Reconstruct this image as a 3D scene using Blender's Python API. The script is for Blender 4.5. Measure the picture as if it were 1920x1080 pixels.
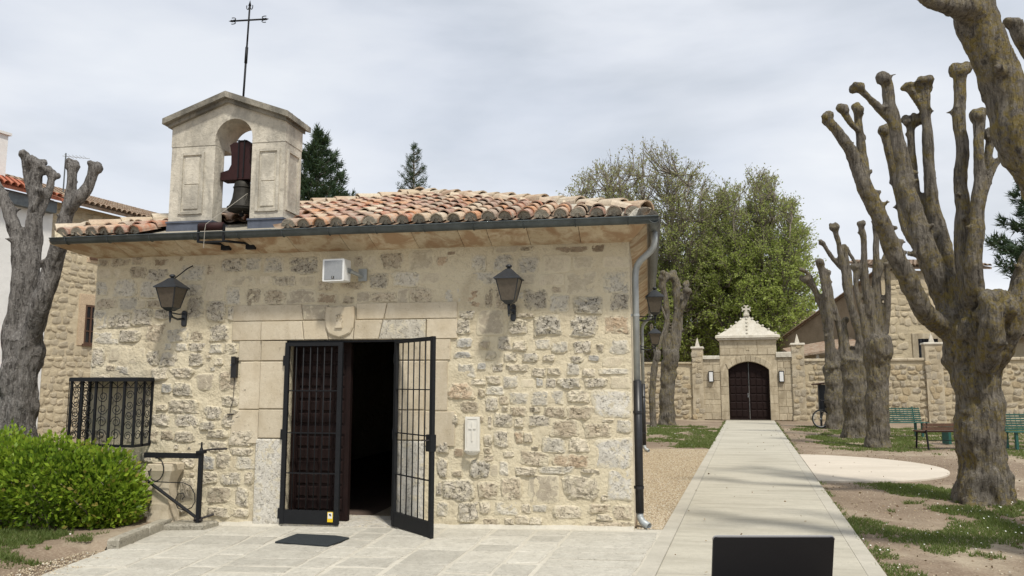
import bpy, math, random
import numpy as np
from mathutils import Vector, Matrix, noise as mnoise

# ------------------------------------------------------------------ camera, sky, sun, exposure
for o in list(bpy.data.objects): bpy.data.objects.remove(o)
SC = bpy.context.scene
COL = SC.collection
R = math.radians
cam_d = bpy.data.cameras.new('camera'); cam = bpy.data.objects.new('camera', cam_d); COL.objects.link(cam)
cam_d.lens = 27.0; cam_d.sensor_width = 36.0; cam_d.clip_end = 2000; cam_d.clip_start = 0.05
cam.location = (0.183, -8.803, 1.6)
cam.rotation_euler = (R(90 + 7.0), 0, R(10.0))
SC.camera = cam

SUN_AZ = (0.55, -0.83); SUN_EL = 57.0
w = bpy.data.worlds.new('World'); SC.world = w; w.use_nodes = True
nt = w.node_tree; nt.nodes.clear()
def wn(t, **k):
    n = nt.nodes.new(t)
    for a, b in k.items(): setattr(n, a, b)
    return n
sky = wn('ShaderNodeTexSky', sky_type='NISHITA', sun_disc=False)
sky.sun_elevation = R(SUN_EL); sky.sun_rotation = math.atan2(SUN_AZ[0], SUN_AZ[1]); sky.air_density = 1.0; sky.dust_density = 2.0
bg1 = wn('ShaderNodeBackground'); bg1.inputs[1].default_value = 0.10
nt.links.new(sky.outputs[0], bg1.inputs[0])
tc = wn('ShaderNodeTexCoord'); mp = wn('ShaderNodeMapping'); mp.inputs['Scale'].default_value = (1.0, 1.0, 3.2)
mp.inputs['Location'].default_value = (3.1, 1.7, 0.4)
nt.links.new(tc.outputs['Generated'], mp.inputs[0])
n1 = wn('ShaderNodeTexNoise'); n1.inputs['Scale'].default_value = 2.3; n1.inputs['Detail'].default_value = 7; n1.inputs['Roughness'].default_value = .5; n1.inputs['Distortion'].default_value = .25
nt.links.new(mp.outputs[0], n1.inputs['Vector'])
cr = wn('ShaderNodeValToRGB')           # cloud brightness
e = cr.color_ramp.elements
e[0].position = .30; e[0].color = (.45, .485, .53, 1); e[1].position = .70; e[1].color = (.735, .75, .77, 1)
x = e.new(.52); x.color = (.62, .645, .69, 1)
nt.links.new(n1.outputs[0], cr.inputs[0])
bg2 = wn('ShaderNodeBackground'); bg2.inputs[1].default_value = .93
nt.links.new(cr.outputs[0], bg2.inputs[0])
n2 = wn('ShaderNodeTexNoise'); n2.inputs['Scale'].default_value = 1.6; n2.inputs['Detail'].default_value = 5
mp2 = wn('ShaderNodeMapping'); mp2.inputs['Location'].default_value = (7.3, 2.2, 5.0); mp2.inputs['Scale'].default_value = (1, 1, 2.5)
nt.links.new(tc.outputs['Generated'], mp2.inputs[0]); nt.links.new(mp2.outputs[0], n2.inputs['Vector'])
cv = wn('ShaderNodeMapRange'); cv.inputs[1].default_value = .35; cv.inputs[2].default_value = .62; cv.inputs[3].default_value = .78; cv.inputs[4].default_value = 1.0
nt.links.new(n2.outputs[0], cv.inputs[0])
mx = wn('ShaderNodeMixShader'); nt.links.new(cv.outputs[0], mx.inputs[0]); nt.links.new(bg1.outputs[0], mx.inputs[1]); nt.links.new(bg2.outputs[0], mx.inputs[2])
wo = wn('ShaderNodeOutputWorld'); nt.links.new(mx.outputs[0], wo.inputs[0])

sd = bpy.data.lights.new('sun', 'SUN'); sd.energy = 2.55; sd.angle = R(5); sd.color = (1.0, .945, .85)
sun = bpy.data.objects.new('sun', sd); COL.objects.link(sun)
_h = math.cos(R(SUN_EL)); _l = math.hypot(*SUN_AZ)
SUNV = Vector((SUN_AZ[0] / _l * _h, SUN_AZ[1] / _l * _h, math.sin(R(SUN_EL))))
sun.rotation_euler = SUNV.to_track_quat('Z', 'Y').to_euler()
SC.view_settings.view_transform = 'Standard'; SC.view_settings.look = 'None'
SC.view_settings.exposure = 0.52; SC.view_settings.gamma = 1.0; SC.view_settings.use_curve_mapping = False

# ------------------------------------------------------------------ helpers
rng = random.Random(7); nrg = np.random.default_rng(11)
def nz(x, y, z=0.0): return mnoise.noise(Vector((x, y, z)))
def tag(o, label=None, cat=None, group=None, kind=None):
    if label: o['label'] = label
    if cat: o['category'] = cat
    if group: o['group'] = group
    if kind: o['kind'] = kind
    return o
def empty(name, loc=(0, 0, 0), rz=0, label=None, cat=None, group=None):
    o = bpy.data.objects.new(name, None); COL.objects.link(o); o.location = loc; o.rotation_euler = (0, 0, rz)
    o.empty_display_size = .2
    return tag(o, label, cat, group)
def link(name, me, parent=None, loc=None, rot=None, scale=None):
    o = bpy.data.objects.new(name, me); COL.objects.link(o)
    if parent is not None: o.parent = parent
    if loc is not None: o.location = loc
    if rot is not None: o.rotation_euler = rot
    if scale is not None: o.scale = scale
    return o
class MB:
    def __init__(s): s.v = []; s.f = []
    def add(s, v, f):
        b = len(s.v); s.v += [tuple(p) for p in v]; s.f += [tuple(b + i for i in q) for q in f]; return s
    def box(s, x0, x1, y0, y1, z0, z1):
        return s.add([(x0, y0, z0), (x1, y0, z0), (x1, y1, z0), (x0, y1, z0), (x0, y0, z1), (x1, y0, z1), (x1, y1, z1), (x0, y1, z1)],
                     [(0, 3, 2, 1), (4, 5, 6, 7), (0, 1, 5, 4), (1, 2, 6, 5), (2, 3, 7, 6), (3, 0, 4, 7)])
    def tube(s, pts, rad, n=6, cap=True, ph=0.0):
        v, f = tube(pts, rad, n, cap, ph); return s.add(v, f)
    def lathe(s, prof, n=16, c=(0, 0), zoff=0):
        v = []; f = []
        for (r, z) in prof:
            for k in range(n):
                a = 2 * math.pi * k / n; v.append((c[0] + r * math.cos(a), c[1] + r * math.sin(a), z + zoff))
        for i in range(len(prof) - 1):
            for k in range(n):
                a = i * n + k; b = i * n + (k + 1) % n; f.append((a, b, b + n, a + n))
        f.append(tuple(range(n - 1, -1, -1))); m = (len(prof) - 1) * n; f.append(tuple(m + k for k in range(n)))
        return s.add(v, f)
    def build(s, name, mat, parent=None, smooth=False, loc=None, rot=None):
        me = bpy.data.meshes.new(name); me.from_pydata(s.v, [], s.f); me.materials.append(mat)
        if smooth: me.polygons.foreach_set('use_smooth', [True] * len(me.polygons))
        me.update()
        return link(name, me, parent, loc, rot)
def tube(pts, rad, n=6, cap=True, ph=0.0):
    pts = [Vector(p) for p in pts]; m = len(pts)
    if not hasattr(rad, '__len__'): rad = [rad] * m
    v = []; f = []; up = None
    for i, p in enumerate(pts):
        d = (pts[min(i + 1, m - 1)] - pts[max(i - 1, 0)])
        if d.length < 1e-9: d = Vector((0, 0, 1))
        d.normalize()
        if up is None:
            up = Vector((0, 0, 1)) if abs(d.z) < .9 else Vector((1, 0, 0))
        a = d.cross(up)
        if a.length < 1e-6: a = d.cross(Vector((0, 1, 0)))
        a.normalize(); b = a.cross(d); up = b
        for k in range(n):
            t = 2 * math.pi * k / n + ph; q = p + (a * math.cos(t) + b * math.sin(t)) * rad[i]; v.append((q.x, q.y, q.z))
    for i in range(m - 1):
        for k in range(n):
            x = i * n + k; y = i * n + (k + 1) % n; f.append((x, x + n, y + n, y))
    if cap: f.append(tuple(range(n))); f.append(tuple((m - 1) * n + n - 1 - k for k in range(n)))
    return v, f
def prism(poly, lo, hi, c, mapf):
    """polygon (2-D, ccw) raised from lo to hi with a chamfer c on the hi side; mapf(a,b,h) -> xyz"""
    n = len(poly); cx = sum(p[0] for p in poly) / n; cy = sum(p[1] for p in poly) / n
    def ins(p):
        d = math.hypot(p[0] - cx, p[1] - cy) or 1; k = max(0, 1 - c * 1.4 / d); return (cx + (p[0] - cx) * k, cy + (p[1] - cy) * k)
    v = [mapf(p[0], p[1], lo) for p in poly] + [mapf(p[0], p[1], hi - (c if hi > lo else -c)) for p in poly] + [mapf(*ins(p), hi) for p in poly]
    f = []
    for i in range(n):
        j = (i + 1) % n; f.append((i, j, n + j, n + i)); f.append((n + i, n + j, 2 * n + j, 2 * n + i))
    f.append(tuple(2 * n + i for i in range(n))); f.append(tuple(n - 1 - i for i in range(n)))
    return v, f
def fix_normals(me):
    import bmesh
    b = bmesh.new(); b.from_mesh(me); bmesh.ops.recalc_face_normals(b, faces=b.faces); b.to_mesh(me); b.free()
def pobj(name, poly, lo, hi, c, mapf, mat, parent):
    v, f = prism(poly, lo, hi, c, mapf); me = bpy.data.meshes.new(name); me.from_pydata(v, [], f); me.materials.append(mat); fix_normals(me)
    return link(name, me, parent)
def np_mesh(name, V, F, mat, parent=None, tint=None, smooth=False):
    """V (n,3) float, F (m,k) int with constant k"""
    me = bpy.data.meshes.new(name); V = np.asarray(V, np.float32); F = np.asarray(F, np.int32); m, k = F.shape
    me.vertices.add(len(V)); me.vertices.foreach_set('co', V.ravel())
    me.loops.add(m * k); me.loops.foreach_set('vertex_index', F.ravel())
    me.polygons.add(m); me.polygons.foreach_set('loop_start', np.arange(0, m * k, k, dtype=np.int32)); me.polygons.foreach_set('loop_total', np.full(m, k, np.int32))
    if smooth: me.polygons.foreach_set('use_smooth', np.ones(m, bool))
    if tint is not None:
        a = me.attributes.new('tint', 'FLOAT', 'POINT'); a.data.foreach_set('value', np.asarray(tint, np.float32))
    me.materials.append(mat); me.update(calc_edges=True); me.validate()
    return link(name, me, parent)
def vmapY(y0=0):   # facade plane: (x, z, outwards)
    return lambda a, b, h: (a, y0 - h, b)

# ------------------------------------------------------------------ materials
class G:
    def __init__(s, name):
        s.m = bpy.data.materials.new(name); s.m.use_nodes = True; s.t = s.m.node_tree; s.t.nodes.clear()
        s.out = s.n('ShaderNodeOutputMaterial'); s.b = s.n('ShaderNodeBsdfPrincipled'); s.l(s.b.outputs[0], s.out.inputs[0])
        s.tc = s.n('ShaderNodeTexCoord')
    def n(s, t, **k):
        q = s.t.nodes.new(t)
        for a, b in k.items(): setattr(q, a, b)
        return q
    def l(s, a, b): s.t.links.new(a, b)
    def vec(s, scale=(1, 1, 1), rnd=False, src='Object'):
        m = s.n('ShaderNodeMapping'); m.inputs['Scale'].default_value = scale; s.l(s.tc.outputs[src], m.inputs[0])
        if rnd:
            oi = s.n('ShaderNodeObjectInfo'); mm = s.n('ShaderNodeMath', operation='MULTIPLY'); mm.inputs[1].default_value = 37.0
            s.l(oi.outputs['Random'], mm.inputs[0]); s.l(mm.outputs[0], m.inputs['Location'])
        return m.outputs[0]
    def noise(s, v, sc, det=4, ro=.55, dist=0):
        q = s.n('ShaderNodeTexNoise'); q.inputs['Scale'].default_value = sc; q.inputs['Detail'].default_value = det; q.inputs['Roughness'].default_value = ro; q.inputs['Distortion'].default_value = dist
        s.l(v, q.inputs['Vector']); return q.outputs[0]
    def voro(s, v, sc, feat='F1'):
        q = s.n('ShaderNodeTexVoronoi', feature=feat); q.inputs['Scale'].default_value = sc; s.l(v, q.inputs['Vector']); return q.outputs[0]
    def ramp(s, f, stops):
        r = s.n('ShaderNodeValToRGB'); el = r.color_ramp.elements
        while len(el) < len(stops): el.new(.5)
        for i, (p, c) in enumerate(stops):
            el[i].position = p; el[i].color = (*c, 1) if len(c) == 3 else c
        s.l(f, r.inputs[0]); return r.outputs[0]
    def rng(s, f, a, b, c=0, d=1):
        r = s.n('ShaderNodeMapRange'); r.inputs[1].default_value = a; r.inputs[2].default_value = b; r.inputs[3].default_value = c; r.inputs[4].default_value = d
        s.l(f, r.inputs[0]); return r.outputs[0]
    def mix(s, f, a, b, mode='MIX'):
        q = s.n('ShaderNodeMix', data_type='RGBA', blend_type=mode)
        for i, x in ((0, f), (6, a), (7, b)):
            if hasattr(x, 'is_linked'): s.l(x, q.inputs[i])
            elif i == 0: q.inputs[0].default_value = x
            else: q.inputs[i].default_value = (*x, 1)
        return q.outputs[2]
    def math(s, op, a, b=None):
        q = s.n('ShaderNodeMath', operation=op)
        for i, x in enumerate((a, b)):
            if x is None: continue
            if hasattr(x, 'is_linked'): s.l(x, q.inputs[i])
            else: q.inputs[i].default_value = x
        return q.outputs[0]
    def bump(s, h, st, dist, prev=None):
        q = s.n('ShaderNodeBump'); q.inputs['Strength'].default_value = st; q.inputs['Distance'].default_value = dist; s.l(h, q.inputs['Height'])
        if prev is not None: s.l(prev, q.inputs['Normal'])
        return q.outputs[0]
    def objvar(s, col, lo=.85, hi=1.15):
        oi = s.n('ShaderNodeObjectInfo'); f = s.rng(oi.outputs['Random'], 0, 1, lo, hi)
        h = s.n('ShaderNodeHueSaturation'); s.l(f, h.inputs['Value']); s.l(col, h.inputs['Color']); return h.outputs[0]
    def fin(s, col, rough=.9, nrm=None, metal=0, spec=.3):
        if hasattr(col, 'is_linked'): s.l(col, s.b.inputs['Base Color'])
        else: s.b.inputs['Base Color'].default_value = (*col, 1)
        if hasattr(rough, 'is_linked'): s.l(rough, s.b.inputs['Roughness'])
        else: s.b.inputs['Roughness'].default_value = rough
        s.b.inputs['Metallic'].default_value = metal; s.b.inputs['Specular IOR Level'].default_value = spec
        if nrm is not None: s.l(nrm, s.b.inputs['Normal'])
        return s.m
def lerp3(a, b, t): return tuple(a[i] + (b[i] - a[i]) * t for i in range(3))
def sc3(a, k): return tuple(min(1, q * k) for q in a)

def stone_mat(name, base, alt, pits=.0, rough_b=.5, var=.13, fine=1.0, smear=None):
    g = G(name); v = g.vec(rnd=True)
    big = g.noise(v, 5, 4, .6, .4); med = g.noise(v, 22, 5, .65, .3); fn = g.noise(v, 95, 3, .7)
    col = g.ramp(big, [(.28, alt), (.55, base), (.8, sc3(base, 1.18))])
    col = g.mix(g.rng(med, .42, .66, 0, .55), col, sc3(alt, .8)); col = g.mix(g.rng(fn, .35, .7, 0, .3 * fine), col, sc3(base, 1.3))
    nrm = g.bump(med, rough_b, .03); nrm = g.bump(fn, .35 * fine, .012, nrm)
    if pits > 0:
        vo = g.noise(v, 34, 2, .5, 1.2); pit = g.rng(vo, .58, .66, 0, 1)
        vo2 = g.noise(v, 15, 3, .6, .8); pit2 = g.rng(vo2, .63, .7, 0, 1)
        p = g.math('MAXIMUM', pit, pit2); col = g.mix(g.math('MULTIPLY', p, pits), col, sc3(alt, .34))
        inv = g.math('SUBTRACT', 1.0, p); nrm = g.bump(inv, .8 * min(1, pits + .3), .03, nrm)
    col = g.objvar(col, 1 - var, 1 + var)
    if smear:      # lime mortar left on the stone, thick at its rim
        at = g.n('ShaderNodeAttribute', attribute_name='tint'); sm = g.noise(v, 13, 5, .65, .6)
        k = g.math('SUBTRACT', g.math('ADD', sm, .34), g.math('MULTIPLY', at.outputs['Fac'], .36)); col = g.mix(g.rng(k, .50, .62, 0, .8), col, smear)
    return g.fin(col, .93, nrm, 0, .15)
SM = {}
SM['g'] = stone_mat('limestone_light_grey', (.54, .505, .425), (.43, .395, .325), .45, .6, smear=(.61, .55, .41))
SM['s'] = stone_mat('limestone_smooth_beige', (.545, .485, .37), (.47, .405, .295), .12, .3, smear=(.61, .55, .41))
SM['p'] = stone_mat('tufa_pitted_grey', (.52, .475, .39), (.36, .32, .255), .8, .9, smear=(.61, .55, .41))
SM['P'] = stone_mat('tufa_deeply_pitted', (.53, .495, .42), (.34, .31, .255), 1.0, 1.0, smear=(.61, .55, .41))
SM['b'] = stone_mat('stone_tan_brown', (.48, .415, .315), (.35, .29, .205), .55, .8, smear=(.61, .55, .41))
SM['d'] = stone_mat('stone_dark_brown', (.33, .265, .19), (.25, .195, .135), .3, .5, smear=(.61, .55, .41))
SM['n'] = stone_mat('stone_smooth_brown', (.43, .38, .295), (.365, .315, .24), .12, .3, .06, smear=(.61, .55, .41))
SM['r'] = stone_mat('stone_rough_cream', (.56, .505, .40), (.45, .39, .295), .55, .9, smear=(.61, .55, .41))
SM['o'] = stone_mat('stone_ochre_orange', (.51, .41, .295), (.43, .32, .215), .5, .8, smear=(.61, .55, .41))
SM['B'] = stone_mat('stone_blue_grey', (.42, .405, .365), (.31, .30, .27), .4, .6, smear=(.61, .55, .41))
SM['G'] = stone_mat('quoin_light_grey', (.57, .545, .485), (.46, .43, .37), .4, .5, smear=(.61, .55, .41))
def ashlar_mat(name, base, alt, stain=None, bumps=.3, srange=(.46, .66, 0, .75)):
    g = G(name); v = g.vec(rnd=True); v0 = g.vec()
    a = g.noise(v, 3, 5, .6, .3); f = g.noise(v, 60, 4, .7); st = g.noise(g.vec((2.2, 2.2, .9)), 1.6, 5, .6, .6)
    col = g.ramp(a, [(.3, alt), (.6, base), (.85, sc3(base, 1.12))])
    col = g.mix(g.rng(f, .4, .7, 0, .35), col, sc3(alt, .82))
    if stain: col = g.mix(g.rng(st, *srange), col, stain); col = g.mix(g.rng(g.noise(v, 11, 5, .7, .4), .5, .66, 0, srange[3] * .6), col, stain)
    pk = g.noise(v, 28, 2, .5, 1); pit = g.rng(pk, .66, .71); col = g.mix(g.math('MULTIPLY', pit, .5), col, sc3(alt, .5))
    nrm = g.bump(g.noise(v, 14, 5, .65), bumps, .02); nrm = g.bump(f, .3, .008, nrm)
    return g.fin(g.objvar(col, .9, 1.1), .9, nrm, 0, .2)
M = {}
M['ashlar'] = ashlar_mat('ashlar_warm_cream', (.58, .515, .40), (.50, .43, .315), (.40, .335, .235), .35, (.52, .68, 0, .5))
M['cornice'] = ashlar_mat('cornice_ashlar_stained', (.58, .50, .375), (.50, .41, .285), (.33, .215, .13), .2, (.44, .58, 0, .85))
M['belfry'] = ashlar_mat('belfry_weathered_limestone', (.61, .57, .48), (.47, .435, .36), (.27, .255, .22), .7, (.47, .62, 0, .65))
M['belfry_cap'] = ashlar_mat('belfry_cap_lichen_stone', (.34, .315, .26), (.22, .205, .17), (.11, .105, .09), .8, (.42, .58, 0, .8))
M['white_stone'] = ashlar_mat('pale_dressed_stone', (.64, .61, .53), (.54, .50, .41), (.36, .33, .27), .3, (.52, .68, 0, .55))
M['gate_stone'] = ashlar_mat('gateway_ashlar', (.52, .455, .335), (.42, .36, .255), (.29, .24, .165), .5)
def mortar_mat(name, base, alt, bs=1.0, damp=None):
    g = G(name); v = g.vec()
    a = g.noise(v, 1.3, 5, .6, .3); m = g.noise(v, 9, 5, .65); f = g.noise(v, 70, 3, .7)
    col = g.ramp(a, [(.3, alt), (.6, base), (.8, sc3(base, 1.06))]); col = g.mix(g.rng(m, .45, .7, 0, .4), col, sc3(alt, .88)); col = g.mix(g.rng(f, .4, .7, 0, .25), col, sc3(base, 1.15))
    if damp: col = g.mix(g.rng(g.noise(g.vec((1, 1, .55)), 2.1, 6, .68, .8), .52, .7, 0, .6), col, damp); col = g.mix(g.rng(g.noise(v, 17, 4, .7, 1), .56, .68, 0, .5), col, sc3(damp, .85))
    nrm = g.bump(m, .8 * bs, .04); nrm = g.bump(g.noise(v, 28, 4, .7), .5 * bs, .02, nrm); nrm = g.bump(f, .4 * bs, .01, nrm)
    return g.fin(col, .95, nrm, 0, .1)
M['mortar'] = mortar_mat('lime_mortar_cream', (.625, .56, .415), (.56, .49, .35), 1.0, (.44, .375, .27))
M['mortar_side'] = mortar_mat('side_wall_render_cream', (.64, .57, .44), (.56, .49, .365))
M['mortar_far'] = mortar_mat('boundary_wall_mortar', (.50, .43, .30), (.42, .355, .24))
M['mortar_pale'] = mortar_mat('pale_joint_mortar', (.56, .53, .455), (.47, .445, .375))
M['mortar_house'] = mortar_mat('house_wall_mortar', (.54, .465, .33), (.46, .39, .265))
def plain(name, col, rough=.6, metal=0, spec=.4, nscale=30, amt=.12, bump=.1, bd=.004):
    g = G(name); v = g.vec(); n = g.noise(v, nscale, 4, .6); n2 = g.noise(v, nscale * .15 + 1, 3)
    c = g.ramp(n, [(.3, sc3(col, 1 - amt)), (.7, sc3(col, 1 + amt))]); c = g.mix(g.rng(n2, .4, .7, 0, .3), c, sc3(col, 1 - 2 * amt))
    return g.fin(c, rough, g.bump(n, bump, bd), metal, spec)
M['iron'] = plain('black_wrought_iron', (.011, .012, .014), .6, .0, .22, 60, .25, .25)
M['iron_brown'] = plain('rusty_dark_iron', (.035, .03, .03), .6, .2, .35, 60, .3, .3)
M['zinc'] = plain('weathered_zinc', (.135, .15, .155), .5, .55, .4, 8, .25, .05)
M['zinc_dark'] = plain('dark_zinc_gutter', (.085, .10, .105), .5, .45, .4, 6, .3, .05)
M['zinc_light'] = plain('galvanised_pipe', (.36, .385, .39), .5, .35, .4, 8, .12, .04)
M['pipe_black'] = plain('black_pipe_paint', (.018, .019, .022), .4, 0, .45, 30, .2, .05)
M['lead'] = plain('lead_flashing', (.115, .13, .165), .55, .3, .3, 7, .22, .25, .02)
M['lantern'] = plain('lantern_black_metal', (.03, .034, .04), .45, .2, .45, 30, .2, .05)
M['wood_red'] = plain('painted_oxblood_wood', (.030, .010, .010), .65, 0, .25, 12, .3, .3)
M['bronze'] = plain('dark_bronze', (.028, .026, .021), .6, .3, .3, 20, .3, .1)
M['white_plastic'] = plain('white_plastic', (.70, .71, .70), .45, 0, .4, 20, .04, .02)
M['grille_grey'] = plain('speaker_grille_grey', (.30, .315, .33), .6, .1, .3, 200, .15, .5)
M['black'] = plain('black_plastic', (.014, .014, .015), .45, 0, .4, 40, .1, .05)
M['marble'] = plain('white_carved_stone', (.66, .64, .58), .55, 0, .35, 15, .06, .1)
M['teal'] = plain('teal_painted_metal', (.022, .095, .078), .45, 0, .4, 30, .15, .08)
M['bench_wood'] = plain('dark_brown_bench_wood', (.10, .055, .035), .6, 0, .3, 25, .25, .2)
M['plaster'] = mortar_mat('white_house_plaster', (.72, .72, .70), (.64, .64, .62), .2)
M['brick'] = plain('brick_surround', (.50, .39, .27), .9, 0, .1, 30, .25, .4, .01)
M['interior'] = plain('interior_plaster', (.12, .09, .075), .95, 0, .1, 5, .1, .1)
M['mat'] = plain('charcoal_rubber_mat', (.032, .038, .042), .9, 0, .2, 150, .3, .8, .006)
M['rope'] = plain('rope', (.33, .31, .27), .9, 0, .1, 200, .2, .3)
M['yellow'] = plain('yellow_print', (.75, .52, .02), .5, 0, .3, 20, .03, .0)
M['paper'] = plain('white_print', (.72, .72, .68), .5, 0, .3, 20, .03, .0)
M['laptop'] = plain('dark_grey_aluminium', (.017, .017, .02), .42, .5, .4, 300, .08, .05)
M['laptop_rim'] = plain('bare_aluminium_edge', (.42, .41, .40), .35, .9, .5, 100, .05, .02)
M['tyre'] = plain('bicycle_tyre', (.02, .02, .02), .8, 0, .3)
M['earth'] = plain('dark_soil', (.10, .075, .05), .95, 0, .1, 8, .3, .6, .03)
def wood_door():
    g = G('dark_varnished_door_wood'); v = g.vec((3, 3, .35)); n = g.noise(v, 22, 5, .6, .4)
    c = g.ramp(n, [(.3, (.010, .006, .0055)), (.6, (.017, .0085, .0075)), (.85, (.026, .012, .010))])
    return g.fin(c, .65, g.bump(n, .25, .006), 0, .15)
M['door'] = wood_door()
def glass_amber():
    g = G('smoked_lantern_glass'); n = g.noise(g.vec(), 40, 3)
    g.fin(g.ramp(n, [(.3, (.10, .082, .062)), (.7, (.15, .125, .095))]), .28, g.bump(n, .12, .004), 0, .5)
    g.b.inputs['Transmission Weight'].default_value = .35
    return g.m
M['glass'] = glass_amber()
def pane_dark():
    g = G('dark_window_glass'); return g.fin((.012, .014, .017), .08, None, 0, .5)
M['pane'] = pane_dark()
def tile_mat(name, stops, lich=.5):
    g = G(name); oi = g.n('ShaderNodeObjectInfo'); v = g.vec(rnd=True)
    a = g.noise(v, 7, 4, .6, .5); f = g.noise(v, 45, 4, .7); base = g.ramp(oi.outputs['Random'], stops)
    col = g.mix(g.rng(a, .40, .62, 0, lich), base, (.47, .41, .33)); col = g.mix(g.rng(f, .48, .72, 0, .55), col, (.19, .155, .12)); col = g.mix(g.rng(g.noise(v, 3.3, 3), .5, .7, 0, .35), col, (.26, .12, .07))
    return g.fin(col, .9, g.bump(f, .5, .012), 0, .2)
M['tile'] = tile_mat('terracotta_roof_tile', lich=.68, stops=[(.0, (.40, .17, .10)), (.14, (.36, .19, .14)), (.30, (.50, .31, .20)), (.46, (.31, .185, .14)), (.56, (.50, .25, .125)), (.66, (.52, .40, .28)), (.82, (.34, .26, .20)), (.90, (.57, .48, .36))])
for n_ in M['tile'].node_tree.nodes:
    if n_.type == 'VALTORGB' and len(n_.color_ramp.elements) == 8: n_.color_ramp.interpolation = 'CONSTANT'
M['tile_pale'] = tile_mat('mortared_hip_tile', [(0, (.50, .42, .30)), (.5, (.46, .34, .23)), (1, (.56, .50, .39))], .3)
M['tile_dark'] = tile_mat('old_dark_roof_tile', [(0, (.20, .13, .085)), (1, (.26, .19, .13))], .5)
M['tile_red'] = tile_mat('red_roof_tile', [(0, (.43, .12, .06)), (1, (.38, .12, .07))], .15)
M['plug'] = mortar_mat('grey_eave_mortar', (.36, .33, .265), (.27, .25, .205))
def bark_mat(name, c1, c2, lichen=None, amt=.5, zs=.13, speck=(.30, .29, .26), sp=.5):
    g = G(name); v = g.vec((1, 1, zs)); v2 = g.vec()
    a = g.noise(v, 24, 5, .62, .5); b = g.noise(v2, 2.6, 4, .6); f = g.noise(v2, 34, 5, .72); f2 = g.noise(v2, 15, 4, .65, .5)
    col = g.ramp(a, [(.36, c2), (.5, c1), (.68, sc3(c1, 1.3))])
    if lichen: col = g.mix(g.math('MULTIPLY', g.rng(b, .42, .58, 0, amt), g.rng(f2, .42, .58)), col, lichen)
    col = g.mix(g.rng(f, .57, .68, 0, sp), col, speck); col = g.mix(g.rng(f2, .30, .40, .6, 0), col, sc3(c2, .6))
    vo = g.n('ShaderNodeTexVoronoi', feature='DISTANCE_TO_EDGE'); vo.inputs['Scale'].default_value = 16; g.l(g.vec((2.2, 2.2, .28)), vo.inputs['Vector']); ck = g.rng(vo.outputs[0], .0, .12, 0, 1)
    col = g.mix(g.rng(ck, 0, 1, .3, 0), col, sc3(c2, .7)); nrm = g.bump(a, 1.0, .06); nrm = g.bump(ck, .4, .02, nrm); nrm = g.bump(f, .7, .03, nrm)
    return g.fin(col, .95, nrm, 0, .1)
M['bark'] = bark_mat('lime_bark_lichen', (.18, .162, .135), (.075, .066, .056), (.215, .17, .062), .95)
M['bark_grey'] = bark_mat('grey_bark', (.20, .188, .175), (.08, .073, .068), None, .5, .25, (.40, .395, .375), .8)
M['bark_mid'] = bark_mat('brown_bark', (.165, .148, .123), (.07, .062, .052), (.195, .16, .07), .75)
M['bark_far'] = bark_mat('twig_bark', (.26, .23, .19), (.15, .13, .105))
def leaf_mat(name, stops, trans=.35, rough=.55, spec=.3):
    g = G(name); at = g.n('ShaderNodeAttribute', attribute_name='tint'); col = g.ramp(at.outputs['Fac'], stops)
    g.fin(col, rough, None, 0, spec)
    if trans > 0:
        tr = g.n('ShaderNodeBsdfTranslucent'); g.l(g.mix(.25, col, (.5, .6, .12)), tr.inputs[0]); ms = g.n('ShaderNodeMixShader'); ms.inputs[0].default_value = trans
        g.l(g.b.outputs[0], ms.inputs[1]); g.l(tr.outputs[0], ms.inputs[2]); g.l(ms.outputs[0], g.out.inputs[0])
    return g.m
M['leaf_spring'] = leaf_mat('young_spring_leaves', [(0, (.30, .26, .17)), (.35, (.31, .31, .15)), (.7, (.31, .38, .11)), (1, (.40, .48, .13))], .55)
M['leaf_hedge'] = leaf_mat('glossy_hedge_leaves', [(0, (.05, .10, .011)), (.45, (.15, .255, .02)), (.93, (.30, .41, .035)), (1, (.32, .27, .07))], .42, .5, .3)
M['needle'] = leaf_mat('pine_needles', [(0, (.018, .040, .020)), (.6, (.035, .068, .032)), (1, (.06, .09, .045))], .1, .6)
M['grass'] = leaf_mat('grass_blades', [(0, (.07, .105, .028)), (.55, (.12, .165, .045)), (.85, (.17, .20, .07)), (1, (.30, .26, .14))], .4, .6)
M['daisy'] = plain('daisy_petals', (.8, .8, .74), .7, 0, .2)
def ground_mat():
    g = G('dirt_ground'); v = g.vec()
    a = g.noise(v, .45, 5, .6, .4); m = g.noise(v, 3.5, 5, .65); f = g.noise(v, 40, 4, .7)
    col = g.ramp(a, [(.34, (.175, .13, .092)), (.5, (.235, .18, .13)), (.64, (.37, .31, .23))]); col = g.mix(g.rng(m, .42, .66, 0, .5), col, (.15, .11, .078)); col = g.mix(g.rng(f, .45, .75, 0, .5), col, (.46, .40, .31))
    nrm = g.bump(m, .5, .06); return g.fin(col, .97, g.bump(f, .6, .02, nrm), 0, .1)
M['ground'] = ground_mat()
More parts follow.
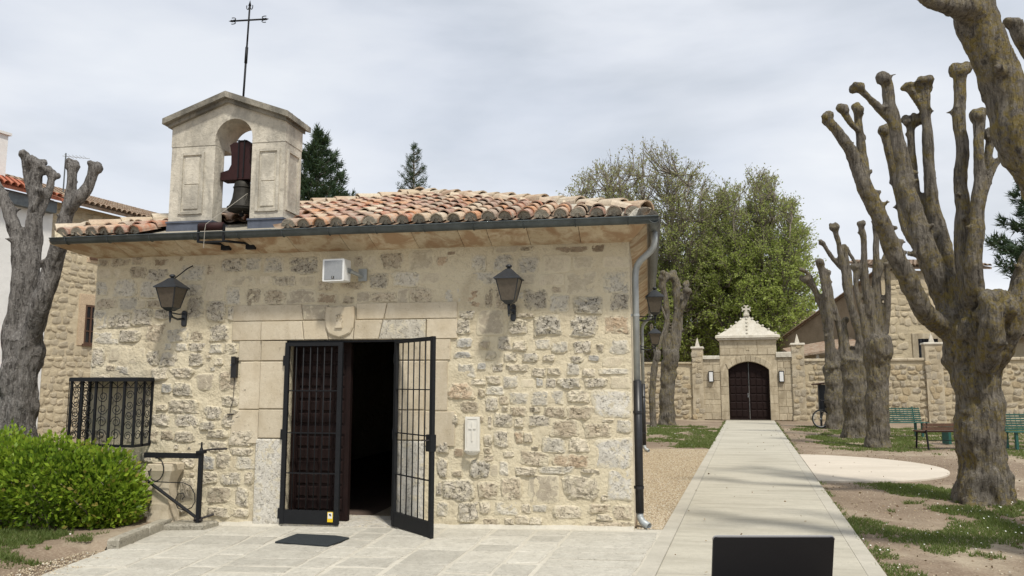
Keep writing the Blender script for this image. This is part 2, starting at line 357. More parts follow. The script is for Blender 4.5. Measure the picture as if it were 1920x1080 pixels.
def concrete(name, base, alt, band=True):
    g = G(name); v = g.vec(); a = g.noise(g.vec((.5, 1.6, 1)), 1.2, 5, .6, .3); f = g.noise(v, 90, 3, .7); m = g.noise(v, 12, 4, .65); br = g.noise(g.vec((.6, 7, 1)), 1, 4, .6, .3)
    col = g.ramp(a, [(.3, alt), (.5, base), (.72, sc3(base, 1.12))]); col = g.mix(g.rng(m, .45, .7, 0, .3), col, sc3(alt, .85)); col = g.mix(g.rng(f, .35, .75, 0, .35), col, sc3(alt, .7))
    if band: col = g.mix(g.rng(br, .5, .66, 0, .55), col, sc3(alt, .86)); col = g.mix(g.rng(g.noise(v, 26, 3, .6, 1.5), .64, .70, 0, .5), col, sc3(alt, .6))
    nrm = g.bump(f, .4, .006); return g.fin(col, .93, nrm, 0, .15)
M['path'] = concrete('path_concrete', (.475, .45, .375), (.375, .352, .288))
M['path_edge'] = concrete('path_edge_band', (.46, .435, .37), (.38, .36, .30), False)
M['disc'] = concrete('cream_concrete_disc', (.56, .505, .425), (.52, .465, .385), False)
M['flag'] = stone_mat('paving_flagstone', (.475, .455, .395), (.40, .38, .325), .2, .3, .12)
M['kerb'] = stone_mat('kerb_stone', (.36, .335, .275), (.27, .25, .20), .4, .5)
def gravel_mat(name, rnd):
    g = G(name); v = g.vec(); f = g.noise(v, 50, 4, .7)
    if rnd:
        at = g.n('ShaderNodeAttribute', attribute_name='tint'); col = g.ramp(at.outputs['Fac'], [(0, (.24, .18, .12)), (.4, (.42, .345, .24)), (.8, (.52, .45, .33)), (1, (.56, .53, .46))])
    else: col = g.ramp(f, [(.3, (.27, .21, .14)), (.6, (.43, .36, .25))])
    return g.fin(col, .95, g.bump(f, .5, .01), 0, .15)
M['gravel'] = gravel_mat('gravel_bed', False); M['pebble'] = gravel_mat('gravel_pebbles', True)

# ---- measured positions (metres): facade stones (x0,z0,x1,z1,kind), tree limbs (x,y,z,radius)
STONES=[(-6.84, 3.094, -6.693, 3.181, 'b'), (-6.654, 3.087, -6.397, 3.18, 'b'), (-6.354, 3.104, -6.207, 3.197, 'b'), (-6.129, 3.084, -5.827, 3.165, 'd'), (-5.805, 3.135, -5.629, 3.198, 'd'), (-6.84, 2.94, -6.515, 3.056, 's'), (-6.363, 2.93, -6.146, 3.069, 'b'), (-6.119, 2.889, -5.83, 3.038, 'p'), (-5.657, 2.889, -5.31, 3.083, 'g'), (-5.287, 2.94, -5.189, 3.076, 'b'), (-5.082, 2.977, -4.791, 3.147, 'p'), (-4.767, 2.982, -4.55, 3.151, 'g'), (-6.836, 2.709, -6.681, 2.895, 'g'), (-6.591, 2.692, -6.272, 2.899, 'g'), (-6.208, 2.685, -5.956, 2.88, 'g'), (-5.593, 2.679, -5.335, 2.82, 'p'), (-5.298, 2.622, -5.054, 2.882, 's'), (-4.951, 2.805, -4.637, 2.918, 's'), (-5.002, 2.562, -4.821, 2.786, 'g'), (-4.724, 2.546, -4.545, 2.757, 'b'), (-6.809, 2.535, -6.526, 2.673, 'b'), (-6.513, 2.519, -6.246, 2.668, 'g'), (-6.234, 2.55, -6.133, 2.63, 's'), (-6.095, 2.547, -5.907, 2.638, 'b'), (-6.84, 2.283, -6.652, 2.513, 'g'), (-6.626, 2.28, -6.308, 2.474, 'p'), (-6.298, 2.31, -6.009, 2.526, 'p'), (-5.974, 2.397, -5.762, 2.522, 'p'), (-5.544, 2.391, -5.31, 2.667, 'p'), (-5.259, 2.364, -5.004, 2.599, 'p'), (-4.973, 2.361, -4.876, 2.54, 'p'), (-6.84, 2.089, -6.496, 2.237, 'g'), (-6.459, 2.108, -6.169, 2.256, 'p'), (-6.072, 2.105, -5.822, 2.342, 'b'), (-5.808, 2.102, -5.487, 2.27, 'g'), (-5.475, 2.111, -5.304, 2.234, 'b'), (-5.208, 2.108, -4.943, 2.308, 'p'), (-6.84, 1.805, -6.669, 2.033, 'p'), (-6.583, 1.883, -6.355, 2.042, 's'), (-6.316, 1.837, -6.103, 2.028, 's'), (-6.051, 1.825, -5.896, 1.982, 'p'), (-5.876, 1.802, -5.63, 1.969, 'p'), (-5.824, 2.003, -5.725, 2.081, 'g'), (-5.663, 1.99, -5.503, 2.079, 'g'), (-5.491, 1.977, -5.26, 2.089, 'p'), (-5.198, 1.954, -5.029, 2.075, 'g'), (-4.994, 1.952, -4.838, 2.085, 'r'), (-5.482, 1.8, -5.276, 1.955, 'p'), (-5.118, 1.81, -5.009, 1.898, 'r'), (-6.621, 1.748, -6.507, 1.816, 'b'), (-6.48, 1.703, -6.304, 1.804, 'g'), (-5.976, 1.624, -5.766, 1.78, 'r'), (-5.718, 1.657, -5.413, 1.779, 'r'), (-5.346, 1.515, -5.117, 1.701, 'n'), (-5.045, 1.493, -4.819, 1.733, 'b'), (-5.829, 1.464, -5.682, 1.586, 'B'), (-5.656, 1.426, -5.413, 1.591, 'p'), (-5.717, 1.219, -5.317, 1.383, 'r'), (-5.888, 1.249, -5.741, 1.326, 'r'), (-5.217, 1.146, -5.002, 1.308, 'p'), (-4.997, 1.309, -4.784, 1.428, 'r'), (-5.927, 1.052, -5.707, 1.206, 'p'), (-5.622, 1.056, -5.32, 1.208, 'p'), (-4.86, 1.197, -4.765, 1.267, 'r'), (-4.741, 1.407, -4.611, 1.537, 'r'), (-5.28, 1.021, -5.077, 1.118, 'p'), (-4.974, 1.062, -4.679, 1.213, 'r'), (-5.939, 0.866, -5.842, 0.997, 'b'), (-5.793, 0.89, -5.635, 0.999, 'b'), (-5.61, 0.861, -5.357, 1.001, 'r'), (-5.179, 0.92, -4.918, 1.017, 'r'), (-4.881, 0.839, -4.564, 1.031, 'r'), (-5.159, 0.749, -4.922, 0.877, 'r'), (-4.837, 0.712, -4.568, 0.807, 'r'), (-5.232, 0.545, -5.066, 0.704, 'B'), (-5.032, 0.559, -4.844, 0.74, 'r'), (-4.784, 0.554, -4.55, 0.702, 'g'), (-5.537, 0.689, -5.321, 0.743, 'r'), (-5.483, 0.55, -5.327, 0.668, 'r'), (-5.223, 0.375, -5.022, 0.513, 'r'), (-4.962, 0.361, -4.705, 0.519, 'p'), (-4.647, 0.387, -4.543, 0.513, 'r'), (-5.152, 0.146, -4.835, 0.325, 'b'), (-4.764, 0.113, -4.602, 0.332, 'p'), (-5.512, 0.156, -5.321, 0.422, 'r'), (-5.13, -0.021, -4.837, 0.099, 'r'), (-4.802, -0.013, -4.594, 0.086, 'r'), (-4.502, 2.952, -4.252, 3.154, 'g'), (-4.157, 2.931, -3.794, 3.131, 'p'), (-3.703, 3.01, -3.506, 3.143, 's'), (-3.333, 3.002, -3.219, 3.123, 'b'), (-3.15, 2.975, -3.048, 3.118, 's'), (-2.969, 2.958, -2.711, 3.154, 'b'), (-4.554, 2.81, -4.423, 2.91, 's'), (-4.387, 2.782, -4.08, 2.904, 'r'), (-4.033, 2.776, -3.834, 2.897, 's'), (-3.786, 2.715, -3.601, 2.825, 'b'), (-3.497, 2.73, -3.212, 2.807, 'b'), (-3.122, 2.723, -2.897, 2.908, 'p'), (-4.521, 2.558, -4.225, 2.73, 'b'), (-4.201, 2.562, -3.822, 2.722, 'n'), (-3.798, 2.562, -3.527, 2.677, 'd'), (-3.458, 2.557, -3.321, 2.633, 'b'), (-3.276, 2.564, -3.118, 2.683, 'n'), (-3.095, 2.57, -2.781, 2.667, 'b'), (-2.621, 2.938, -2.344, 3.176, 's'), (-2.278, 2.952, -2.146, 3.092, 'o'), (-2.091, 2.925, -1.868, 3.107, 's'), (-1.852, 2.919, -1.679, 3.09, 'g'), (-1.582, 2.912, -1.358, 3.082, 'g'), (-1.295, 2.873, -1.052, 3.063, 'g'), (-2.83, 2.748, -2.507, 2.91, 'g'), (-2.485, 2.773, -2.231, 2.902, 's'), (-2.166, 2.8, -2.057, 2.896, 'g'), (-2.035, 2.786, -1.937, 2.893, 'g'), (-1.915, 2.738, -1.55, 2.887, 'g'), (-1.316, 2.737, -1.095, 2.853, 's'), (-2.158, 3.116, -2.059, 3.149, 'd'), (-2.77, 2.555, -2.636, 2.706, 'n'), (-2.62, 2.535, -2.349, 2.712, 'b'), (-2.185, 2.544, -1.968, 2.735, 'g'), (-1.935, 2.487, -1.72, 2.709, 'o'), (-1.699, 2.473, -1.597, 2.705, 'b'), (-1.581, 2.45, -1.422, 2.691, 'b'), (-1.211, 2.432, -0.95, 2.672, 'p'), (-2.009, 2.341, -1.816, 2.435, 'p'), (-2.03, 2.163, -1.868, 2.331, 'p'), (-1.783, 2.159, -1.475, 2.447, 'n'), (-1.401, 2.156, -1.18, 2.332, 'p'), (-0.842, 3.1, -0.469, 3.163, 'd'), (-0.428, 3.097, -0.285, 3.18, 'd'), (-1.572, 3.123, -1.295, 3.187, 's'), (-1.273, 3.132, -1.115, 3.18, 'b'), (-0.989, 2.875, -0.688, 3.064, 's'), (-0.646, 2.899, -0.42, 3.044, 's'), (-0.297, 2.91, -0.013, 3.034, 's'), (-1.053, 2.72, -0.762, 2.845, 's'), (-0.741, 2.609, -0.382, 2.858, 's'), (-0.301, 2.622, -0.018, 2.837, 'g'), (-0.897, 2.636, -0.783, 2.698, 'b'), (-0.919, 2.407, -0.702, 2.604, 'g'), (-0.641, 2.382, -0.314, 2.577, 'P'), (-0.233, 2.407, -0.022, 2.601, 'p'), (-1.107, 2.132, -0.787, 2.368, 'P'), (-0.674, 2.127, -0.368, 2.341, 'P'), (-0.297, 2.144, -0.017, 2.356, 'o'), (-1.295, 2.346, -1.117, 2.398, 'r'), (-2.023, 2.006, -1.846, 2.11, 'B'), (-1.749, 1.984, -1.643, 2.077, 'b'), (-1.527, 1.971, -1.374, 2.116, 'p'), (-1.364, 1.96, -1.202, 2.073, 'r'), (-1.087, 1.978, -0.917, 2.091, 'g'), (-0.902, 1.936, -0.727, 2.059, 'g'), (-0.645, 1.924, -0.453, 2.066, 'p'), (-2.054, 1.881, -1.866, 1.954, 'B'), (-1.675, 1.859, -1.558, 1.952, 'r'), (-1.463, 1.837, -1.317, 1.935, 'p'), (-1.244, 1.836, -1.067, 1.928, 'P'), (-1.005, 1.835, -0.871, 1.917, 'r'), (-0.677, 1.819, -0.545, 1.894, 'p'), (-0.484, 1.843, -0.363, 1.903, 'B'), (-2.02, 1.654, -1.812, 1.819, 'g'), (-1.78, 1.746, -1.674, 1.829, 'B'), (-1.6, 1.725, -1.474, 1.817, 'p'), (-1.411, 1.724, -1.171, 1.806, 'r'), (-1.13, 1.663, -0.975, 1.764, 'r'), (-0.955, 1.683, -0.801, 1.764, 'r'), (-0.729, 1.683, -0.597, 1.814, 'g'), (-0.557, 1.662, -0.406, 1.753, 'r'), (-1.864, 1.571, -1.684, 1.633, 'r'), (-1.668, 1.582, -1.505, 1.674, 'r'), (-1.468, 1.541, -1.296, 1.673, 'g'), (-1.265, 1.541, -1.12, 1.633, 's'), (-1.084, 1.546, -1.012, 1.643, 'B'), (-0.971, 1.541, -0.863, 1.642, 'p'), (-0.833, 1.532, -0.579, 1.652, 'P'), (-0.538, 1.542, -0.287, 1.642, 'p'), (-2.124, 1.396, -1.831, 1.592, 'o'), (-1.762, 1.438, -1.694, 1.52, 'b'), (-1.662, 1.459, -1.463, 1.551, 'g'), (-1.683, 1.266, -1.536, 1.428, 'p'), (-1.515, 1.348, -1.411, 1.439, 'b'), (-1.39, 1.349, -1.172, 1.48, 'g'), (-1.146, 1.34, -0.956, 1.501, 'g'), (-0.91, 1.351, -0.773, 1.501, 'g'), (-0.727, 1.372, -0.48, 1.512, 'r'), (-1.968, 1.254, -1.767, 1.376, 'b'), (-1.484, 1.277, -1.421, 1.327, 'r'), (-1.379, 1.217, -1.193, 1.318, 'b'), (-1.162, 1.259, -1.039, 1.319, 'r'), (-0.998, 1.2, -0.754, 1.32, 'b'), (-0.734, 1.183, -0.462, 1.332, 'b'), (-2.073, 1.11, -2.009, 1.222, 'r'), (-1.65, 1.073, -1.608, 1.205, 'r'), (-1.572, 1.095, -1.354, 1.246, 'p'), (-1.338, 1.087, -1.235, 1.197, 'r'), (-1.178, 1.104, -0.932, 1.229, 'p'), (-0.907, 0.993, -0.604, 1.177, 'b'), (-0.251, 1.922, -0.031, 2.093, 'g'), (-0.382, 1.943, -0.311, 2.034, 'r'), (-0.324, 1.772, -0.034, 1.882, 's'), (-0.375, 1.692, -0.036, 1.752, 'g'), (-0.227, 1.532, -0.029, 1.652, 's'), (-0.43, 1.215, -0.013, 1.493, 'G'), (-0.333, 1.156, -0.214, 1.185, 'r'), (-0.175, 1.04, -0.028, 1.177, 'g'), (-0.544, 0.987, -0.235, 1.14, 'b'), (-1.691, 0.862, -1.597, 1.002, 'r'), (-1.582, 0.864, -1.41, 1.034, 'p'), (-1.333, 0.912, -1.235, 1.037, 'o'), (-1.225, 0.913, -1.132, 1.028, 'r'), (-1.02, 0.803, -0.757, 0.976, 'g'), (-0.717, 0.817, -0.496, 0.975, 'r'), (-1.691, 0.791, -1.607, 0.851, 'b'), (-1.462, 0.755, -1.338, 0.815, 'r'), (-1.266, 0.661, -0.96, 0.819, 'b'), (-0.869, 0.65, -0.468, 0.787, 'o'), (-2.251, 0.783, -2.123, 0.915, 'p'), (-2.048, 0.751, -1.943, 0.836, 'd'), (-1.69, 0.701, -1.586, 0.771, 'b'), (-1.857, 0.51, -1.628, 0.71, 'P'), (-1.617, 0.533, -1.534, 0.663, 's'), (-1.513, 0.545, -1.41, 0.704, 'g'), (-1.328, 0.551, -1.083, 0.649, 'r'), (-1.052, 0.577, -0.669, 0.661, 'g'), (-2.248, 0.51, -2.131, 0.712, 'p'), (-2.067, 0.524, -1.951, 0.584, 'b'), (-2.171, 0.255, -1.814, 0.484, 'p'), (-1.751, 0.284, -1.534, 0.472, 'b'), (-1.492, 0.281, -1.256, 0.527, 'b'), (-1.175, 0.251, -0.841, 0.555, 'n'), (-0.771, 0.301, -0.393, 0.554, 'r'), (-2.256, 0.309, -2.192, 0.449, 'p'), (-2.0, 0.021, -1.76, 0.238, 'p'), (-2.242, 0.071, -2.116, 0.23, 'g'), (-1.75, 0.115, -1.616, 0.243, 'r'), (-1.554, 0.113, -1.298, 0.26, 'g'), (-1.257, 0.139, -1.155, 0.236, 'r'), (-1.135, 0.153, -0.973, 0.231, 'g'), (-0.893, 0.094, -0.584, 0.229, 'r'), (-1.708, -0.015, -1.523, 0.058, 'b'), (-1.451, 0.006, -1.354, 0.074, 'r'), (-1.338, 0.01, -1.171, 0.108, 'r'), (-1.161, 0.006, -1.035, 0.093, 'r'), (-0.418, 0.648, -0.014, 0.96, 'G'), (-0.284, 0.303, -0.02, 0.621, 'G'), (-0.505, 0.162, -0.259, 0.258, 'b'), (-0.24, 0.093, -0.016, 0.255, 'b'), (-0.417, 0.082, -0.25, 0.144, 'r'), (-0.536, 0.003, -0.018, 0.069, 'b'), (-0.365, 0.288, -0.286, 0.356, 'r'), (-0.579, 0.595, -0.381, 0.634, 'r')]
TREES={'near': [[(4.648, 2.811, -0.172, 0.503), (4.654, 2.812, 0.003, 0.422), (4.641, 2.809, 0.498, 0.363), (4.647, 2.81, 1.071, 0.341), (4.641, 2.809, 1.578, 0.363), (4.6, 2.802, 2.018, 0.415), (4.554, 2.794, 2.388, 0.4)], [(4.487, 2.782, 2.165, 0.296), (4.283, 2.746, 2.373, 0.237), (3.932, 2.481, 2.555, 0.189), (3.676, 2.335, 3.02, 0.173), (3.408, 2.186, 3.591, 0.157), (3.13, 2.035, 4.233, 0.148), (3.008, 2.014, 4.604, 0.127), (2.787, 1.873, 4.946, 0.105), (2.619, 1.843, 5.155, 0.098)], [(3.13, 2.035, 4.233, 0.127), (3.148, 2.14, 4.709, 0.107), (3.125, 2.136, 5.089, 0.086), (3.112, 2.133, 5.371, 0.086)], [(3.143, 2.139, 5.013, 0.071), (2.992, 2.011, 5.115, 0.064), (2.894, 1.994, 5.312, 0.071)], [(4.519, 2.788, 2.313, 0.333), (4.348, 2.859, 2.771, 0.269), (4.143, 2.823, 3.38, 0.217), (3.993, 2.898, 4.02, 0.189), (3.919, 2.987, 4.76, 0.16), (3.824, 2.97, 5.49, 0.129), (3.758, 2.958, 6.081, 0.114)], [(3.832, 2.971, 5.367, 0.091), (3.645, 2.938, 5.612, 0.084), (3.432, 2.799, 5.779, 0.075), (3.286, 2.773, 5.934, 0.083)], [(4.192, 2.933, 3.242, 0.166), (4.064, 3.317, 3.866, 0.141), (3.997, 3.508, 4.569, 0.119), (3.892, 3.49, 5.242, 0.096), (3.872, 3.486, 5.454, 0.103)], [(4.554, 2.794, 2.388, 0.326), (4.627, 3.213, 2.96, 0.23), (4.497, 3.292, 3.526, 0.186), (4.432, 3.382, 4.109, 0.149), (4.428, 3.381, 4.764, 0.117), (4.426, 3.381, 5.47, 0.109), (4.428, 3.381, 6.119, 0.117)], [(4.424, 3.38, 5.554, 0.078), (4.32, 3.362, 5.806, 0.07), (4.163, 3.334, 6.102, 0.078)], [(4.34, 3.467, 3.968, 0.11), (4.251, 3.553, 4.653, 0.088), (4.248, 3.552, 5.242, 0.088), (4.264, 3.555, 5.624, 0.096)], [(4.581, 2.799, 2.462, 0.311), (4.49, 2.58, 3.034, 0.174), (4.503, 2.582, 3.63, 0.145), (4.551, 2.59, 4.31, 0.131), (4.588, 2.597, 5.157, 0.124), (4.631, 2.604, 5.98, 0.124)], [(4.618, 2.805, 2.462, 0.296), (4.507, 2.379, 3.006, 0.178), (4.582, 2.291, 3.645, 0.134), (4.664, 2.306, 4.381, 0.106), (4.727, 2.317, 5.244, 0.106)], [(4.641, 2.301, 3.864, 0.085), (4.753, 2.321, 4.233, 0.071), (4.89, 2.345, 4.53, 0.064), (5.061, 2.376, 4.716, 0.064)], [(4.795, 2.43, 4.408, 0.064), (4.853, 2.44, 4.709, 0.078), (4.909, 2.45, 4.975, 0.093)], [(4.701, 2.82, 1.797, 0.311), (4.835, 2.539, 2.078, 0.273), (5.013, 2.367, 2.564, 0.233), (5.204, 2.299, 3.193, 0.196), (5.463, 2.142, 3.94, 0.178), (5.736, 2.089, 4.919, 0.149), (5.859, 2.009, 5.755, 0.121)], [(4.658, 2.508, 1.792, 0.259), (4.641, 2.302, 2.068, 0.212), (4.655, 2.202, 2.378, 0.203), (4.699, 2.21, 2.589, 0.217)]], 'mid_a': [[(5.792, 11.98, -0.089, 0.352), (5.807, 11.983, 0.173, 0.284), (5.843, 11.989, 1.029, 0.271), (5.875, 11.995, 1.827, 0.271), (5.889, 11.997, 2.297, 0.352), (5.888, 11.997, 2.526, 0.352)], [(5.879, 11.995, 2.364, 0.244), (5.805, 11.982, 3.176, 0.162), (5.713, 11.966, 3.927, 0.149), (5.688, 11.962, 4.686, 0.135), (5.705, 11.965, 5.242, 0.122), (5.643, 11.954, 5.592, 0.108)], [(5.91, 12.001, 2.431, 0.244), (5.947, 12.007, 3.312, 0.176), (5.967, 12.011, 4.134, 0.149), (6.014, 12.019, 4.964, 0.122), (6.028, 12.022, 5.69, 0.108)], [(5.972, 12.012, 3.996, 0.122), (6.187, 12.05, 4.686, 0.095), (6.382, 12.084, 5.242, 0.081), (6.44, 12.094, 5.55, 0.095)], [(5.974, 12.012, 4.271, 0.095), (6.268, 12.064, 4.686, 0.081), (6.527, 12.11, 4.964, 0.068), (6.647, 12.131, 5.159, 0.081)], [(6.003, 12.017, 2.431, 0.203), (6.145, 12.042, 3.04, 0.122), (6.225, 12.056, 3.722, 0.108), (6.233, 12.058, 4.548, 0.095)], [(5.687, 11.962, 2.499, 0.19), (5.591, 11.945, 3.176, 0.122), (5.487, 11.926, 3.722, 0.095), (5.451, 11.92, 4.548, 0.095)]], 'mid_b': [[(6.147, 15.469, -0.12, 0.429), (6.164, 15.472, 0.187, 0.365), (6.197, 15.478, 1.085, 0.349), (6.208, 15.48, 1.866, 0.381), (6.216, 15.481, 2.307, 0.381)], [(6.271, 15.491, 2.181, 0.238), (6.399, 15.514, 2.812, 0.191), (6.292, 15.495, 3.449, 0.175), (6.099, 15.461, 4.25, 0.143), (5.98, 15.44, 5.302, 0.127), (5.894, 15.425, 5.791, 0.111), (5.805, 15.409, 6.234, 0.127)], [(5.979, 15.44, 4.977, 0.111), (5.829, 15.413, 5.139, 0.095), (5.592, 15.371, 5.465, 0.095), (5.432, 15.343, 5.758, 0.095)], [(6.223, 15.482, 3.608, 0.127), (6.211, 15.48, 4.572, 0.111), (6.108, 15.462, 5.628, 0.095)], [(6.35, 15.505, 2.496, 0.191), (6.581, 15.546, 3.289, 0.127), (6.657, 15.559, 4.089, 0.111), (6.512, 15.534, 4.896, 0.095), (6.199, 15.478, 5.546, 0.079)], [(6.115, 15.464, 2.181, 0.222), (5.993, 15.442, 2.812, 0.143), (5.995, 15.442, 3.449, 0.127)]], 'mid_c': [[(6.616, 20.105, -0.127, 0.38), (6.63, 20.108, 0.15, 0.342), (6.654, 20.112, 0.984, 0.323), (6.654, 20.112, 1.731, 0.342), (6.636, 20.109, 2.106, 0.342)], [(6.52, 20.088, 2.012, 0.228), (6.496, 20.084, 2.672, 0.171), (6.478, 20.081, 3.43, 0.171), (6.332, 20.055, 4.289, 0.152), (6.063, 20.008, 4.962, 0.133), (5.814, 19.964, 5.29, 0.152)], [(6.636, 20.109, 2.106, 0.228), (6.604, 20.103, 2.955, 0.19), (6.576, 20.098, 3.907, 0.171), (6.473, 20.08, 4.866, 0.152), (6.35, 20.058, 5.833, 0.171)], [(6.748, 20.128, 2.106, 0.228), (6.973, 20.168, 2.861, 0.152), (6.872, 20.15, 3.811, 0.152), (6.704, 20.121, 4.577, 0.133), (6.582, 20.099, 5.542, 0.133)], [(6.29, 20.048, 4.577, 0.095), (6.006, 19.998, 5.348, 0.095), (5.736, 19.95, 5.639, 0.114)]], 'path_left': [[(0.863, 21.181, -0.138, 0.49), (0.87, 21.183, 0.14, 0.368), (0.874, 21.183, 1.138, 0.347), (0.959, 21.198, 2.144, 0.388), (1.054, 21.215, 2.752, 0.408)], [(1.129, 21.228, 2.549, 0.286), (1.351, 21.267, 3.363, 0.204), (1.412, 21.278, 4.183, 0.184), (1.509, 21.295, 4.801, 0.204), (1.688, 21.327, 5.423, 0.184)], [(1.009, 21.207, 2.549, 0.286), (1.155, 21.233, 3.568, 0.204), (1.297, 21.258, 4.389, 0.184), (1.283, 21.255, 5.423, 0.266), (1.128, 21.228, 5.735, 0.266)], [(0.889, 21.186, 2.549, 0.245), (0.848, 21.179, 3.363, 0.184), (0.968, 21.2, 4.183, 0.163), (0.831, 21.176, 5.215, 0.204), (0.883, 21.185, 5.672, 0.245)], [(1.326, 21.263, 3.977, 0.123), (1.582, 21.308, 4.492, 0.163), (1.759, 21.339, 5.049, 0.184)]], 'path_thin': [[(0.322, 20.016, -0.114, 0.197), (0.329, 20.017, 0.192, 0.158), (0.312, 20.014, 1.155, 0.158), (0.41, 20.031, 2.125, 0.158), (0.539, 20.054, 2.711, 0.177)], [(0.496, 20.046, 2.515, 0.138), (0.335, 20.018, 3.103, 0.098), (0.29, 20.01, 3.695, 0.098)], [(0.537, 20.053, 2.613, 0.138), (0.688, 20.08, 3.3, 0.098), (0.838, 20.107, 3.892, 0.079), (0.565, 20.058, 4.686, 0.079)]], 'left': [[(-8.271, 0.469, -0.127, 0.471), (-8.287, 0.467, 0.434, 0.383), (-8.291, 0.466, 0.86, 0.346), (-8.314, 0.462, 1.434, 0.331), (-8.312, 0.462, 1.869, 0.324), (-8.282, 0.467, 2.236, 0.294)], [(-8.422, 0.443, 1.796, 0.221), (-8.462, 0.436, 2.309, 0.184), (-8.415, 0.444, 2.828, 0.162), (-8.447, 0.438, 3.429, 0.147), (-8.565, 0.418, 3.809, 0.14), (-8.71, 0.392, 4.153, 0.132), (-8.901, 0.358, 4.501, 0.118), (-9.052, 0.332, 4.89, 0.103), (-9.123, 0.319, 5.204, 0.103)], [(-8.313, 0.462, 4.0, 0.074), (-8.251, 0.473, 4.153, 0.066), (-8.206, 0.481, 4.254, 0.074)], [(-8.286, 0.467, 2.089, 0.25), (-8.336, 0.56, 2.765, 0.193), (-8.33, 0.561, 3.37, 0.178), (-8.34, 0.559, 3.907, 0.156), (-8.346, 0.558, 4.294, 0.134), (-8.378, 0.552, 4.724, 0.111)], [(-8.381, 0.552, 4.061, 0.089), (-8.468, 0.536, 4.411, 0.074), (-8.591, 0.515, 4.842, 0.074)], [(-8.271, 0.571, 3.984, 0.104), (-8.186, 0.586, 4.255, 0.089), (-8.141, 0.594, 4.567, 0.089)], [(-8.204, 0.481, 2.162, 0.25), (-7.918, 0.329, 2.732, 0.202), (-7.807, 0.348, 3.173, 0.188), (-7.654, 0.274, 3.598, 0.172), (-7.572, 0.288, 3.969, 0.143), (-7.567, 0.289, 4.306, 0.114), (-7.57, 0.288, 4.569, 0.1)], [(-7.596, 0.284, 3.895, 0.129), (-7.378, 0.221, 4.079, 0.128), (-7.261, 0.241, 4.257, 0.12), (-7.207, 0.251, 4.511, 0.106)]], 'overhang': [[(4.717, -1.302, -0.909, 0.688), (4.743, -1.298, -0.286, 0.55), (4.705, -1.304, 0.568, 0.504), (4.662, -1.312, 1.407, 0.504), (4.593, -1.324, 2.042, 0.458)], [(4.629, -1.318, 1.95, 0.412), (4.321, -1.372, 2.504, 0.344), (3.892, -1.549, 2.908, 0.289), (3.562, -1.709, 3.351, 0.244), (3.352, -1.746, 3.823, 0.222), (3.221, -1.769, 4.304, 0.204), (3.113, -1.788, 4.694, 0.191), (2.994, -1.911, 5.084, 0.184), (2.918, -1.924, 5.631, 0.158), (2.886, -1.93, 6.188, 0.131)], [(3.032, -1.904, 4.791, 0.158), (2.842, -2.039, 4.779, 0.103), (2.668, -2.171, 4.746, 0.076), (2.54, -2.194, 4.808, 0.068), (2.395, -2.219, 4.95, 0.064)], [(3.832, -1.458, 3.166, 0.183), (3.892, -1.245, 4.013, 0.151), (3.847, -1.151, 4.619, 0.115), (3.715, -1.174, 4.83, 0.086), (3.644, -1.187, 4.999, 0.072)], [(4.674, -1.31, 1.95, 0.367), (5.309, -0.893, 2.889, 0.287), (5.743, -0.715, 3.928, 0.243), (5.965, -0.676, 4.984, 0.194)]]}

# ------------------------------------------------------------------ ground, path, paving
SLOPE = .021
def gz(x): return SLOPE * max(min(x, 0.0), -8.0)
def pathL(y): return .285 + (y + .193) * .1224
def pathR(y): return 2.098 + (y + 1.717) * .1205
mb = MB(); xs = [-300, -8, 0, 300]; ys = [-80, 0, 60, 600]
for y in ys:
    for x in xs: mb.v.append((x, y, gz(x) - .02))
for j in range(3):
    for i in range(3): a = j * 4 + i; mb.f.append((a, a + 1, a + 5, a + 4))
ground = mb.build('ground', M['ground']); tag(ground, kind='structure')
flat = lambda z0: (lambda a, b, h: (a, b, gz(a) + z0 + h))
def sheet(name, poly, lo, hi, mat, parent=None, c=.004):
    v, f = prism(poly, lo, hi, c, flat(0)); me = bpy.data.meshes.new(name); me.from_pydata(v, [], f); me.materials.append(mat); fix_normals(me)
    return link(name, me, parent)
YG = 25.2
path = empty('path'); tag(path, kind='structure')
sheet('path_surface', [(pathL(-11) + .152, -11), (pathR(-11) - .152, -11), (pathR(YG) - .152, YG), (pathL(YG) + .152, YG)], -.05, .012, M['path'], path)
nb = 9
for side in (0, 1):
    for k in range(nb):
        y0 = -11 + (YG + 11) * k / nb; y1 = -11 + (YG + 11) * (k + 1) / nb - .012
        if side == 0: p = [(pathL(y0), y0), (pathL(y0) + .15, y0), (pathL(y1) + .15, y1), (pathL(y1), y1)]
        else: p = [(pathR(y0) - .15, y0), (pathR(y0), y0), (pathR(y1), y1), (pathR(y1) - .15, y1)]
        sheet('edge_band', p, -.05, .0135, M['path_edge'], path, .002)
# cream round pad beside the path
pad = empty('round_pad'); tag(pad, kind='structure')
pc = (3.15, 7.1); pr = 2.42; poly = []
for k in range(40):
    a = -math.pi * .62 + k / 39 * math.pi * 1.24; poly.append((pc[0] + pr * math.cos(a), pc[1] + pr * math.sin(a)))
poly = [p for p in poly if p[0] > pathR(p[1]) + .02]
y_lo = poly[0][1]; y_hi = poly[-1][1]
poly = [(pathR(y_lo) + .012, y_lo)] + poly + [(pathR(y_hi) + .012, y_hi)]
sheet('pad_surface', poly, -.05, .010, M['disc'], pad)
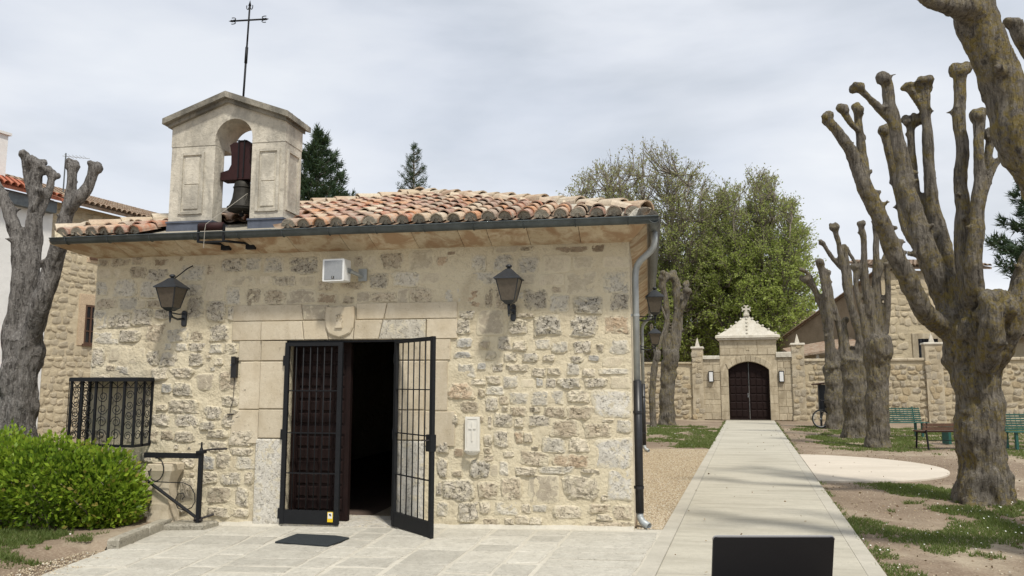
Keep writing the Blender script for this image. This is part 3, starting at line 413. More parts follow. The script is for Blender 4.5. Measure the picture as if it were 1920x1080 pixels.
# gravel strip between chapel and path
gp = [(.02, .02), (pathL(.02) - .01, .02), (pathL(10.6) - .01, 10.6), (.02, 10.4)]
gravel = sheet('gravel_strip', gp, -.05, .0, M['gravel']); tag(gravel, kind='structure')
oc = np.array([(1, 0, 0), (-1, 0, 0), (0, 1, 0), (0, -1, 0), (0, 0, 1), (0, 0, -1)], float); of = np.array([(0, 2, 4), (2, 1, 4), (1, 3, 4), (3, 0, 4), (2, 0, 5), (1, 2, 5), (3, 1, 5), (0, 3, 5)])
def pebbles(name, pts, smin, smax, mat, **kw):
    n = len(pts); s = nrg.uniform(smin, smax, (n, 1, 1)) * nrg.uniform(.6, 1.3, (n, 6, 1)); a = nrg.uniform(0, 6.28, n); c, q = np.cos(a), np.sin(a)
    V = oc[None] * s * np.array([1, .8, .6]); X = V[..., 0] * c[:, None] - V[..., 1] * q[:, None]; Y = V[..., 0] * q[:, None] + V[..., 1] * c[:, None]
    V = np.stack([X, Y, V[..., 2]], -1) + np.asarray(pts)[:, None, :]
    F = of[None] + (np.arange(n) * 6)[:, None, None]
    return np_mesh(name, V.reshape(-1, 3), F.reshape(-1, 3), mat, tint=np.repeat(nrg.random(n), 6), **kw)
gpts = []
while len(gpts) < 15000:
    y = .02 + 10.4 * rng.random() ** 1.5; x = rng.uniform(.03, pathL(y) - .02); gpts.append((x, y, .001))
pb = pebbles('gravel_pebbles', gpts, .007, .016, M['pebble']); tag(pb, 'small tan pebbles of the gravel strip along the chapel', 'gravel', kind='stuff')

# flagstone forecourt
court = empty('forecourt_paving'); tag(court, kind='structure')
lines = [-5.55, -4.85, -4.2, -3.85, -3.05, -2.7, -2.1, -1.53, -1.05, -.66, .30]
def lx(x0, y): k = -.14 + (x0 + 5.55) / 5.85 * .26; return x0 + k * y
for i in range(len(lines) - 1):
    a, b = lines[i], lines[i + 1]
    p = [(lx(a, -9), -9), (lx(b, -9), -9), (lx(b, .06), .06), (lx(a, .06), .06)]
    me = bpy.data.meshes.new('joint_bed'); me.from_pydata([(q[0], q[1], gz(q[0]) - .001) for q in p], [], [(0, 1, 2, 3)]); me.materials.append(M['mortar_pale']); link('joint_bed', me, court)
r2 = random.Random(21)
for i in range(len(lines) - 1):
    a, b = lines[i], lines[i + 1]; y = -.05 - r2.random() * .12
    while y > -4.6:
        ln = r2.uniform(.26, .42) if b - a > .7 else r2.uniform(.3, .62)
        g0 = r2.uniform(.012, .03); j = lambda s=.012: r2.uniform(-s, s)
        yb = y - ln
        p = [(lx(a, yb) + g0 + j(), yb + g0 + j(.03)), (lx(b, yb) - g0 + j(), yb + g0 + j(.03)), (lx(b, y) - g0 + j(), y - g0 + j(.03)), (lx(a, y) + g0 + j(), y - g0 + j(.03))]
        if i == len(lines) - 2:
            p[1] = (pathL(p[1][1]) - .03, p[1][1]); p[2] = (pathL(p[2][1]) - .03, p[2][1])
        # chip the corners a little so that no edge is ruler straight
        q = []
        for k in range(4):
            s, e_ = p[k], p[(k + 1) % 4]; q.append(s); t = r2.uniform(.3, .7); q.append((s[0] + (e_[0] - s[0]) * t + j(.014), s[1] + (e_[1] - s[1]) * t + j(.014)))
        v, f = prism(q, -.03, r2.uniform(.003, .009), .006, flat(0)); me = bpy.data.meshes.new('flagstone'); me.from_pydata(v, [], f); me.materials.append(M['flag']); fix_normals(me); link('flagstone', me, court)
        y = yb
# pale mortar fillet where the wall meets the paving
mb = MB(); xs = np.linspace(-5.3, -.005, 110); rows = []
for k, x in enumerate(xs):
    wd = .05 + .035 * (nz(x * 3.1, 5) + .4); h = .035 + .02 * nz(x * 4.7, 9)
    rows.append([(x, .03, gz(x) + h), (x, -.02, gz(x) + h * .9), (x, -wd * .7 - .01, gz(x) + .018), (x, -wd - .03, gz(x) - .01)])
for r_ in rows: mb.v += r_
for k in range(len(rows) - 1):
    if -4.17 < xs[k] < -2.74: continue
    for j in range(3): a = k * 4 + j; mb.f.append((a, a + 1, a + 5, a + 4))
fil = mb.build('wall_foot_fillet', M['mortar_pale'], court, True)

# planted bed, kerb
mb = MB(); nx, ny = 70, 46
for j in range(ny + 1):
    for i in range(nx + 1):
        x = -13 + (13 - 5.38) * i / nx; y = -3.1 + 4.4 * j / ny
        edge = -5.31 - (y + 1.45) * .18 if y > -1.42 else -5.31 - min(.22, (-1.42 - y) * .6) + .05 * nz(y * 3, 2)
        d = min((edge - x + .1) / (.03 if y > -1.42 else .55), (y + 2.75 + .2 * nz(x, 4)) / .6); s = max(0, min(1, d)); s = s * s * (3 - 2 * s)
        mb.v.append((min(x, edge), y, gz(x) - .035 + .115 * s + .02 * nz(x * 2.3, y * 2.3) * s))
for j in range(ny):
    for i in range(nx): a = j * (nx + 1) + i; mb.f.append((a, a + 1, a + nx + 2, a + nx + 1))
bed = mb.build('planted_bed', M['ground'], None, True); tag(bed, kind='structure')
kb = empty('kerb', (0, 0, 0)); tag(kb, kind='structure')
for y0, y1 in ((-.16, -.78), (-.79, -1.46)):
    xa = -5.3 - (y0 + 1.45) * .18; xb = -5.3 - (y1 + 1.45) * .18
    pobj('kerb_stone', [(xb - .06, y1), (xb + .07, y1 + .01), (xa + .07, y0), (xa - .06, y0)], -.1, .105, .02, flat(0), M['kerb'], kb)
pobj('kerb_stone', [(-5.42, -.44), (-4.93, -.40), (-4.90, -.12), (-5.42, -.10)], -.1, .07, .02, flat(0), M['kerb'], kb)

# ------------------------------------------------------------------ the chapel
CH = empty('chapel', (0, 0, 0), 0, 'small rubble stone chapel with terracotta hip roof, bell gable and open doorway', 'chapel')
XL = -6.85; ZT = 3.215; YB = 11.0
DX0, DX1, DZ = -4.16, -2.745, 2.10
fw = empty('front_wall'); fw.parent = CH
# mortar face: a fine sheet with hand-trowelled unevenness
st_all = STONES
mb = MB(); stp = .05; nx = int(round(-XL / stp)); z0 = -.2; nzn = int(round((ZT + .03 - z0) / stp)); idx = {}
def mort_y(x, z): return .012 * nz(x * 1.7, z * 1.7, 3) + (.010 * nz(x * 6, z * 6, 8) + .007 * nz(x * 15, z * 15, 1)) * (1.7 if x < -4.2 else 1.15) * (1 if z < 2.4 else .5)
for j in range(nzn + 1):
    for i in range(nx + 1):
        x = XL + i * stp; z = z0 + j * stp; idx[i, j] = len(mb.v)
        mb.v.append((min(x, 0.0), (0 if i in (0, nx) else mort_y(x, z)), z))
for j in range(nzn):
    for i in range(nx):
        xc = XL + (i + .5) * stp; zc = z0 + (j + .5) * stp
        if DX0 + .02 < xc < DX1 - .02 and zc < DZ + .02: continue
        mb.f.append((idx[i, j], idx[i + 1, j], idx[i + 1, j + 1], idx[i, j + 1]))
mb.build('mortar_face', M['mortar'], fw, True)
mb = MB(); mb.box(XL + .003, DX0, .025, .62, -.3, 3.3); mb.box(DX1, -.008, .025, .62, -.3, 3.3); mb.box(DX0, DX1, .025, .62, DZ + .02, 3.3)
mb.build('wall_core', M['mortar'], fw)
HH = dict(s=.006, n=.007, d=.007, g=.013, p=.019, P=.024, b=.017, r=.021, o=.018, B=.014, G=.012)
def stone_obj(x0, z0, x1, z1, t, seed, parent):
    """rough face whose rim dives under the mortar, so the joint line is irregular"""
    r = random.Random(seed); w2, h2 = (x1 - x0) / 2 * 1.04 + .004, (z1 - z0) / 2 * 1.05 + .004; cx, cz = (x0 + x1) / 2, (z0 + z1) / 2
    fl = t in 'snd'; h = HH[t] * (.5 if cz > 2.5 else 1.0) * r.uniform(.8, 1.25); n = 20; p = {'s': 7, 'n': 6, 'G': 7, 'd': 6, 'g': 5.5}.get(t, 4.6); ja = {'s': .03, 'n': .05, 'G': .05, 'd': .07}.get(t, .11)
    ph = r.uniform(0, 50); sk = r.uniform(-.2, .2); tp = r.uniform(-.12, .12); V = []; F = []; T = []
    rho = (.14, .34, .54, .72, .86, .95, 1.0, 1.1); am = .4 if fl else 1.25
    for q, k in enumerate(rho):
        for i in range(n):
            a = 2 * math.pi * i / n; ca, sa = math.cos(a), math.sin(a)
            ex = math.copysign(abs(ca) ** (2 / p), ca); ez = math.copysign(abs(sa) ** (2 / p), sa)
            jr = 1 + ja * 1.7 * nz(ca * 1.4 + ph, sa * 1.4, ph) + ja * .9 * nz(ca * 4 + ph, sa * 4, 1)
            X = cx + w2 * (ex * (1 + tp * ez) + sk * .25 * ez) * jr * k; Z = cz + h2 * (ez + sk * .3 * ex) * jr * k
            rough_ = .55 * nz(X * 8 + ph, Z * 8, ph) + .55 * nz(X * 19, Z * 19, ph) + .35 * nz(X * 41, Z * 41, ph)
            y = -h * (.95 - .85 * k ** 8 + am * rough_) if q < 7 else .03
            V.append((min(X, -.002 if x1 > -.05 else 9), y, Z)); T.append((1, 1, 1, .95, .7, .4, .15, 0)[q])
    for q in range(len(rho) - 1):
        for i in range(n): a = q * n + i; b = q * n + (i + 1) % n; F.append((a, b, b + n, a + n))
    V.append((cx, -h * 1.15, cz)); T.append(1)
    for i in range(n): F.append(((i + 1) % n, i, len(V) - 1))
    me = bpy.data.meshes.new('stone'); me.from_pydata(V, [], F); me.materials.append(SM[t]); me.polygons.foreach_set('use_smooth', [fl or t == 'G'] * len(me.polygons)); fix_normals(me)
    at = me.attributes.new('tint', 'FLOAT', 'POINT'); at.data.foreach_set('value', T)
    return link('stone', me, parent)
boxes = [(-4.2, -.2, -2.7, 2.12), (-4.92, .8, -4.16, 2.56), (-4.54, -.1, -4.16, 1), (-2.75, -.1, -1.98, 2.56), (-4.9, 2.08, -2.0, 2.58)] + [s[:4] for s in STONES]
allst = list(STONES)
rf = random.Random(5); tries = 0
while len(allst) < 298 and tries < 30000:      # small packing stones in the gaps
    tries += 1; x = rf.uniform(XL + .06, -.1); z = rf.uniform(-.05, 2.9); w_ = rf.uniform(.05, .2) if x < -5.7 else rf.uniform(.05, .11); h_ = w_ * rf.uniform(.5, .9)
    m = .022; b = (x - w_ / 2 - m, z - h_ / 2 - m, x + w_ / 2 + m, z + h_ / 2 + m)
    if any(min(b[2], q[2]) > max(b[0], q[0]) and min(b[3], q[3]) > max(b[1], q[1]) for q in boxes): continue
    s = (x - w_ / 2, z - h_ / 2, x + w_ / 2, z + h_ / 2, rf.choice('rrrbpg')); allst.append(s); boxes.append(b)
for k, s in enumerate(allst): stone_obj(*s, 100 + k, fw)

# door surround: dressed blocks
ds = empty('door_surround'); ds.parent = CH
def blk(x0, x1, z0, z1, hi, mat='ashlar', lo=-.03, c=.007, nm='dressed_block', par=None, sl=0, sr=0, g=.004):
    o = pobj(nm, [(x0 + g, z0 + g), (x1 - g, z0 + g), (x1 - g + sr, z1 - g), (x0 + g + sl, z1 - g)], lo, hi, c, vmapY(), M[mat] if mat in M else SM[mat], par or ds)
    at = o.data.attributes.new('tint', 'FLOAT', 'POINT'); at.data.foreach_set('value', [1.0] * len(o.data.vertices)); return o
XA, XB = -4.49, -2.41; XO, XP = -4.80, -2.10
for (z0, z1) in ((1.86, 2.105), (1.28, 1.855), (.93, 1.275)):
    blk(XA, DX0 + .008, z0, z1, .045); blk(DX1 - .008, XB, z0, z1, .045)
blk(XA - .02, DX0 + .012, -.12, .925, .05, 'G', nm='dressed_block', c=.012); blk(DX1 - .012, XB + .02, -.12, .925, .05, 'G', c=.012)
for (z0, z1, e_) in ((1.86, 2.11, 0), (1.27, 1.855, .03), (.86, 1.265, -.06)):
    blk(XO + e_, XA - .001, z0, z1, .018); blk(XB + .001, XP - e_, z0, z1, .018)
# lintel: flat arch of joggled blocks, inner band proud of the outer one
blk(-4.50, -3.93, 2.11, 2.345, .05, sr=-.03, sl=0); blk(-3.93, -3.62, 2.11, 2.345, .05, sl=-.03, sr=-.015)
blk(-3.62, -3.30, 2.11, 2.345, .05, sl=-.015, sr=.015); blk(-3.30, -2.98, 2.11, 2.345, .05, sl=.015, sr=.05); blk(-2.98, -2.40, 2.11, 2.345, .05, 'g', sl=.05)
blk(-4.90, -4.50, 2.11, 2.35, .022); blk(-4.90, -3.96, 2.352, 2.55, .022, sr=-.03); blk(-3.96, -3.64, 2.352, 2.54, .022, 'n', sl=-.03); blk(-3.28, -2.93, 2.352, 2.55, .022, sr=.04)
blk(-2.93, -2.02, 2.352, 2.55, .022, sl=.04); blk(-2.40, -2.02, 2.11, 2.35, .022)
# carved shield on the lintel
sh = []
for (a, b) in [(-.175, .185), (-.06, .175), (0, .19), (.06, .175), (.175, .185), (.185, .05), (.175, -.07), (.14, -.14), (.07, -.175), (0, -.195), (-.07, -.175), (-.14, -.14), (-.175, -.07), (-.185, .05)]: sh.append((-3.47 + a, 2.325 + b))
sh = sh[::-1]
shield = pobj('shield', sh, .02, .078, .012, vmapY(), M['ashlar'], ds); tag(shield, 'carved stone shield with a small tower in relief')
mb = MB()
def rel(x0, x1, z0, z1, h=.090): mb.box(-3.47 + x0, -3.47 + x1, -h, -.07, 2.325 + z0, 2.325 + z1)
rel(-.045, .045, -.075, -.055, .098); rel(-.038, .038, -.055, .0); rel(-.045, -.03, .0, .02); rel(-.008, .008, 0, .02); rel(.03, .045, 0, .02)
for a, z_ in ((-.03, .04), (0, .05), (.03, .04)): rel(a - .006, a + .006, z_, z_ + .045); rel(a - .011, a + .011, z_ + .028, z_ + .036)
mb.build('carved_tower', M['ashlar'], shield)
blk(DX0, DX1, -.14, -.045, .06, 'G', lo=-.6, nm='door_sill')
# wooden door: left leaf shut, right leaf swung inwards
def door_leaf(par_loc, rz, wd):
    d = empty('wooden_door', par_loc, rz); d.parent = CH
    mb = MB(); mb.box(0, wd, 0, .05, -.04, 2.1); mb.build('door_board', M['door'], d)
    mb = MB()
    for (x0, x1) in ((.0, .06), (wd - .06, wd)): mb.box(x0, x1, -.018, -.0005, -.04, 2.1)
    for z in (-.04, .98, 2.0): mb.box(.06, wd - .06, -.018, -.0005, z, z + .09)
    mb.build('door_frame', M['door'], d)
    nxp = 4; pw = (wd - .14) / nxp
    for half in ((.07, .96), (1.09, 1.98)):
        nr = 6; phh = (half[1] - half[0]) / nr
        for i in range(nxp):
            for j in range(nr):
                if (i + j) % 2 == 0 or True:
                    x0 = .07 + i * pw + .012; z0 = half[0] + j * phh + .012; x1 = x0 + pw - .024; z1 = z0 + phh - .024
                    pobj('raised_panel', [(x0, z0), (x1, z0), (x1, z1), (x0, z1)], .0005, .022, .016, lambda a, b, h: (a, -h, b), M['door'], d)
    return d
door_leaf((DX0 + .02, .16, 0), 0, .75)
door_leaf((DX1 - .02, .20, 0), R(82), .68)
mb = MB()
mb.box(DX0 - 2.7, DX1 + 2.7, .63, .66, -.1, 3.2)
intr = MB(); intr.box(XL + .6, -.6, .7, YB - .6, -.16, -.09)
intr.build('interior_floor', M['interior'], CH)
# side, back and left walls
sw = empty('side_wall'); sw.parent = CH
mb = MB(); ny = 200; nzz = 30
for j in range(nzz + 1):
    for i in range(ny + 1):
        y = YB * i / ny; z = -.1 + (ZT + .12) * j / nzz
        mb.v.append(((0 if i == 0 else .006 * nz(y * 3, z * 3, 5) + .01 * nz(y * .8, z * .9, 2)), y, z))
for j in range(nzz):
    for i in range(ny): a = j * (ny + 1) + i; mb.f.append((a, a + 1, a + ny + 2, a + ny + 1))
mb.build('rendered_face', M['mortar_side'], sw, True)
mb = MB(); mb.box(-.6, -.02, .63, YB, -.2, 3.3); mb.box(XL, XL + .6, .63, YB, -.4, 3.3); mb.box(XL + .6, -.6, YB - .6, YB, -.3, 3.3); mb.build('wall_core', M['mortar_side'], sw)
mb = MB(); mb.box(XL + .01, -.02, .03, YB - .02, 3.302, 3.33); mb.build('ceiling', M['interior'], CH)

# cornice: coved ashlar blocks with a mitre at the corners
cn = empty('cornice'); cn.parent = CH
prof = [(0, 3.20), (.07, 3.215), (.19, 3.255), (.30, 3.30), (.385, 3.335), (.40, 3.385), (.0, 3.40)]   # (overhang, z)
KS = .52     # the side eave is shallower than the front one
def cornice_block(a, b, ma, mb_, mapf):
    v = []; g_ = .003
    for (o_, z) in prof: v.append(mapf(a + g_ - (o_ if ma else 0), o_, z))
    for (o_, z) in prof: v.append(mapf(b - g_ + (o_ * KS if mb_ else 0), o_, z))
    n = len(prof); f = [(i, (i + 1) % n, n + (i + 1) % n, n + i) for i in range(n)] + [tuple(range(n - 1, -1, -1)), tuple(n + i for i in range(n))]
    me = bpy.data.meshes.new('cornice_block'); me.from_pydata(v, [], f); me.materials.append(M['cornice']); fix_normals(me); return link('cornice_block', me, cn)
r3 = random.Random(9); x = XL
while x < -.001:
    e_ = min(0, x + r3.uniform(.32, .7)); e_ = 0 if e_ > -.3 else e_
    cornice_block(x, e_, x == XL, e_ == 0, lambda a, o_, z: (a, -o_ - .001, z)); x = e_
y = 0
while y < YB:
    e_ = min(YB, y + r3.uniform(.5, .9)); cornice_block(y, e_, y == 0, False, lambda a, o_, z: (o_ * KS + .001, a, z)); y = e_
y = 0
while y < 5:
    e_ = y + .8; cornice_block(y, e_, y == 0, False, lambda a, o_, z: (XL - o_ - .001, a, z)); y = e_

# ------------------------------------------------------------------ roof
RF = empty('roof'); RF.parent = CH
EX0, EX1, EY0, EZ = XL - .33, .22, -.40, 3.40; APX = (EX0 + EX1) / 2; RUN = APX - EX0; APY = EY0 + RUN; APZ = 4.64
EYB = YB + .4
mb = MB(); mb.add([(EX0, EY0, EZ), (EX1, EY0, EZ), (EX1, EYB, EZ), (EX0, EYB, EZ), (APX, APY, APZ - .02), (APX, EYB, APZ - .02)], [(0, 1, 4), (1, 2, 5, 4), (3, 0, 4, 5), (0, 3, 2, 1), (2, 3, 5)])
mb.build('roof_deck', M['plug'], RF)
th = math.atan2(APZ - EZ, RUN); ct, sn = math.cos(th), math.sin(th)
def tile_mesh(name, r0, r1, L, mat, segs=8, t=.013, arc=1.0, rough=0, seed=0):
    v = []; f = []; rr = random.Random(seed)
    for (y, r) in ((0, r0), (L, r1)):
        for q, dr in ((0, 0), (1, -t)):
            for k in range(segs + 1):
                a = math.pi * (.5 - arc / 2) + math.pi * arc * k / segs; j_ = 1 + rough * rr.uniform(-1, 1)
                v.append(((r + dr) * math.cos(a) * j_, y + (rough * .1 * rr.uniform(-1, 1)), (r + dr) * math.sin(a) * 1.02))
    n = segs + 1
    for k in range(segs):
        f += [(k, k + 1, 2 * n + k + 1, 2 * n + k), (n + k + 1, n + k, 3 * n + k, 3 * n + k + 1), (k + 1, k, n + k, n + k + 1), (2 * n + k, 2 * n + k + 1, 3 * n + k + 1, 3 * n + k)]
    f += [(0, 2 * n, 3 * n, n), (segs, n + segs, 3 * n + segs, 2 * n + segs)]
    me = bpy.data.meshes.new(name); me.from_pydata(v, [], f); me.materials.append(mat)
    fix_normals(me); return me
T_COV = [tile_mesh('roof_tile', .088, .070, .46, M['tile'], rough=.03, seed=s) for s in range(4)]
PIT = .202; EXP = .335; r4 = random.Random(33)
ncol = int((EX1 - EX0) / PIT)
x00 = EX0 + ((EX1 - EX0) - (ncol - 1) * PIT) / 2
chv = []; chf = []
def slope_pt(x, s, h): return (x, EY0 + s * ct - h * sn, EZ + s * sn + h * ct)
for c in range(ncol):
    x = x00 + c * PIT; smax = (min(x - EX0, EX1 - x)) / ct - .05; row = 0
    while True:
        s = row * EXP - .05
        if s > smax - .12: break
        y = EY0 + s * ct
        inb = (-5.92 < x < -4.17 and y < .43)
        if not inb:
            lo = r4.uniform(-.012, .012)
            p = slope_pt(x + lo, s + r4.uniform(-.02, .02), .052 + .004 * (row % 2) + r4.uniform(0, .008))
            link('roof_tile', T_COV[r4.randrange(4)], RF, p, (th - R(2.2) + R(r4.uniform(-1.2, 1.2)), R(r4.uniform(-3, 3)), R(r4.uniform(-2.5, 2.5))))
            # channel tile to the right of this column, joined
        if not (-5.92 < x + PIT / 2 < -4.17 and y < .43) and x + PIT / 2 < EX1 - (y - EY0) + .1:
            b = len(chv); sg = 6
            for (ss, hh, rr_) in ((s, .075, .085), (s + .42, .055, .072)):
                for k in range(sg + 1):
                    a = math.pi + math.pi * k / sg; q = slope_pt(x + PIT / 2 + rr_ * math.cos(a), ss, hh + .055 * (1 + math.sin(a)) - .05); chv.append(q)
            for k in range(sg): chf.append((b + k, b + k + 1, b + sg + 2 + k, b + sg + 1 + k))
        row += 1
    # eave plug of grey mortar under the first tile
    if not (-5.92 < x < -4.17):
        mb = MB(); v = []; n = 9
        for d in (0, .05):
            v.append(slope_pt(x, -.03 + d, .028))
            for k in range(n + 1):
                a = math.pi * k / n; v.append(slope_pt(x + .083 * math.cos(a), -.035 + d + .006 * nz(x * 9 + a, d), .05 + .082 * math.sin(a)))
        f = [(0,) + (k, k + 1) for k in range(1, n + 1)] + [(k, k + n + 2, k + n + 3, k + 1) for k in range(1, n + 1)]
        mb.add(v, f); mb.build('mortar_plug', M['plug'], RF)
ch = MB(); ch.v = chv; ch.f = chf; o = ch.build('channel_tiles', M['tile_dark'], RF, True); tag(o, kind='stuff')
# far slopes (edge-on in view): joined tiles
mb = MB(); tm = tile_mesh('t', .088, .074, .44, M['tile'], 6)
tv = np.array([v.co[:] for v in tm.vertices]); tfc = [tuple(p.vertices) for p in tm.polygons]
def put(mbx, M4):
    A = np.array(M4); q = tv @ A[:3, :3].T + A[:3, 3]; mbx.add(q.tolist(), tfc)
for side in (1, -1):
    y = EY0 + .1
    while y < EYB - .05:
        smax = min(y - EY0, RUN) / ct - .1; row = 0
        while row * EXP < smax:
            s = row * EXP - .03; X = (EX1 - s * ct - .05 * sn) if side == 1 else (EX0 + s * ct + .05 * sn); Zq = EZ + s * sn + .05 * ct
            put(mb, Matrix.Translation((X, y, Zq)) @ Matrix.Rotation(R(90) * side, 4, 'Z') @ Matrix.Rotation(th - R(2), 4, 'X')); row += 1
        y += PIT
o = mb.build('side_slope_tiles', M['tile'], RF); tag(o, kind='stuff')
# hips: mortar bed and large cover tiles
T_HIP = [tile_mesh('hip_tile', .112, .092, .46, M['tile_pale'], segs=9, t=.016, rough=.05, seed=s) for s in (11, 12, 13)]
for sx in (1, -1):
    A = Vector((EX1 if sx == 1 else EX0, EY0, EZ)); B = Vector((APX, APY, APZ)); d = (B - A); Ln = d.length; d.normalize(); q = d.to_track_quat('Y', 'Z')
    mb = MB(); n = 40
    for k in range(n + 1):
        p = A + d * (Ln * k / n); s_ = Vector((d.y, -d.x, 0)).normalized()
        wv = .15 + .03 * nz(k * .9, sx * 3) + (.05 if sx == 1 else 0) * max(0, 1 - k / 14); hv = .105 + .02 * nz(k * .7, sx * 5)
        for (o_, h) in ((-wv, -.03), (-wv * .7, hv * .75), (0, hv), (wv * .7, hv * .75), (wv, -.03)):
            pp = p + s_ * o_; mb.v.append((pp.x, pp.y, pp.z + h))
    for k in range(n):
        for j in range(4): a = k * 5 + j; mb.f.append((a, a + 1, a + 6, a + 5))
    mb.f.append((0, 1, 2, 3, 4))
    mb.build('hip_mortar', M['mortar_pale'] if sx == 1 else M['mortar'], RF, True)
    k = 0; s = .02
    while s < Ln - .3:
        p = A + d * s + Vector((0, 0, .075 + .01 * (k % 2)))
        if not (sx == -1 and p.x > -5.98 and p.y < .5):
            o = link('hip_tile', T_HIP[k % 3], RF, p); o.rotation_mode = 'QUATERNION'; o.rotation_quaternion = q @ Matrix.Rotation(-R(2.5), 3, 'X').to_quaternion()
        s += .38; k += 1
mb = MB()
for k in range(18):
    y = APY - .15 + k * .42; v_, f_ = [], []
    put(mb, Matrix.Translation((APX, y, APZ + .06)) @ Matrix.Scale(1.45, 4, (1, 0, 0)) @ Matrix.Scale(1.3, 4, (0, 0, 1)))
mb.build('ridge_tiles', M['tile_pale'], RF)

# ------------------------------------------------------------------ bell gable
BG = empty('bell_gable'); BG.parent = CH
BX0, BX1, BY0, BY1 = -5.835, -4.262, -.05, .41; AX0, AX1 = -5.225, -4.712; ZB0 = 3.36; SPR = 4.70; ZE = 4.88; ZA = 5.17; bxc = -5.06
arch = []
ac = (AX0 + AX1) / 2; ar = (AX1 - AX0) / 2
for k in range(15): a = math.pi - math.pi * k / 14; arch.append((ac + ar * math.cos(a), SPR + ar * math.sin(a)))
def xz_prism(name, poly, y0, y1, mat, par):
    n = len(poly); v = [(p[0], y0, p[1]) for p in poly] + [(p[0], y1, p[1]) for p in poly]
    f = [tuple(range(n)), tuple(range(2 * n - 1, n - 1, -1))] + [(i, n + i, n + (i + 1) % n, (i + 1) % n) for i in range(n)]
    me = bpy.data.meshes.new(name); me.from_pydata(v, [], f); me.materials.append(mat); fix_normals(me); return link(name, me, par)
for (a, b, nm) in ((BX0, AX0, 'pillar'), (AX1, BX1, 'pillar')):
    # plan of the pillar: the inner back corner is splayed, as the jamb is shallower than the flank
    pl = [(a, BY0), (b, BY0), (b, .17), (b - .2, BY1), (a, BY1)] if b == AX0 else [(a, BY0), (b, BY0), (b, BY1), (a + .2, BY1), (a, .17)]
    v, f = prism(pl, ZB0, SPR - .08, .0005, lambda u_, w_, h: (u_, w_, h)); me = bpy.data.meshes.new(nm); me.from_pydata(v, [], f); me.materials.append(M['belfry']); fix_normals(me); link(nm, me, BG)
hd = [(BX0 - .006, SPR - .078), (AX0 - .0, SPR - .078)] + arch + [(AX1, SPR - .078), (BX1 + .006, SPR - .078), (BX1 + .006, ZE), (bxc, ZA), (BX0 - .006, ZE)]
xz_prism('arch_head', hd, BY0 - .006, BY1 + .006, M['belfry'], BG)
def frame(x0, x1, z0, z1, mapf, t=.035, h=.02):
    mb = MB()
    for (a, b, c_, d_) in ((x0 - t, x0, z0 - t, z1 + t), (x1, x1 + t, z0 - t, z1 + t), (x0, x1, z0 - t, z0), (x0, x1, z1, z1 + t)):
        v, f = prism([(a, c_), (b, c_), (b, d_), (a, d_)], -.01, h, .006, mapf); mb.add(v, f)
    o = mb.build('panel_moulding', M['belfry'], BG); fix_normals(o.data); return o
frame(-5.66, -5.40, 3.76, 4.50, vmapY(BY0)); frame(-4.60, -4.36, 3.76, 4.50, vmapY(BY0))
frame(.04, .32, 3.78, 4.50, lambda a, b, h: (BX1 + h, a, b))
for (a, b) in ((-5.63, -5.43), (-4.57, -4.39)):
    pobj('panel_slab', [(a, 3.79), (b, 3.79), (b, 4.11), (a, 4.11)], -.02, .012, .006, vmapY(BY0), M['belfry'], BG)
    pobj('panel_slab', [(a, 4.116), (b, 4.116), (b, 4.47), (a, 4.47)], -.02, .012, .006, vmapY(BY0), M['belfry'], BG)
# gable cap: moulded raking cornice
for (sx, xe) in ((-1, BX0 - .09), (1, BX1 + .07)):
    p0 = (xe, ZE - .10 * 0 - .035); slope = (ZA - ZE) / (BX1 - bxc); zl = ZA - abs(xe - bxc) * slope
    def cap(name, t0, t1, ov, ex):
        xq = xe + sx * ex; zq = ZA - abs(xq - bxc) * slope
        poly = [(bxc, ZA + t0), (xq, zq + t0), (xq, zq + t1), (bxc, ZA + t1)]
        if sx == 1: poly = poly[::-1]
        return xz_prism(name, poly, BY0 - ov, BY1 + ov, M['belfry_cap'], BG)
    cap('raking_moulding', -.002, .05, .05, -.05); cap('cap_slab', .05, .125, .11, .0)
    # rough weathered top with small stones of lichen and mortar
    mb = MB(); r5 = random.Random(4 + sx)
    for k in range(26):
        t = r5.random(); x = bxc + (xe - bxc) * t; y = r5.uniform(BY0 - .08, BY1 + .08); z = ZA - abs(x - bxc) * slope + .122; s_ = r5.uniform(.015, .04)
        mb.add([(x + s_ * a, y + s_ * b, z + s_ * .45 * c_) for a, b, c_ in oc], [tuple(t_) for t_ in of])
    mb.build('weathered_crust', M['belfry_cap'], BG)
# lead flashing round the foot
mb = MB(); e_ = .012
for (a, b) in ((BX0, AX0), (AX1, BX1)):
    mb.box(a - e_, b + e_, BY0 - e_ - .004, BY1 + e_, 3.34, 3.63)
mb.box(AX0 + e_, AX1 - e_, BY0 - .01, BY1, 3.34, 3.50)
mb.box(BX0 - .05, BX1 + .05, -.43, BY0 - e_ - .006, 3.385, 3.415)
mb.build('lead_flashing', M['lead'], BG)
for (a, b) in ((BX0, AX0), (AX1, BX1)):
    mb = MB(); mb.box(a - .02, b + .02, BY0 - .03, BY1 + .02, 3.615, 3.638); mb.build('flashing_seam', M['lead'], BG)

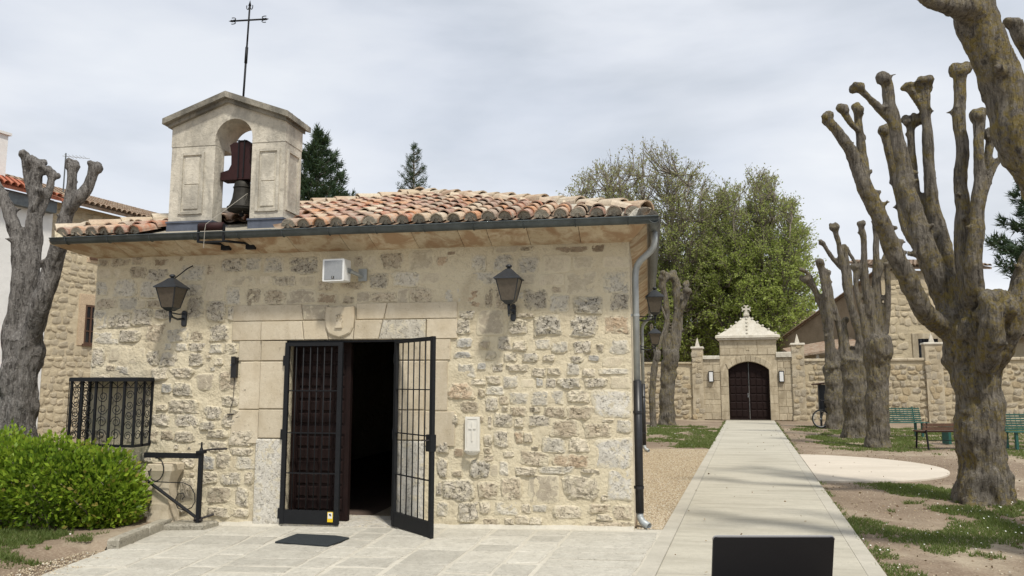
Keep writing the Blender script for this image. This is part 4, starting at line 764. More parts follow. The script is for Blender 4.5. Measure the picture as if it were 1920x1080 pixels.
# iron cross on the gable
cr_ = empty('iron_cross', (-5.0, .18, ZA + .13), 0, 'thin black iron cross with curled tips on top of the bell gable', 'cross')
cr_.rotation_euler = (0, R(1.6), 0)
mb = MB(); mb.tube([(0, 0, -.05), (0, 0, .5)], .014, 8); mb.tube([(0, 0, .5), (0, 0, .72)], .020, 8); mb.tube([(0, 0, .72), (0, 0, 1.30)], .012, 8); mb.tube([(0, 0, 1.30), (0, 0, 1.38)], [.02, .001], 6); mb.build('shaft', M['iron'], cr_, True)
mb = MB(); mb.tube([(-.24, 0, 1.10), (.24, 0, 1.10)], .012, 8); mb.tube([(.24, 0, 1.10), (.29, 0, 1.10)], [.018, .001], 6); mb.tube([(-.24, 0, 1.10), (-.29, 0, 1.10)], [.018, .001], 6); mb.build('crossbar', M['iron'], cr_, True)
def curl(c, ax, sg):
    pts = []
    for k in range(8):
        t = k / 7; a = math.pi * 1.15 * t; u_ = .010 + .034 * (1 - math.cos(a)) / 2; l_ = -.040 * math.sin(a) + .01
        pts.append((c[0] + (sg * l_ if ax == 'x' else 0), 0, c[1] + (sg * l_ if ax == 'z' else 0)) if False else ((c[0] + sg * l_, 0, c[1] + u_) if ax == 'x' else (c[0] + u_, 0, c[1] + l_)))
    return pts
for sg in (1, -1):
    p = curl((sg * .22, 1.10), 'x', sg); mb = MB(); mb.tube(p, .006, 5); mb.tube([(a, b, 2.20 - c_) for a, b, c_ in p], .006, 5); mb.build('curled_tip', M['iron'], cr_)
p = curl((0, 1.28), 'z', 1); mb = MB(); mb.tube(p, .006, 5); mb.tube([(-a, b, c_) for a, b, c_ in p], .006, 5); mb.build('curled_tip', M['iron'], cr_)

# bell with its headstock
BE = empty('bell', (ac + .03, .16, 3.79), 0, 'bronze bell hanging from a dark red headstock in the bell gable arch', 'bell')
bp = [(.0, .40), (.075, .395), (.10, .37), (.108, .33), (.112, .25), (.125, .16), (.150, .085), (.178, .04), (.182, .015), (.178, .0)]
mb = MB(); mb.lathe([(r_, z) for r_, z in bp[::-1]], 24); mb.build('bell_body', M['bronze'], BE, True)
mb = MB(); mb.lathe([(.186, .03), (.186, .045)], 24); mb.lathe([(.118, .30), (.118, .312)], 24); mb.build('bell_band', M['bronze'], BE, True)
mb = MB(); mb.tube([(0, 0, .1), (0, 0, -.03)], .012, 6); mb.lathe([(.0, -.08), (.03, -.06), (.03, -.03), (0, -.01)], 8); mb.build('clapper', M['iron'], BE)
hs = [(-.27, .40), (.25, .40), (.25, .52), (.16, .53), (.125, .60), (.13, .75), (.155, .86), (.10, .89), (0, .90), (-.10, .89), (-.155, .86), (-.13, .75), (-.125, .60), (-.16, .53), (-.27, .50)]
o = xz_prism('headstock', hs, -.09, .09, M['wood_red'], BE)
mb = MB(); mb.tube([(-.02, -.098, .42), (-.025, -.098, .92)], .009, 5); mb.tube([(.05, -.098, .42), (.055, -.098, .92)], .009, 5); mb.box(-.05, .085, -.1, .1, .905, .915); mb.tube([(-.245, 0, .45), (-.30, 0, .45)], .03, 8); mb.build('iron_straps', M['iron'], BE)

# rope, roller
RO = empty('rope_roller', (-4.93, -.53, 3.42), 0, 'rusty red rope roller on black iron arms at the gutter below the bell', 'pulley')
mb = MB(); mb.tube([(-.15, 0, .03), (.15, 0, .03)], .05, 12); mb.build('roller', M['wood_red'], RO, True)
mb = MB()
for sx in (-.165, .165):
    mb.box(sx - .012, sx + .012, -.012, .012, -.16, .06); mb.tube([(sx, 0, -.15), (sx + .14, .22, -.14), (sx + .17, .34, -.15)], .016, 5); mb.box(sx + .12, sx + .23, .30, .36, -.20, -.12)
mb.box(-.165, .165, -.01, .01, -.165, -.145)
mb.build('iron_arms', M['iron'], RO)
rp = MB(); rp.tube([(ac + .02, .17, 3.74), (ac + .19, .0, 3.98)], .0035, 5); rp.tube([(ac + .19, .0, 3.98), (-4.97, -.585, 3.47), (-4.97, -.60, 3.40), (-4.975, -.60, 3.18)], .0035, 5)
o = rp.build('bell_rope', M['rope']); tag(o, 'thin pale rope running from the bell down over the roller', 'rope')

# gutters
GU = empty('gutter', (0, 0, 0), 0, 'long dark zinc half-round gutter along the chapel front eave', 'gutter')
def trough(axis, a, b, c, z, r, mat, par, name='trough', n=9, sag=0):
    mb = MB(); pts = []
    for k in range(n + 1): t = math.pi + math.pi * k / n; pts.append((r * math.cos(t), r * math.sin(t)))
    pts = [(-r - .012, .004), (-r - .012, .014)][::-1] + pts + [(r, .01)]
    m = len(pts); N = 24
    for k in range(N + 1):
        q = a + (b - a) * k / N; zz = z + sag * math.sin(math.pi * k / N) + .004 * nz(q, 3)
        for (u_, h) in pts: mb.v.append((q, c + u_, zz + h) if axis == 'x' else (c - u_, q, zz + h))
    for k in range(N):
        for j in range(m - 1): i = k * m + j; mb.f.append((i, i + 1, i + m + 1, i + m))
    o = mb.build(name, mat, par, True); md = o.modifiers.new('thickness', 'SOLIDIFY'); md.thickness = .004; return o
trough('x', -7.12, .33, -.475, 3.372, .062, M['zinc_dark'], GU)
mb = MB()
for xe in (-7.12,): mb.add([(xe, -.475 + .06 * math.cos(math.pi + math.pi * k / 8), 3.372 + .06 * math.sin(math.pi + math.pi * k / 8)) for k in range(9)], [tuple(range(9))])
mb.build('end_cap', M['zinc_dark'], GU)
for k in range(13):
    x = -6.9 + k * .575; mb = MB(); m = 9
    pts = [(x, -.475 + .066 * math.cos(math.pi + math.pi * q / m), 3.372 + .066 * math.sin(math.pi + math.pi * q / m)) for q in range(m + 1)]
    mb.tube(pts, .006, 4); mb.build('gutter_clip', M['zinc_dark'], GU)
GS = empty('gutter', (0, 0, 0), 0, 'zinc gutter running back along the chapel side eave by the path', 'gutter')
trough('y', -.53, YB + .3, .283, 3.370, .062, M['zinc'], GS)
def downspout(y, label, ztop_sleeve):
    D = empty('downspout', (.058, y, 0), 0, label, 'downspout', 'downspouts on the chapel side wall')
    pts = [(.225, -.1, 3.31), (.225, -.1, 3.20), (.215, -.09, 3.14), (.18, -.08, 3.09), (.07, -.03, 3.0), (.025, -.01, 2.94), (.006, 0, 2.87), (0, 0, 2.80), (0, 0, ztop_sleeve)]
    mb = MB(); mb.tube(pts, .038, 14); mb.build('pipe', M['zinc_light'], D, True)
    mb = MB(); mb.tube([(0, 0, ztop_sleeve + .06), (0, 0, .16)], .047, 14); mb.build('black_sleeve', M['pipe_black'], D, True)
    for z in (2.35, 1.25, .42):
        mb = MB(); mb.tube([(0, 0, z), (0, 0, z + .03)], 0.053 if z < ztop_sleeve else .042, 14); mb.box(-.075, -.04, -.01, .01, z, z + .03); mb.build('clamp', M['zinc_light'] if z > ztop_sleeve else M['pipe_black'], D)
    mb = MB(); mb.tube([(0, 0, .17), (0, 0, .11), (.03, -.03, .06), (.10, -.09, .03)], .040, 12, False); o = mb.build('shoe', M['zinc_light'], D, True); o.modifiers.new('t', 'SOLIDIFY').thickness = .004
    return D
downspout(.10, 'grey downspout with black lower sleeve at the front corner of the chapel', 1.56)
downspout(9.6, 'far downspout with black lower sleeve near the back of the chapel side wall', 1.5)

# ------------------------------------------------------------------ iron gates of the doorway
def iron_leaf(loc, rz, wd, label, nbars, z0=-.04, z1=2.10, lock=True):
    g = empty('iron_gate', loc, rz, label, 'gate', 'iron gate leaves of the chapel doorway')
    t = .02
    for (a, b, nm) in ((0, .05, 'stile'), (wd - .055, wd, 'stile')):
        mb = MB(); mb.box(a, b, -t, t, z0, z1); mb.build(nm, M['iron'], g)
    mb = MB(); mb.box(.05, wd - .055, -t + .002, t - .002, z1 - .045, z1 - .002); mb.build('top_rail', M['iron'], g)
    mb = MB(); mb.box(.05, wd - .055, -t + .004, t - .004, z0 + .003, z0 + .165); mb.build('kick_plate', M['iron'], g)
    for k in range(nbars):
        x = .05 + (wd - .105) * (k + 1) / (nbars + 1); mb = MB(); mb.tube([(x, 0, z0 + .16), (x, 0, z1 - .04)], .0078, 8); mb.build('bar', M['iron'], g, True)
    for z in (.55, 1.02, 1.52):
        mb = MB(); mb.box(.045, wd - .05, -.012, .012, z - .006, z + .006); mb.build('cross_rod', M['iron'], g)
    for z in (.08, 1.0, 1.88):
        mb = MB(); mb.tube([(-.012, 0, z - .06), (-.012, 0, z + .06)], .02, 8); mb.build('hinge', M['iron'], g)
    if lock:
        mb = MB(); mb.box(wd - .10, wd + .004, -.034, .034, .86, 1.04); mb.build('lock_case', M['iron'], g)
        mb = MB(); mb.tube([(wd - .03, -.034, .98), (wd - .03, -.075, .98), (wd - .10, -.078, .98)], .008, 6); mb.build('handle', M['iron_brown'], g)
    return g
g1 = iron_leaf((DX0 + .01, -.06, -.02), 0, .735, 'closed left iron gate leaf with yellow sticker on its kick plate', 6, lock=False)
iron_leaf((DX1 - .012, -.06, -.0), math.atan2(-.64, .66), .905, 'open right iron gate leaf swung out over the paving', 5)
mb = MB(); mb.box(.605, .672, -.0265, -.0205, 0.0, .115); st = mb.build('sticker', M['yellow'], g1); tag(st, 'yellow and white warning sticker')
mb = MB(); mb.box(.612, .665, -.0285, -.027, .04, .108); mb.build('sticker_panel', M['paper'], st)
mb = MB(); mb.box(.626, .648, -.0300, -.0287, .078, .094); mb.box(.634, .655, -.0302, -.0288, .070, .077); mb.build('camera_pictogram', M['black'], st)
# iron frame fixed in the opening
fr = MB(); fr.box(DX0 - .002, DX0 + .02, -.02, .02, -.04, DZ); fr.box(DX0, DX1, -.02, .02, DZ - .02, DZ + .005); fr.box(DX1 - .03, DX1 + .002, -.02, .02, -.04, DZ)
o = fr.build('gate_frame', M['iron'], CH)
# flap of door mat
mt = [(-3.70, -1.06), (-3.05, -1.21), (-2.985, -.80), (-3.18, -.70), (-3.66, -.63)]
mm = pobj('door_mat', mt, .010, .026, .004, flat(0), M['mat'], None); tag(mm, 'dark grey rubber doormat on the flagstones before the door', 'doormat')

# ------------------------------------------------------------------ lanterns
def lantern(loc, rz, label, arm=.30, side=False):
    L = empty('wall_lantern', loc, rz, label, 'lantern', 'black wall lanterns on the chapel')
    # local: wall at y=0, lantern out at y=-arm; z=0 is the plate centre
    mb = MB(); n = 10
    pts = [(.032 * math.cos(math.pi * k / n), .07 + .032 * math.sin(math.pi * k / n)) for k in range(n + 1)] + [(-.032 * math.cos(math.pi * k / n), -.07 - .032 * math.sin(math.pi * k / n)) for k in range(n + 1)]
    v, f = prism(pts, 0.0, .03, .008, vmapY()); mb.add(v, f); o = mb.build('wall_plate', M['lantern'], L); fix_normals(o.data)
    mb = MB(); zb = .07
    mb.tube([(0, -.02, .0), (0, -arm * .5, -.02), (0, -arm * .85, .0), (0, -arm, .04)], .013, 8); mb.tube([(0, -.02, .06), (0, -arm * .45, .045), (0, -arm * .9, .05)], .009, 6); mb.tube([(0, -arm, .075), (0, -arm, -.045)], [.02, .012], 8); mb.tube([(0, -arm, -.045), (0, -arm, -.075)], [.014, .002], 8)
    mb.build('bracket_arm', M['lantern'], L, True)
    def ring(h, z): return [(-h, -arm - h, z), (h, -arm - h, z), (h, -arm + h, z), (-h, -arm + h, z)]
    mb = MB(); b0, b1 = ring(.035, zb), ring(.078, zb + .04); mb.add(b0 + b1, [(0, 3, 2, 1), (4, 5, 6, 7)] + [(i, (i + 1) % 4, 4 + (i + 1) % 4, 4 + i) for i in range(4)]); mb.build('base_cup', M['lantern'], L)
    z0, z1 = zb + .041, zb + .285; lo, hi = ring(.074, z0), ring(.128, z1)
    for i in range(4):
        j = (i + 1) % 4; me = bpy.data.meshes.new('glass_pane'); me.from_pydata([lo[i], lo[j], hi[j], hi[i]], [], [(0, 1, 2, 3)]); me.materials.append(M['glass']); o = link('glass_pane', me, L); o.modifiers.new('t', 'SOLIDIFY').thickness = .003
        mb = MB(); mb.tube([lo[i], hi[i]], .0075, 4, True, .78); mb.build('corner_rib', M['lantern'], L)
    mb = MB(); mb.lathe([(.02, z0), (.022, z0 + .12), (.012, z0 + .15)], 10, (0, -arm)); mb.build('lamp_holder', M['paper'], L, True)
    mb = MB(); e0, e1, e2, e3 = ring(.152, z1 - .006), ring(.15, z1 + .008), ring(.075, z1 + .075), ring(.03, z1 + .118)
    V = e0 + e1 + e2 + e3; F = [(0, 3, 2, 1), (12, 13, 14, 15)]
    for q in range(3):
        for i in range(4): F.append((q * 4 + i, q * 4 + (i + 1) % 4, q * 4 + 4 + (i + 1) % 4, q * 4 + 4 + i))
    mb.add(V, F); mb.build('cap', M['lantern'], L)
    mb = MB(); mb.lathe([(.022, z1 + .118), (.022, z1 + .135), (.036, z1 + .14), (.036, z1 + .155), (.02, z1 + .168), (.0, z1 + .172)], 10, (0, -arm)); mb.build('finial', M['lantern'], L, True)
    return L
l1 = lantern((-5.555, -.012, 2.395), 0, 'black wall lantern with a loose cable left of the doorway')
mb = MB(); mb.tube([(-.06, -.31, .44), (-.09, -.27, .47), (-.10, -.22, .48), (-.06, -.17, .49), (-.02, -.1, .56), (.03, -.05, .63), (.09, -.02, .67)], .008, 5); mb.build('loose_cable', M['black'], l1, True)
lantern((-1.35, -.012, 2.405), 0, 'black wall lantern right of the doorway above the rubble')
lantern((.012, 3.7, 2.60), R(90), 'nearer black lantern on the chapel side wall beside the path', .30)
lantern((.012, 9.2, 2.36), R(90), 'farther small black lantern on the chapel side wall', .34)

# speaker
SP = empty('loudspeaker', (-3.44, -.25, 2.915), R(-6), 'white box loudspeaker with grey grille above the doorway', 'loudspeaker')
def rbox(w_, h_, r_, n=4):
    P = []
    for cx, cz, a0 in ((w_ / 2 - r_, h_ / 2 - r_, 0), (-w_ / 2 + r_, h_ / 2 - r_, 90), (-w_ / 2 + r_, -h_ / 2 + r_, 180), (w_ / 2 - r_, -h_ / 2 + r_, 270)):
        for k in range(n + 1): a = R(a0 + 90 * k / n); P.append((cx + r_ * math.cos(a), cz + r_ * math.sin(a)))
    return P
mb = MB(); v, f = prism(rbox(.285, .265, .015), -.09, .09, .02, lambda a, b, h: (a, h, b)); mb.add(v, f); o = mb.build('case', M['white_plastic'], SP); fix_normals(o.data)
mb = MB(); v, f = prism(rbox(.235, .225, .008), -.085, -.096, .003, lambda a, b, h: (a, h, b)); mb.add(v, f); o = mb.build('grille', M['grille_grey'], SP); fix_normals(o.data)
mb = MB(); mb.box(-.016, .016, -.099, -.0965, -.105, -.073); o = mb.build('badge', M['black'], SP)
mb = MB(); mb.box(-.003, .003, -.1005, -.0995, -.089, -.078); mb.box(-.003, .003, -.1005, -.0995, -.099, -.093); mb.build('badge_mark', M['paper'], o)
mb = MB(); mb.box(.1435, .150, -.02, .10, -.03, .03); mb.tube([(.15, .04, 0), (.20, .16, -.03), (.21, .235, -.04)], .022, 6); mb.box(.16, .27, .235, .25, -.10, .05); mb.build('bracket', M['zinc_light'], SP)

# intercom box with dangling wires
IC = empty('intercom', (-4.83, -.012, 1.78), 0, 'narrow black box with dangling wire on the wall left of the door', 'intercom')
mb = MB(); mb.box(-.035, .035, -.05, 0, -.125, .125); mb.build('case', M['black'], IC)
mb = MB(); mb.box(-.025, .025, -.075, -.05, .05, .135); mb.build('hood', M['black'], IC)
mb = MB(); mb.lathe([(.0, 0), (.012, .004), (.012, .012), (0, .016)], 8); o = mb.build('button', M['zinc_light'], IC); o.rotation_euler = (R(90), 0, 0); o.location = (-.045, -.03, .03)
mb = MB(); mb.tube([(0, -.02, -.125), (.0, -.018, -.3), (-.01, -.02, -.42), (-.03, -.03, -.50), (-.03, -.03, -.545)], .004, 5); mb.box(-.065, .005, -.04, -.01, -.575, -.56); mb.build('wire', M['iron_brown'], IC)
# stoup
PL = empty('holy_water_stoup', (-1.825, -.012, .80), 0, 'small white stone stoup with incised cross and shell bowl right of the door', 'stoup')
mb = MB(); mb.box(-.085, .085, -.035, 0.02, .02, .405); mb.build('back_plate', M['marble'], PL)
mb = MB(); mb.box(-.062, -.058, -.041, -.0355, .06, .38); mb.box(.058, .062, -.041, -.0355, .06, .38); mb.box(-.062, .062, -.041, -.0355, .38, .384); mb.box(-.008, .008, -.045, -.0355, .13, .34); mb.box(-.042, .042, -.0445, -.0355, .265, .281); mb.build('relief_cross', M['marble'], PL)
mb = MB(); n = 17
for q, (r_, z) in enumerate(((.012, -.035), (.06, -.02), (.088, .012), (.095, .028), (.08, .028), (.06, .005))):
    for k in range(n): a = math.pi + math.pi * k / (n - 1); rr = r_ * (1 + (.05 if k % 2 else -.02) * (q in (1, 2, 3))); mb.v.append((rr * math.cos(a) * 1.02, -.02 + rr * math.sin(a) * 1.0, z))
for q in range(5):
    for k in range(n - 1): a = q * n + k; mb.f.append((a, a + 1, a + n + 1, a + n))
mb.build('shell_bowl', M['marble'], PL)

# ------------------------------------------------------------------ iron cage grille, stone pedestal, gate arm
CG = empty('iron_cage', (-6.39, -.165, .84), 0, 'black wrought iron window cage with scrollwork above the hedge', 'grille')
hw, dp, hc = .44, .165, .82
mb = MB(); mb.add(*prism([(-hw - .03, -dp - .02), (-hw * .4, -dp - .05), (hw * .4, -dp - .05), (hw + .03, -dp - .02), (hw + .03, dp - .01), (-hw - .03, dp - .01)], hc - .05, hc, .008, lambda a, b, h: (a, b, h))); o = mb.build('top_plate', M['iron'], CG); fix_normals(o.data)
mb = MB(); mb.box(-hw - .01, hw + .01, -dp - .012, -dp + .012, -.02, .012); mb.box(-hw - .012, -hw + .012, -dp, dp, -.02, .012); mb.box(hw - .012, hw + .012, -dp, dp, -.02, .012); mb.build('bottom_rail', M['iron'], CG)
fx = [-hw, -.29, -.10, .10, .29, hw]
for x in fx:
    mb = MB(); mb.box(x - .013, x + .013, -dp - .013, -dp + .013, -.02, hc - .05); mb.build('upright', M['iron'], CG)
for sx in (-hw, hw):
    for y in (0.0, dp - .012):
        mb = MB(); mb.box(sx - .012, sx + .012, y - .012, y + .012, -.02, hc - .05); mb.build('upright', M['iron'], CG)
for x in (-hw - .02, hw + .02, -.2, 0, .2):
    mb = MB(); mb.tube([(x, -dp - .018, -.02), (x, -dp - .018, hc - .05)], .005, 5); mb.build('thin_rod', M['iron'], CG)
def scroll(cx, cz, r_, sg, flip, mapf, n=16):
    P = []
    for k in range(n):
        t = k / (n - 1); a = (t * 1.55) * 2 * math.pi; rr = r_ * (1 - .72 * t); P.append(mapf(cx + sg * rr * math.cos(a), cz + flip * rr * math.sin(a)))
    return P
def scrolls(x0, x1, mapf, nm):
    mb = MB(); w_ = x1 - x0; rr = min(w_ * .44, .07)
    xc = (x0 + x1) / 2; z = .06; i = 0
    while z + rr < hc - .12:
        sg = 1 if i % 2 == 0 else -1
        mb.tube(scroll(xc, z + rr, rr, sg, 1 if i % 4 < 2 else -1, mapf), .0055, 4, False)
        z += rr * 2 + .012; i += 1
    mb.tube([mapf(x0, hc - .05), mapf(xc, hc - .115), mapf(x1, hc - .05)], .006, 4)
    mb.tube([mapf(x0, hc - .125), mapf(x1, hc - .125)], .005, 4)
    mb.build('scrollwork', M['iron'], CG)
for a, b in zip(fx[:-1], fx[1:]): scrolls(a + .012, b - .012, lambda u_, z: (u_, -dp, z), 'f')
for sx in (-hw, hw):
    for a, b in ((-dp + .012, -.012), (.012, dp - .02)): scrolls(a, b, lambda u_, z, s=sx: (s, u_, z), 's')
ZG = gz(-5.6)
PD = empty('stone_pedestal', (-5.60, -.17, ZG), 0, 'carved pale stone pedestal half hidden behind the hedge', 'pedestal')
def sqprof(mb, prof, hx, hy):
    for (k, z) in prof: mb.v += [(-hx * k, -hy * k, z), (hx * k, -hy * k, z), (hx * k, hy * k, z), (-hx * k, hy * k, z)]
    b = 0
    for q in range(len(prof) - 1):
        for i in range(4): mb.f.append((q * 4 + i, q * 4 + (i + 1) % 4, q * 4 + 4 + (i + 1) % 4, q * 4 + 4 + i))
    mb.f += [(3, 2, 1, 0), tuple(len(prof) * 4 - 4 + i for i in range(4))]
mb = MB(); sqprof(mb, [(1.05, 0), (1.05, .06), (1.0, .08), (.86, .20), (.84, .27), (.78, .29)], .145, .11); mb.build('base', M['ashlar'], PD)
mb = MB(); sqprof(mb, [(.76, .285), (.74, .52), (.80, .56)], .145, .11); mb.build('shaft', M['ashlar'], PD)
mb = MB(); sqprof(mb, [(.80, .555), (.90, .60), (1.06, .65), (1.12, .665), (1.12, .735), (1.06, .745)], .145, .11); mb.build('capital', M['ashlar'], PD)
IA = empty('garden_gate', (-5.06, -.30, gz(-5.06) + .07), R(0), 'black wrought iron garden gate leaf with scrolls standing between hedge and door', 'gate')
mb = MB(); mb.box(-.022, .022, -.022, .022, .0, .83); mb.build('post', M['iron'], IA)
mb = MB(); mb.tube([(.0, 0, .83), (0, 0, .87), (0, 0, .93)], [.028, .012, .01], 8); mb.box(-.05, .05, -.035, .035, .80, .828); mb.tube([(-.03, -.02, .91), (.04, .0, .91)], .005, 5); mb.build('finial', M['iron'], IA)
mb = MB(); mb.box(-.74, -.022, -.018, .018, .74, .80); mb.build('top_bar', M['iron'], IA)
mb = MB(); mb.tube([(.02, 0, .83), (.14, -.01, .85), (.34, -.02, .86)], .012, 6); mb.build('latch_rod', M['iron_brown'], IA)
mb = MB(); mb.tube([(-.01, 0, .05), (-.74, 0, .50)], .018, 6); mb.build('brace', M['iron'], IA)
mb = MB(); mb.tube([(-.03, -.03, .045), (.03, .05, .05), (.14, .1, .085)], .014, 6); mb.tube([(-.05, 0, .03), (.05, 0, .03)], .02, 6); mb.build('foot_strap', M['iron_brown'], IA)
def xz(p): return (p[0], 0, p[1])
mb = MB(); mb.tube([xz((-.58 + .10 * math.cos(a), .60 + .135 * math.sin(a))) for a in [R(100 - 17 * k) for k in range(17)]] + [xz((-.655, .585)), xz((-.645, .61))], .007, 5); mb.build('scroll', M['iron'], IA)
mb = MB(); mb.tube([xz((-.62, .46)), xz((-.4, .455)), xz((-.22, .455)), xz((-.12, .42)), xz((-.06, .33)), xz((-.05, .24)), xz((-.09, .17)), xz((-.18, .135)), xz((-.27, .16)), xz((-.31, .24)), xz((-.28, .32)), xz((-.21, .335)), xz((-.19, .29)), xz((-.22, .265))], .006, 5); mb.build('scroll', M['iron'], IA)

# ------------------------------------------------------------------ pollarded trees
def pollard(name, label, chains, voxel, mat, lumps=1.0, knob=1.35, seed=1, rad=.80, lk=.66):
    r = random.Random(seed); base = Vector(chains[0][0][:3]); base.z = min(base.z, .0)
    T = empty(name, base, 0, label, 'tree', 'pollarded trees'); mb = MB(); segs = []
    for ci, c in enumerate(chains):
        P = [Vector(q[:3]) - base for q in c]; rr = [q[3] * (rad if ci == 0 else lk * (.88 if i == 0 else 1)) for i, q in enumerate(c)]
        if ci > 0 and voxel > .033:
            dv = Vector((.17, .98, 0)) * r.uniform(-.5, .5); P = [p + dv * (i / len(P)) for i, p in enumerate(P)]
        # smooth resample
        Q, S = [], []
        for i in range(len(P) - 1):
            p0, p1, p2, p3 = P[max(i - 1, 0)], P[i], P[i + 1], P[min(i + 2, len(P) - 1)]; nn = 4
            for k in range(nn):
                t = k / nn; q = .5 * ((2 * p1) + (p2 - p0) * t + (2 * p0 - 5 * p1 + 4 * p2 - p3) * t * t + (3 * p1 - p0 - 3 * p2 + p3) * t ** 3)
                rad_ = rr[i] + (rr[i + 1] - rr[i]) * t; q = q + Vector((nz(q.z * 2.1, ci, 1), nz(q.z * 2.1, ci, 5), 0)) * rad_ * .35
                Q.append(q); S.append(rad_ * (1 + .12 * nz(q.z * 4, ci * 3, 2)))
        Q.append(P[-1]); S.append(rr[-1]); mb.tube(Q, S, 12)
        for a, b, s0 in zip(Q[:-1], Q[1:], S): segs.append((a, b, s0, ci))
        if ci > 0:      # knuckle of old cuts at the end of every limb
            d = (Q[-1] - Q[-3]).normalized(); k0 = S[-1]
            for k in range(7):
                off = Vector((r.uniform(-1, 1), r.uniform(-1, 1), r.uniform(-.8, .8))) * k0 * .95; s = k0 * r.uniform(.5, .9) * knob * .85
                c0 = Q[-1] + off
                mb.add([(c0.x + s * math.sin(pp) * math.cos(tt), c0.y + s * math.sin(pp) * math.sin(tt), c0.z + s * math.cos(pp)) for pp in (.01, .8, 1.57, 2.3, 3.13) for tt in [2 * math.pi * q / 8 for q in range(8)]],
                       [(i * 8 + j, (i + 1) * 8 + j, (i + 1) * 8 + (j + 1) % 8, i * 8 + (j + 1) % 8) for i in range(4) for j in range(8)] + [tuple(range(8)), tuple(range(39, 31, -1))])
            # cut stubs along the limb
            for k in range(int(len(Q) * .22 * lumps)):
                i = r.randrange(len(Q) // 3, len(Q)); a = r.uniform(0, 6.28); dv = Vector((math.cos(a), math.sin(a), r.uniform(.1, .7))).normalized(); s = S[i]
                mb.tube([Q[i], Q[i] + dv * s * 1.25, Q[i] + dv * s * r.uniform(1.5, 1.9)], [s * .35, s * .3, s * .24], 7)
        else:           # root flare and burls
            for k in range(5):
                a = k * 1.256 + r.uniform(-.3, .3); d = Vector((math.cos(a), math.sin(a), 0)); s = S[1]
                mb.tube([Q[0] * 0 + Vector((Q[1].x, Q[1].y, max(.35, s * 1.3))) + d * s * .55, Vector((Q[1].x, Q[1].y, .06)) + d * s * .78, Vector((Q[1].x, Q[1].y, -.12)) + d * s * 1.05], [s * .3, s * .3, s * .22], 7)
            for k in range(int(5 * lumps)):
                i = r.randrange(len(Q) // 2, len(Q)); a = r.uniform(0, 6.28); c0 = Q[i] + Vector((math.cos(a), math.sin(a), 0)) * S[i] * .8; s = S[i] * r.uniform(.2, .38)
                mb.tube([c0 - Vector((0, 0, s)), c0, c0 + Vector((0, 0, s))], [s * .4, s, s * .4], 8)
    tmp = mb.build('tmp', mat); md = tmp.modifiers.new('r', 'REMESH'); md.mode = 'VOXEL'; md.voxel_size = voxel
    dg = bpy.context.evaluated_depsgraph_get(); me = bpy.data.meshes.new_from_object(tmp.evaluated_get(dg)); bpy.data.objects.remove(tmp)
    n = len(me.vertices); V = np.empty(n * 3, np.float32); me.vertices.foreach_get('co', V); V = V.reshape(-1, 3); Nn = np.empty(n * 3, np.float32); me.vertices.foreach_get('normal', Nn); Nn = Nn.reshape(-1, 3)
    F = np.empty(len(me.loops), np.int32); me.loops.foreach_get('vertex_index', F); F = F.reshape(-1, 4)
    # nearest limb for every vertex
    best = np.full(n, 1e9); who = np.zeros(n, int); loc_r = np.zeros(n)
    for a, b, s, ci in segs:
        A = np.array(a); D = np.array(b) - A; L2 = max(D @ D, 1e-9); t = np.clip(((V - A) @ D) / L2, 0, 1); dist = np.linalg.norm(V - A - t[:, None] * D, axis=1) / s
        m = dist < best; best[m] = dist[m]; who[m] = ci; loc_r[m] = s
    off = np.empty(n, np.float32)
    for i in range(n):
        x, y, z = V[i]
        off[i] = .8 * (.16 * nz(x * 3, y * 3, z * 2.2) + .13 * nz(x * 8, y * 8, z * 5) + .12 * nz(x * 15, y * 15, z * 2.4) + .09 * nz(x * 30, y * 30, z * 9)) * min(loc_r[i], .3) - .006
    V = V + Nn * off[:, None]
    fw_ = who[F[:, 0]]
    for ci in sorted(set(fw_.tolist())):
        f = F[fw_ == ci]; u_, inv = np.unique(f, return_inverse=True); np_mesh('trunk' if ci == 0 else 'limb', V[u_], inv.reshape(f.shape), mat, T, smooth=True)
    bpy.data.meshes.remove(me)
    return T
pollard('pollarded_tree', 'large pollarded tree with many upright limbs and a burl, nearest on the right', TREES['near'], .030, M['bark'], 1.3, 1.75, 3, .86, .74)
pollard('pollarded_tree', 'pollarded tree trunk beside the round cream pad, front of three', TREES['mid_a'], .04, M['bark_mid'], 1, 1.6, 4, 1.0, .72)
pollard('pollarded_tree', 'pollarded tree in the middle of the three right of the path', TREES['mid_b'], .045, M['bark_mid'], 1, 1.6, 5, 1.0, .72)
pollard('pollarded_tree', 'pollarded tree by the bicycle, farthest of three right of the path', TREES['mid_c'], .05, M['bark_mid'], 1, 1.6, 6, 1.0, .72)
pollard('pollarded_tree', 'stubby pollarded tree left of the path near the gateway', TREES['path_left'], .05, M['bark_mid'], 1.3, 1.3, 7)
pollard('pollarded_tree', 'thin young trunk just behind the chapel side wall', TREES['path_thin'], .04, M['bark_mid'], .6, 1.2, 8)
pollard('pollarded_tree', 'grey pollarded tree with knobbly limb ends at the left edge', TREES['left'], .028, M['bark_grey'], 1.3, 1.7, 9, .76, .66)
pollard('pollarded_tree', 'thick mottled limb reaching in from the top right corner', TREES['overhang'], .033, M['bark'], .8, 1.2, 10, .98, .88)

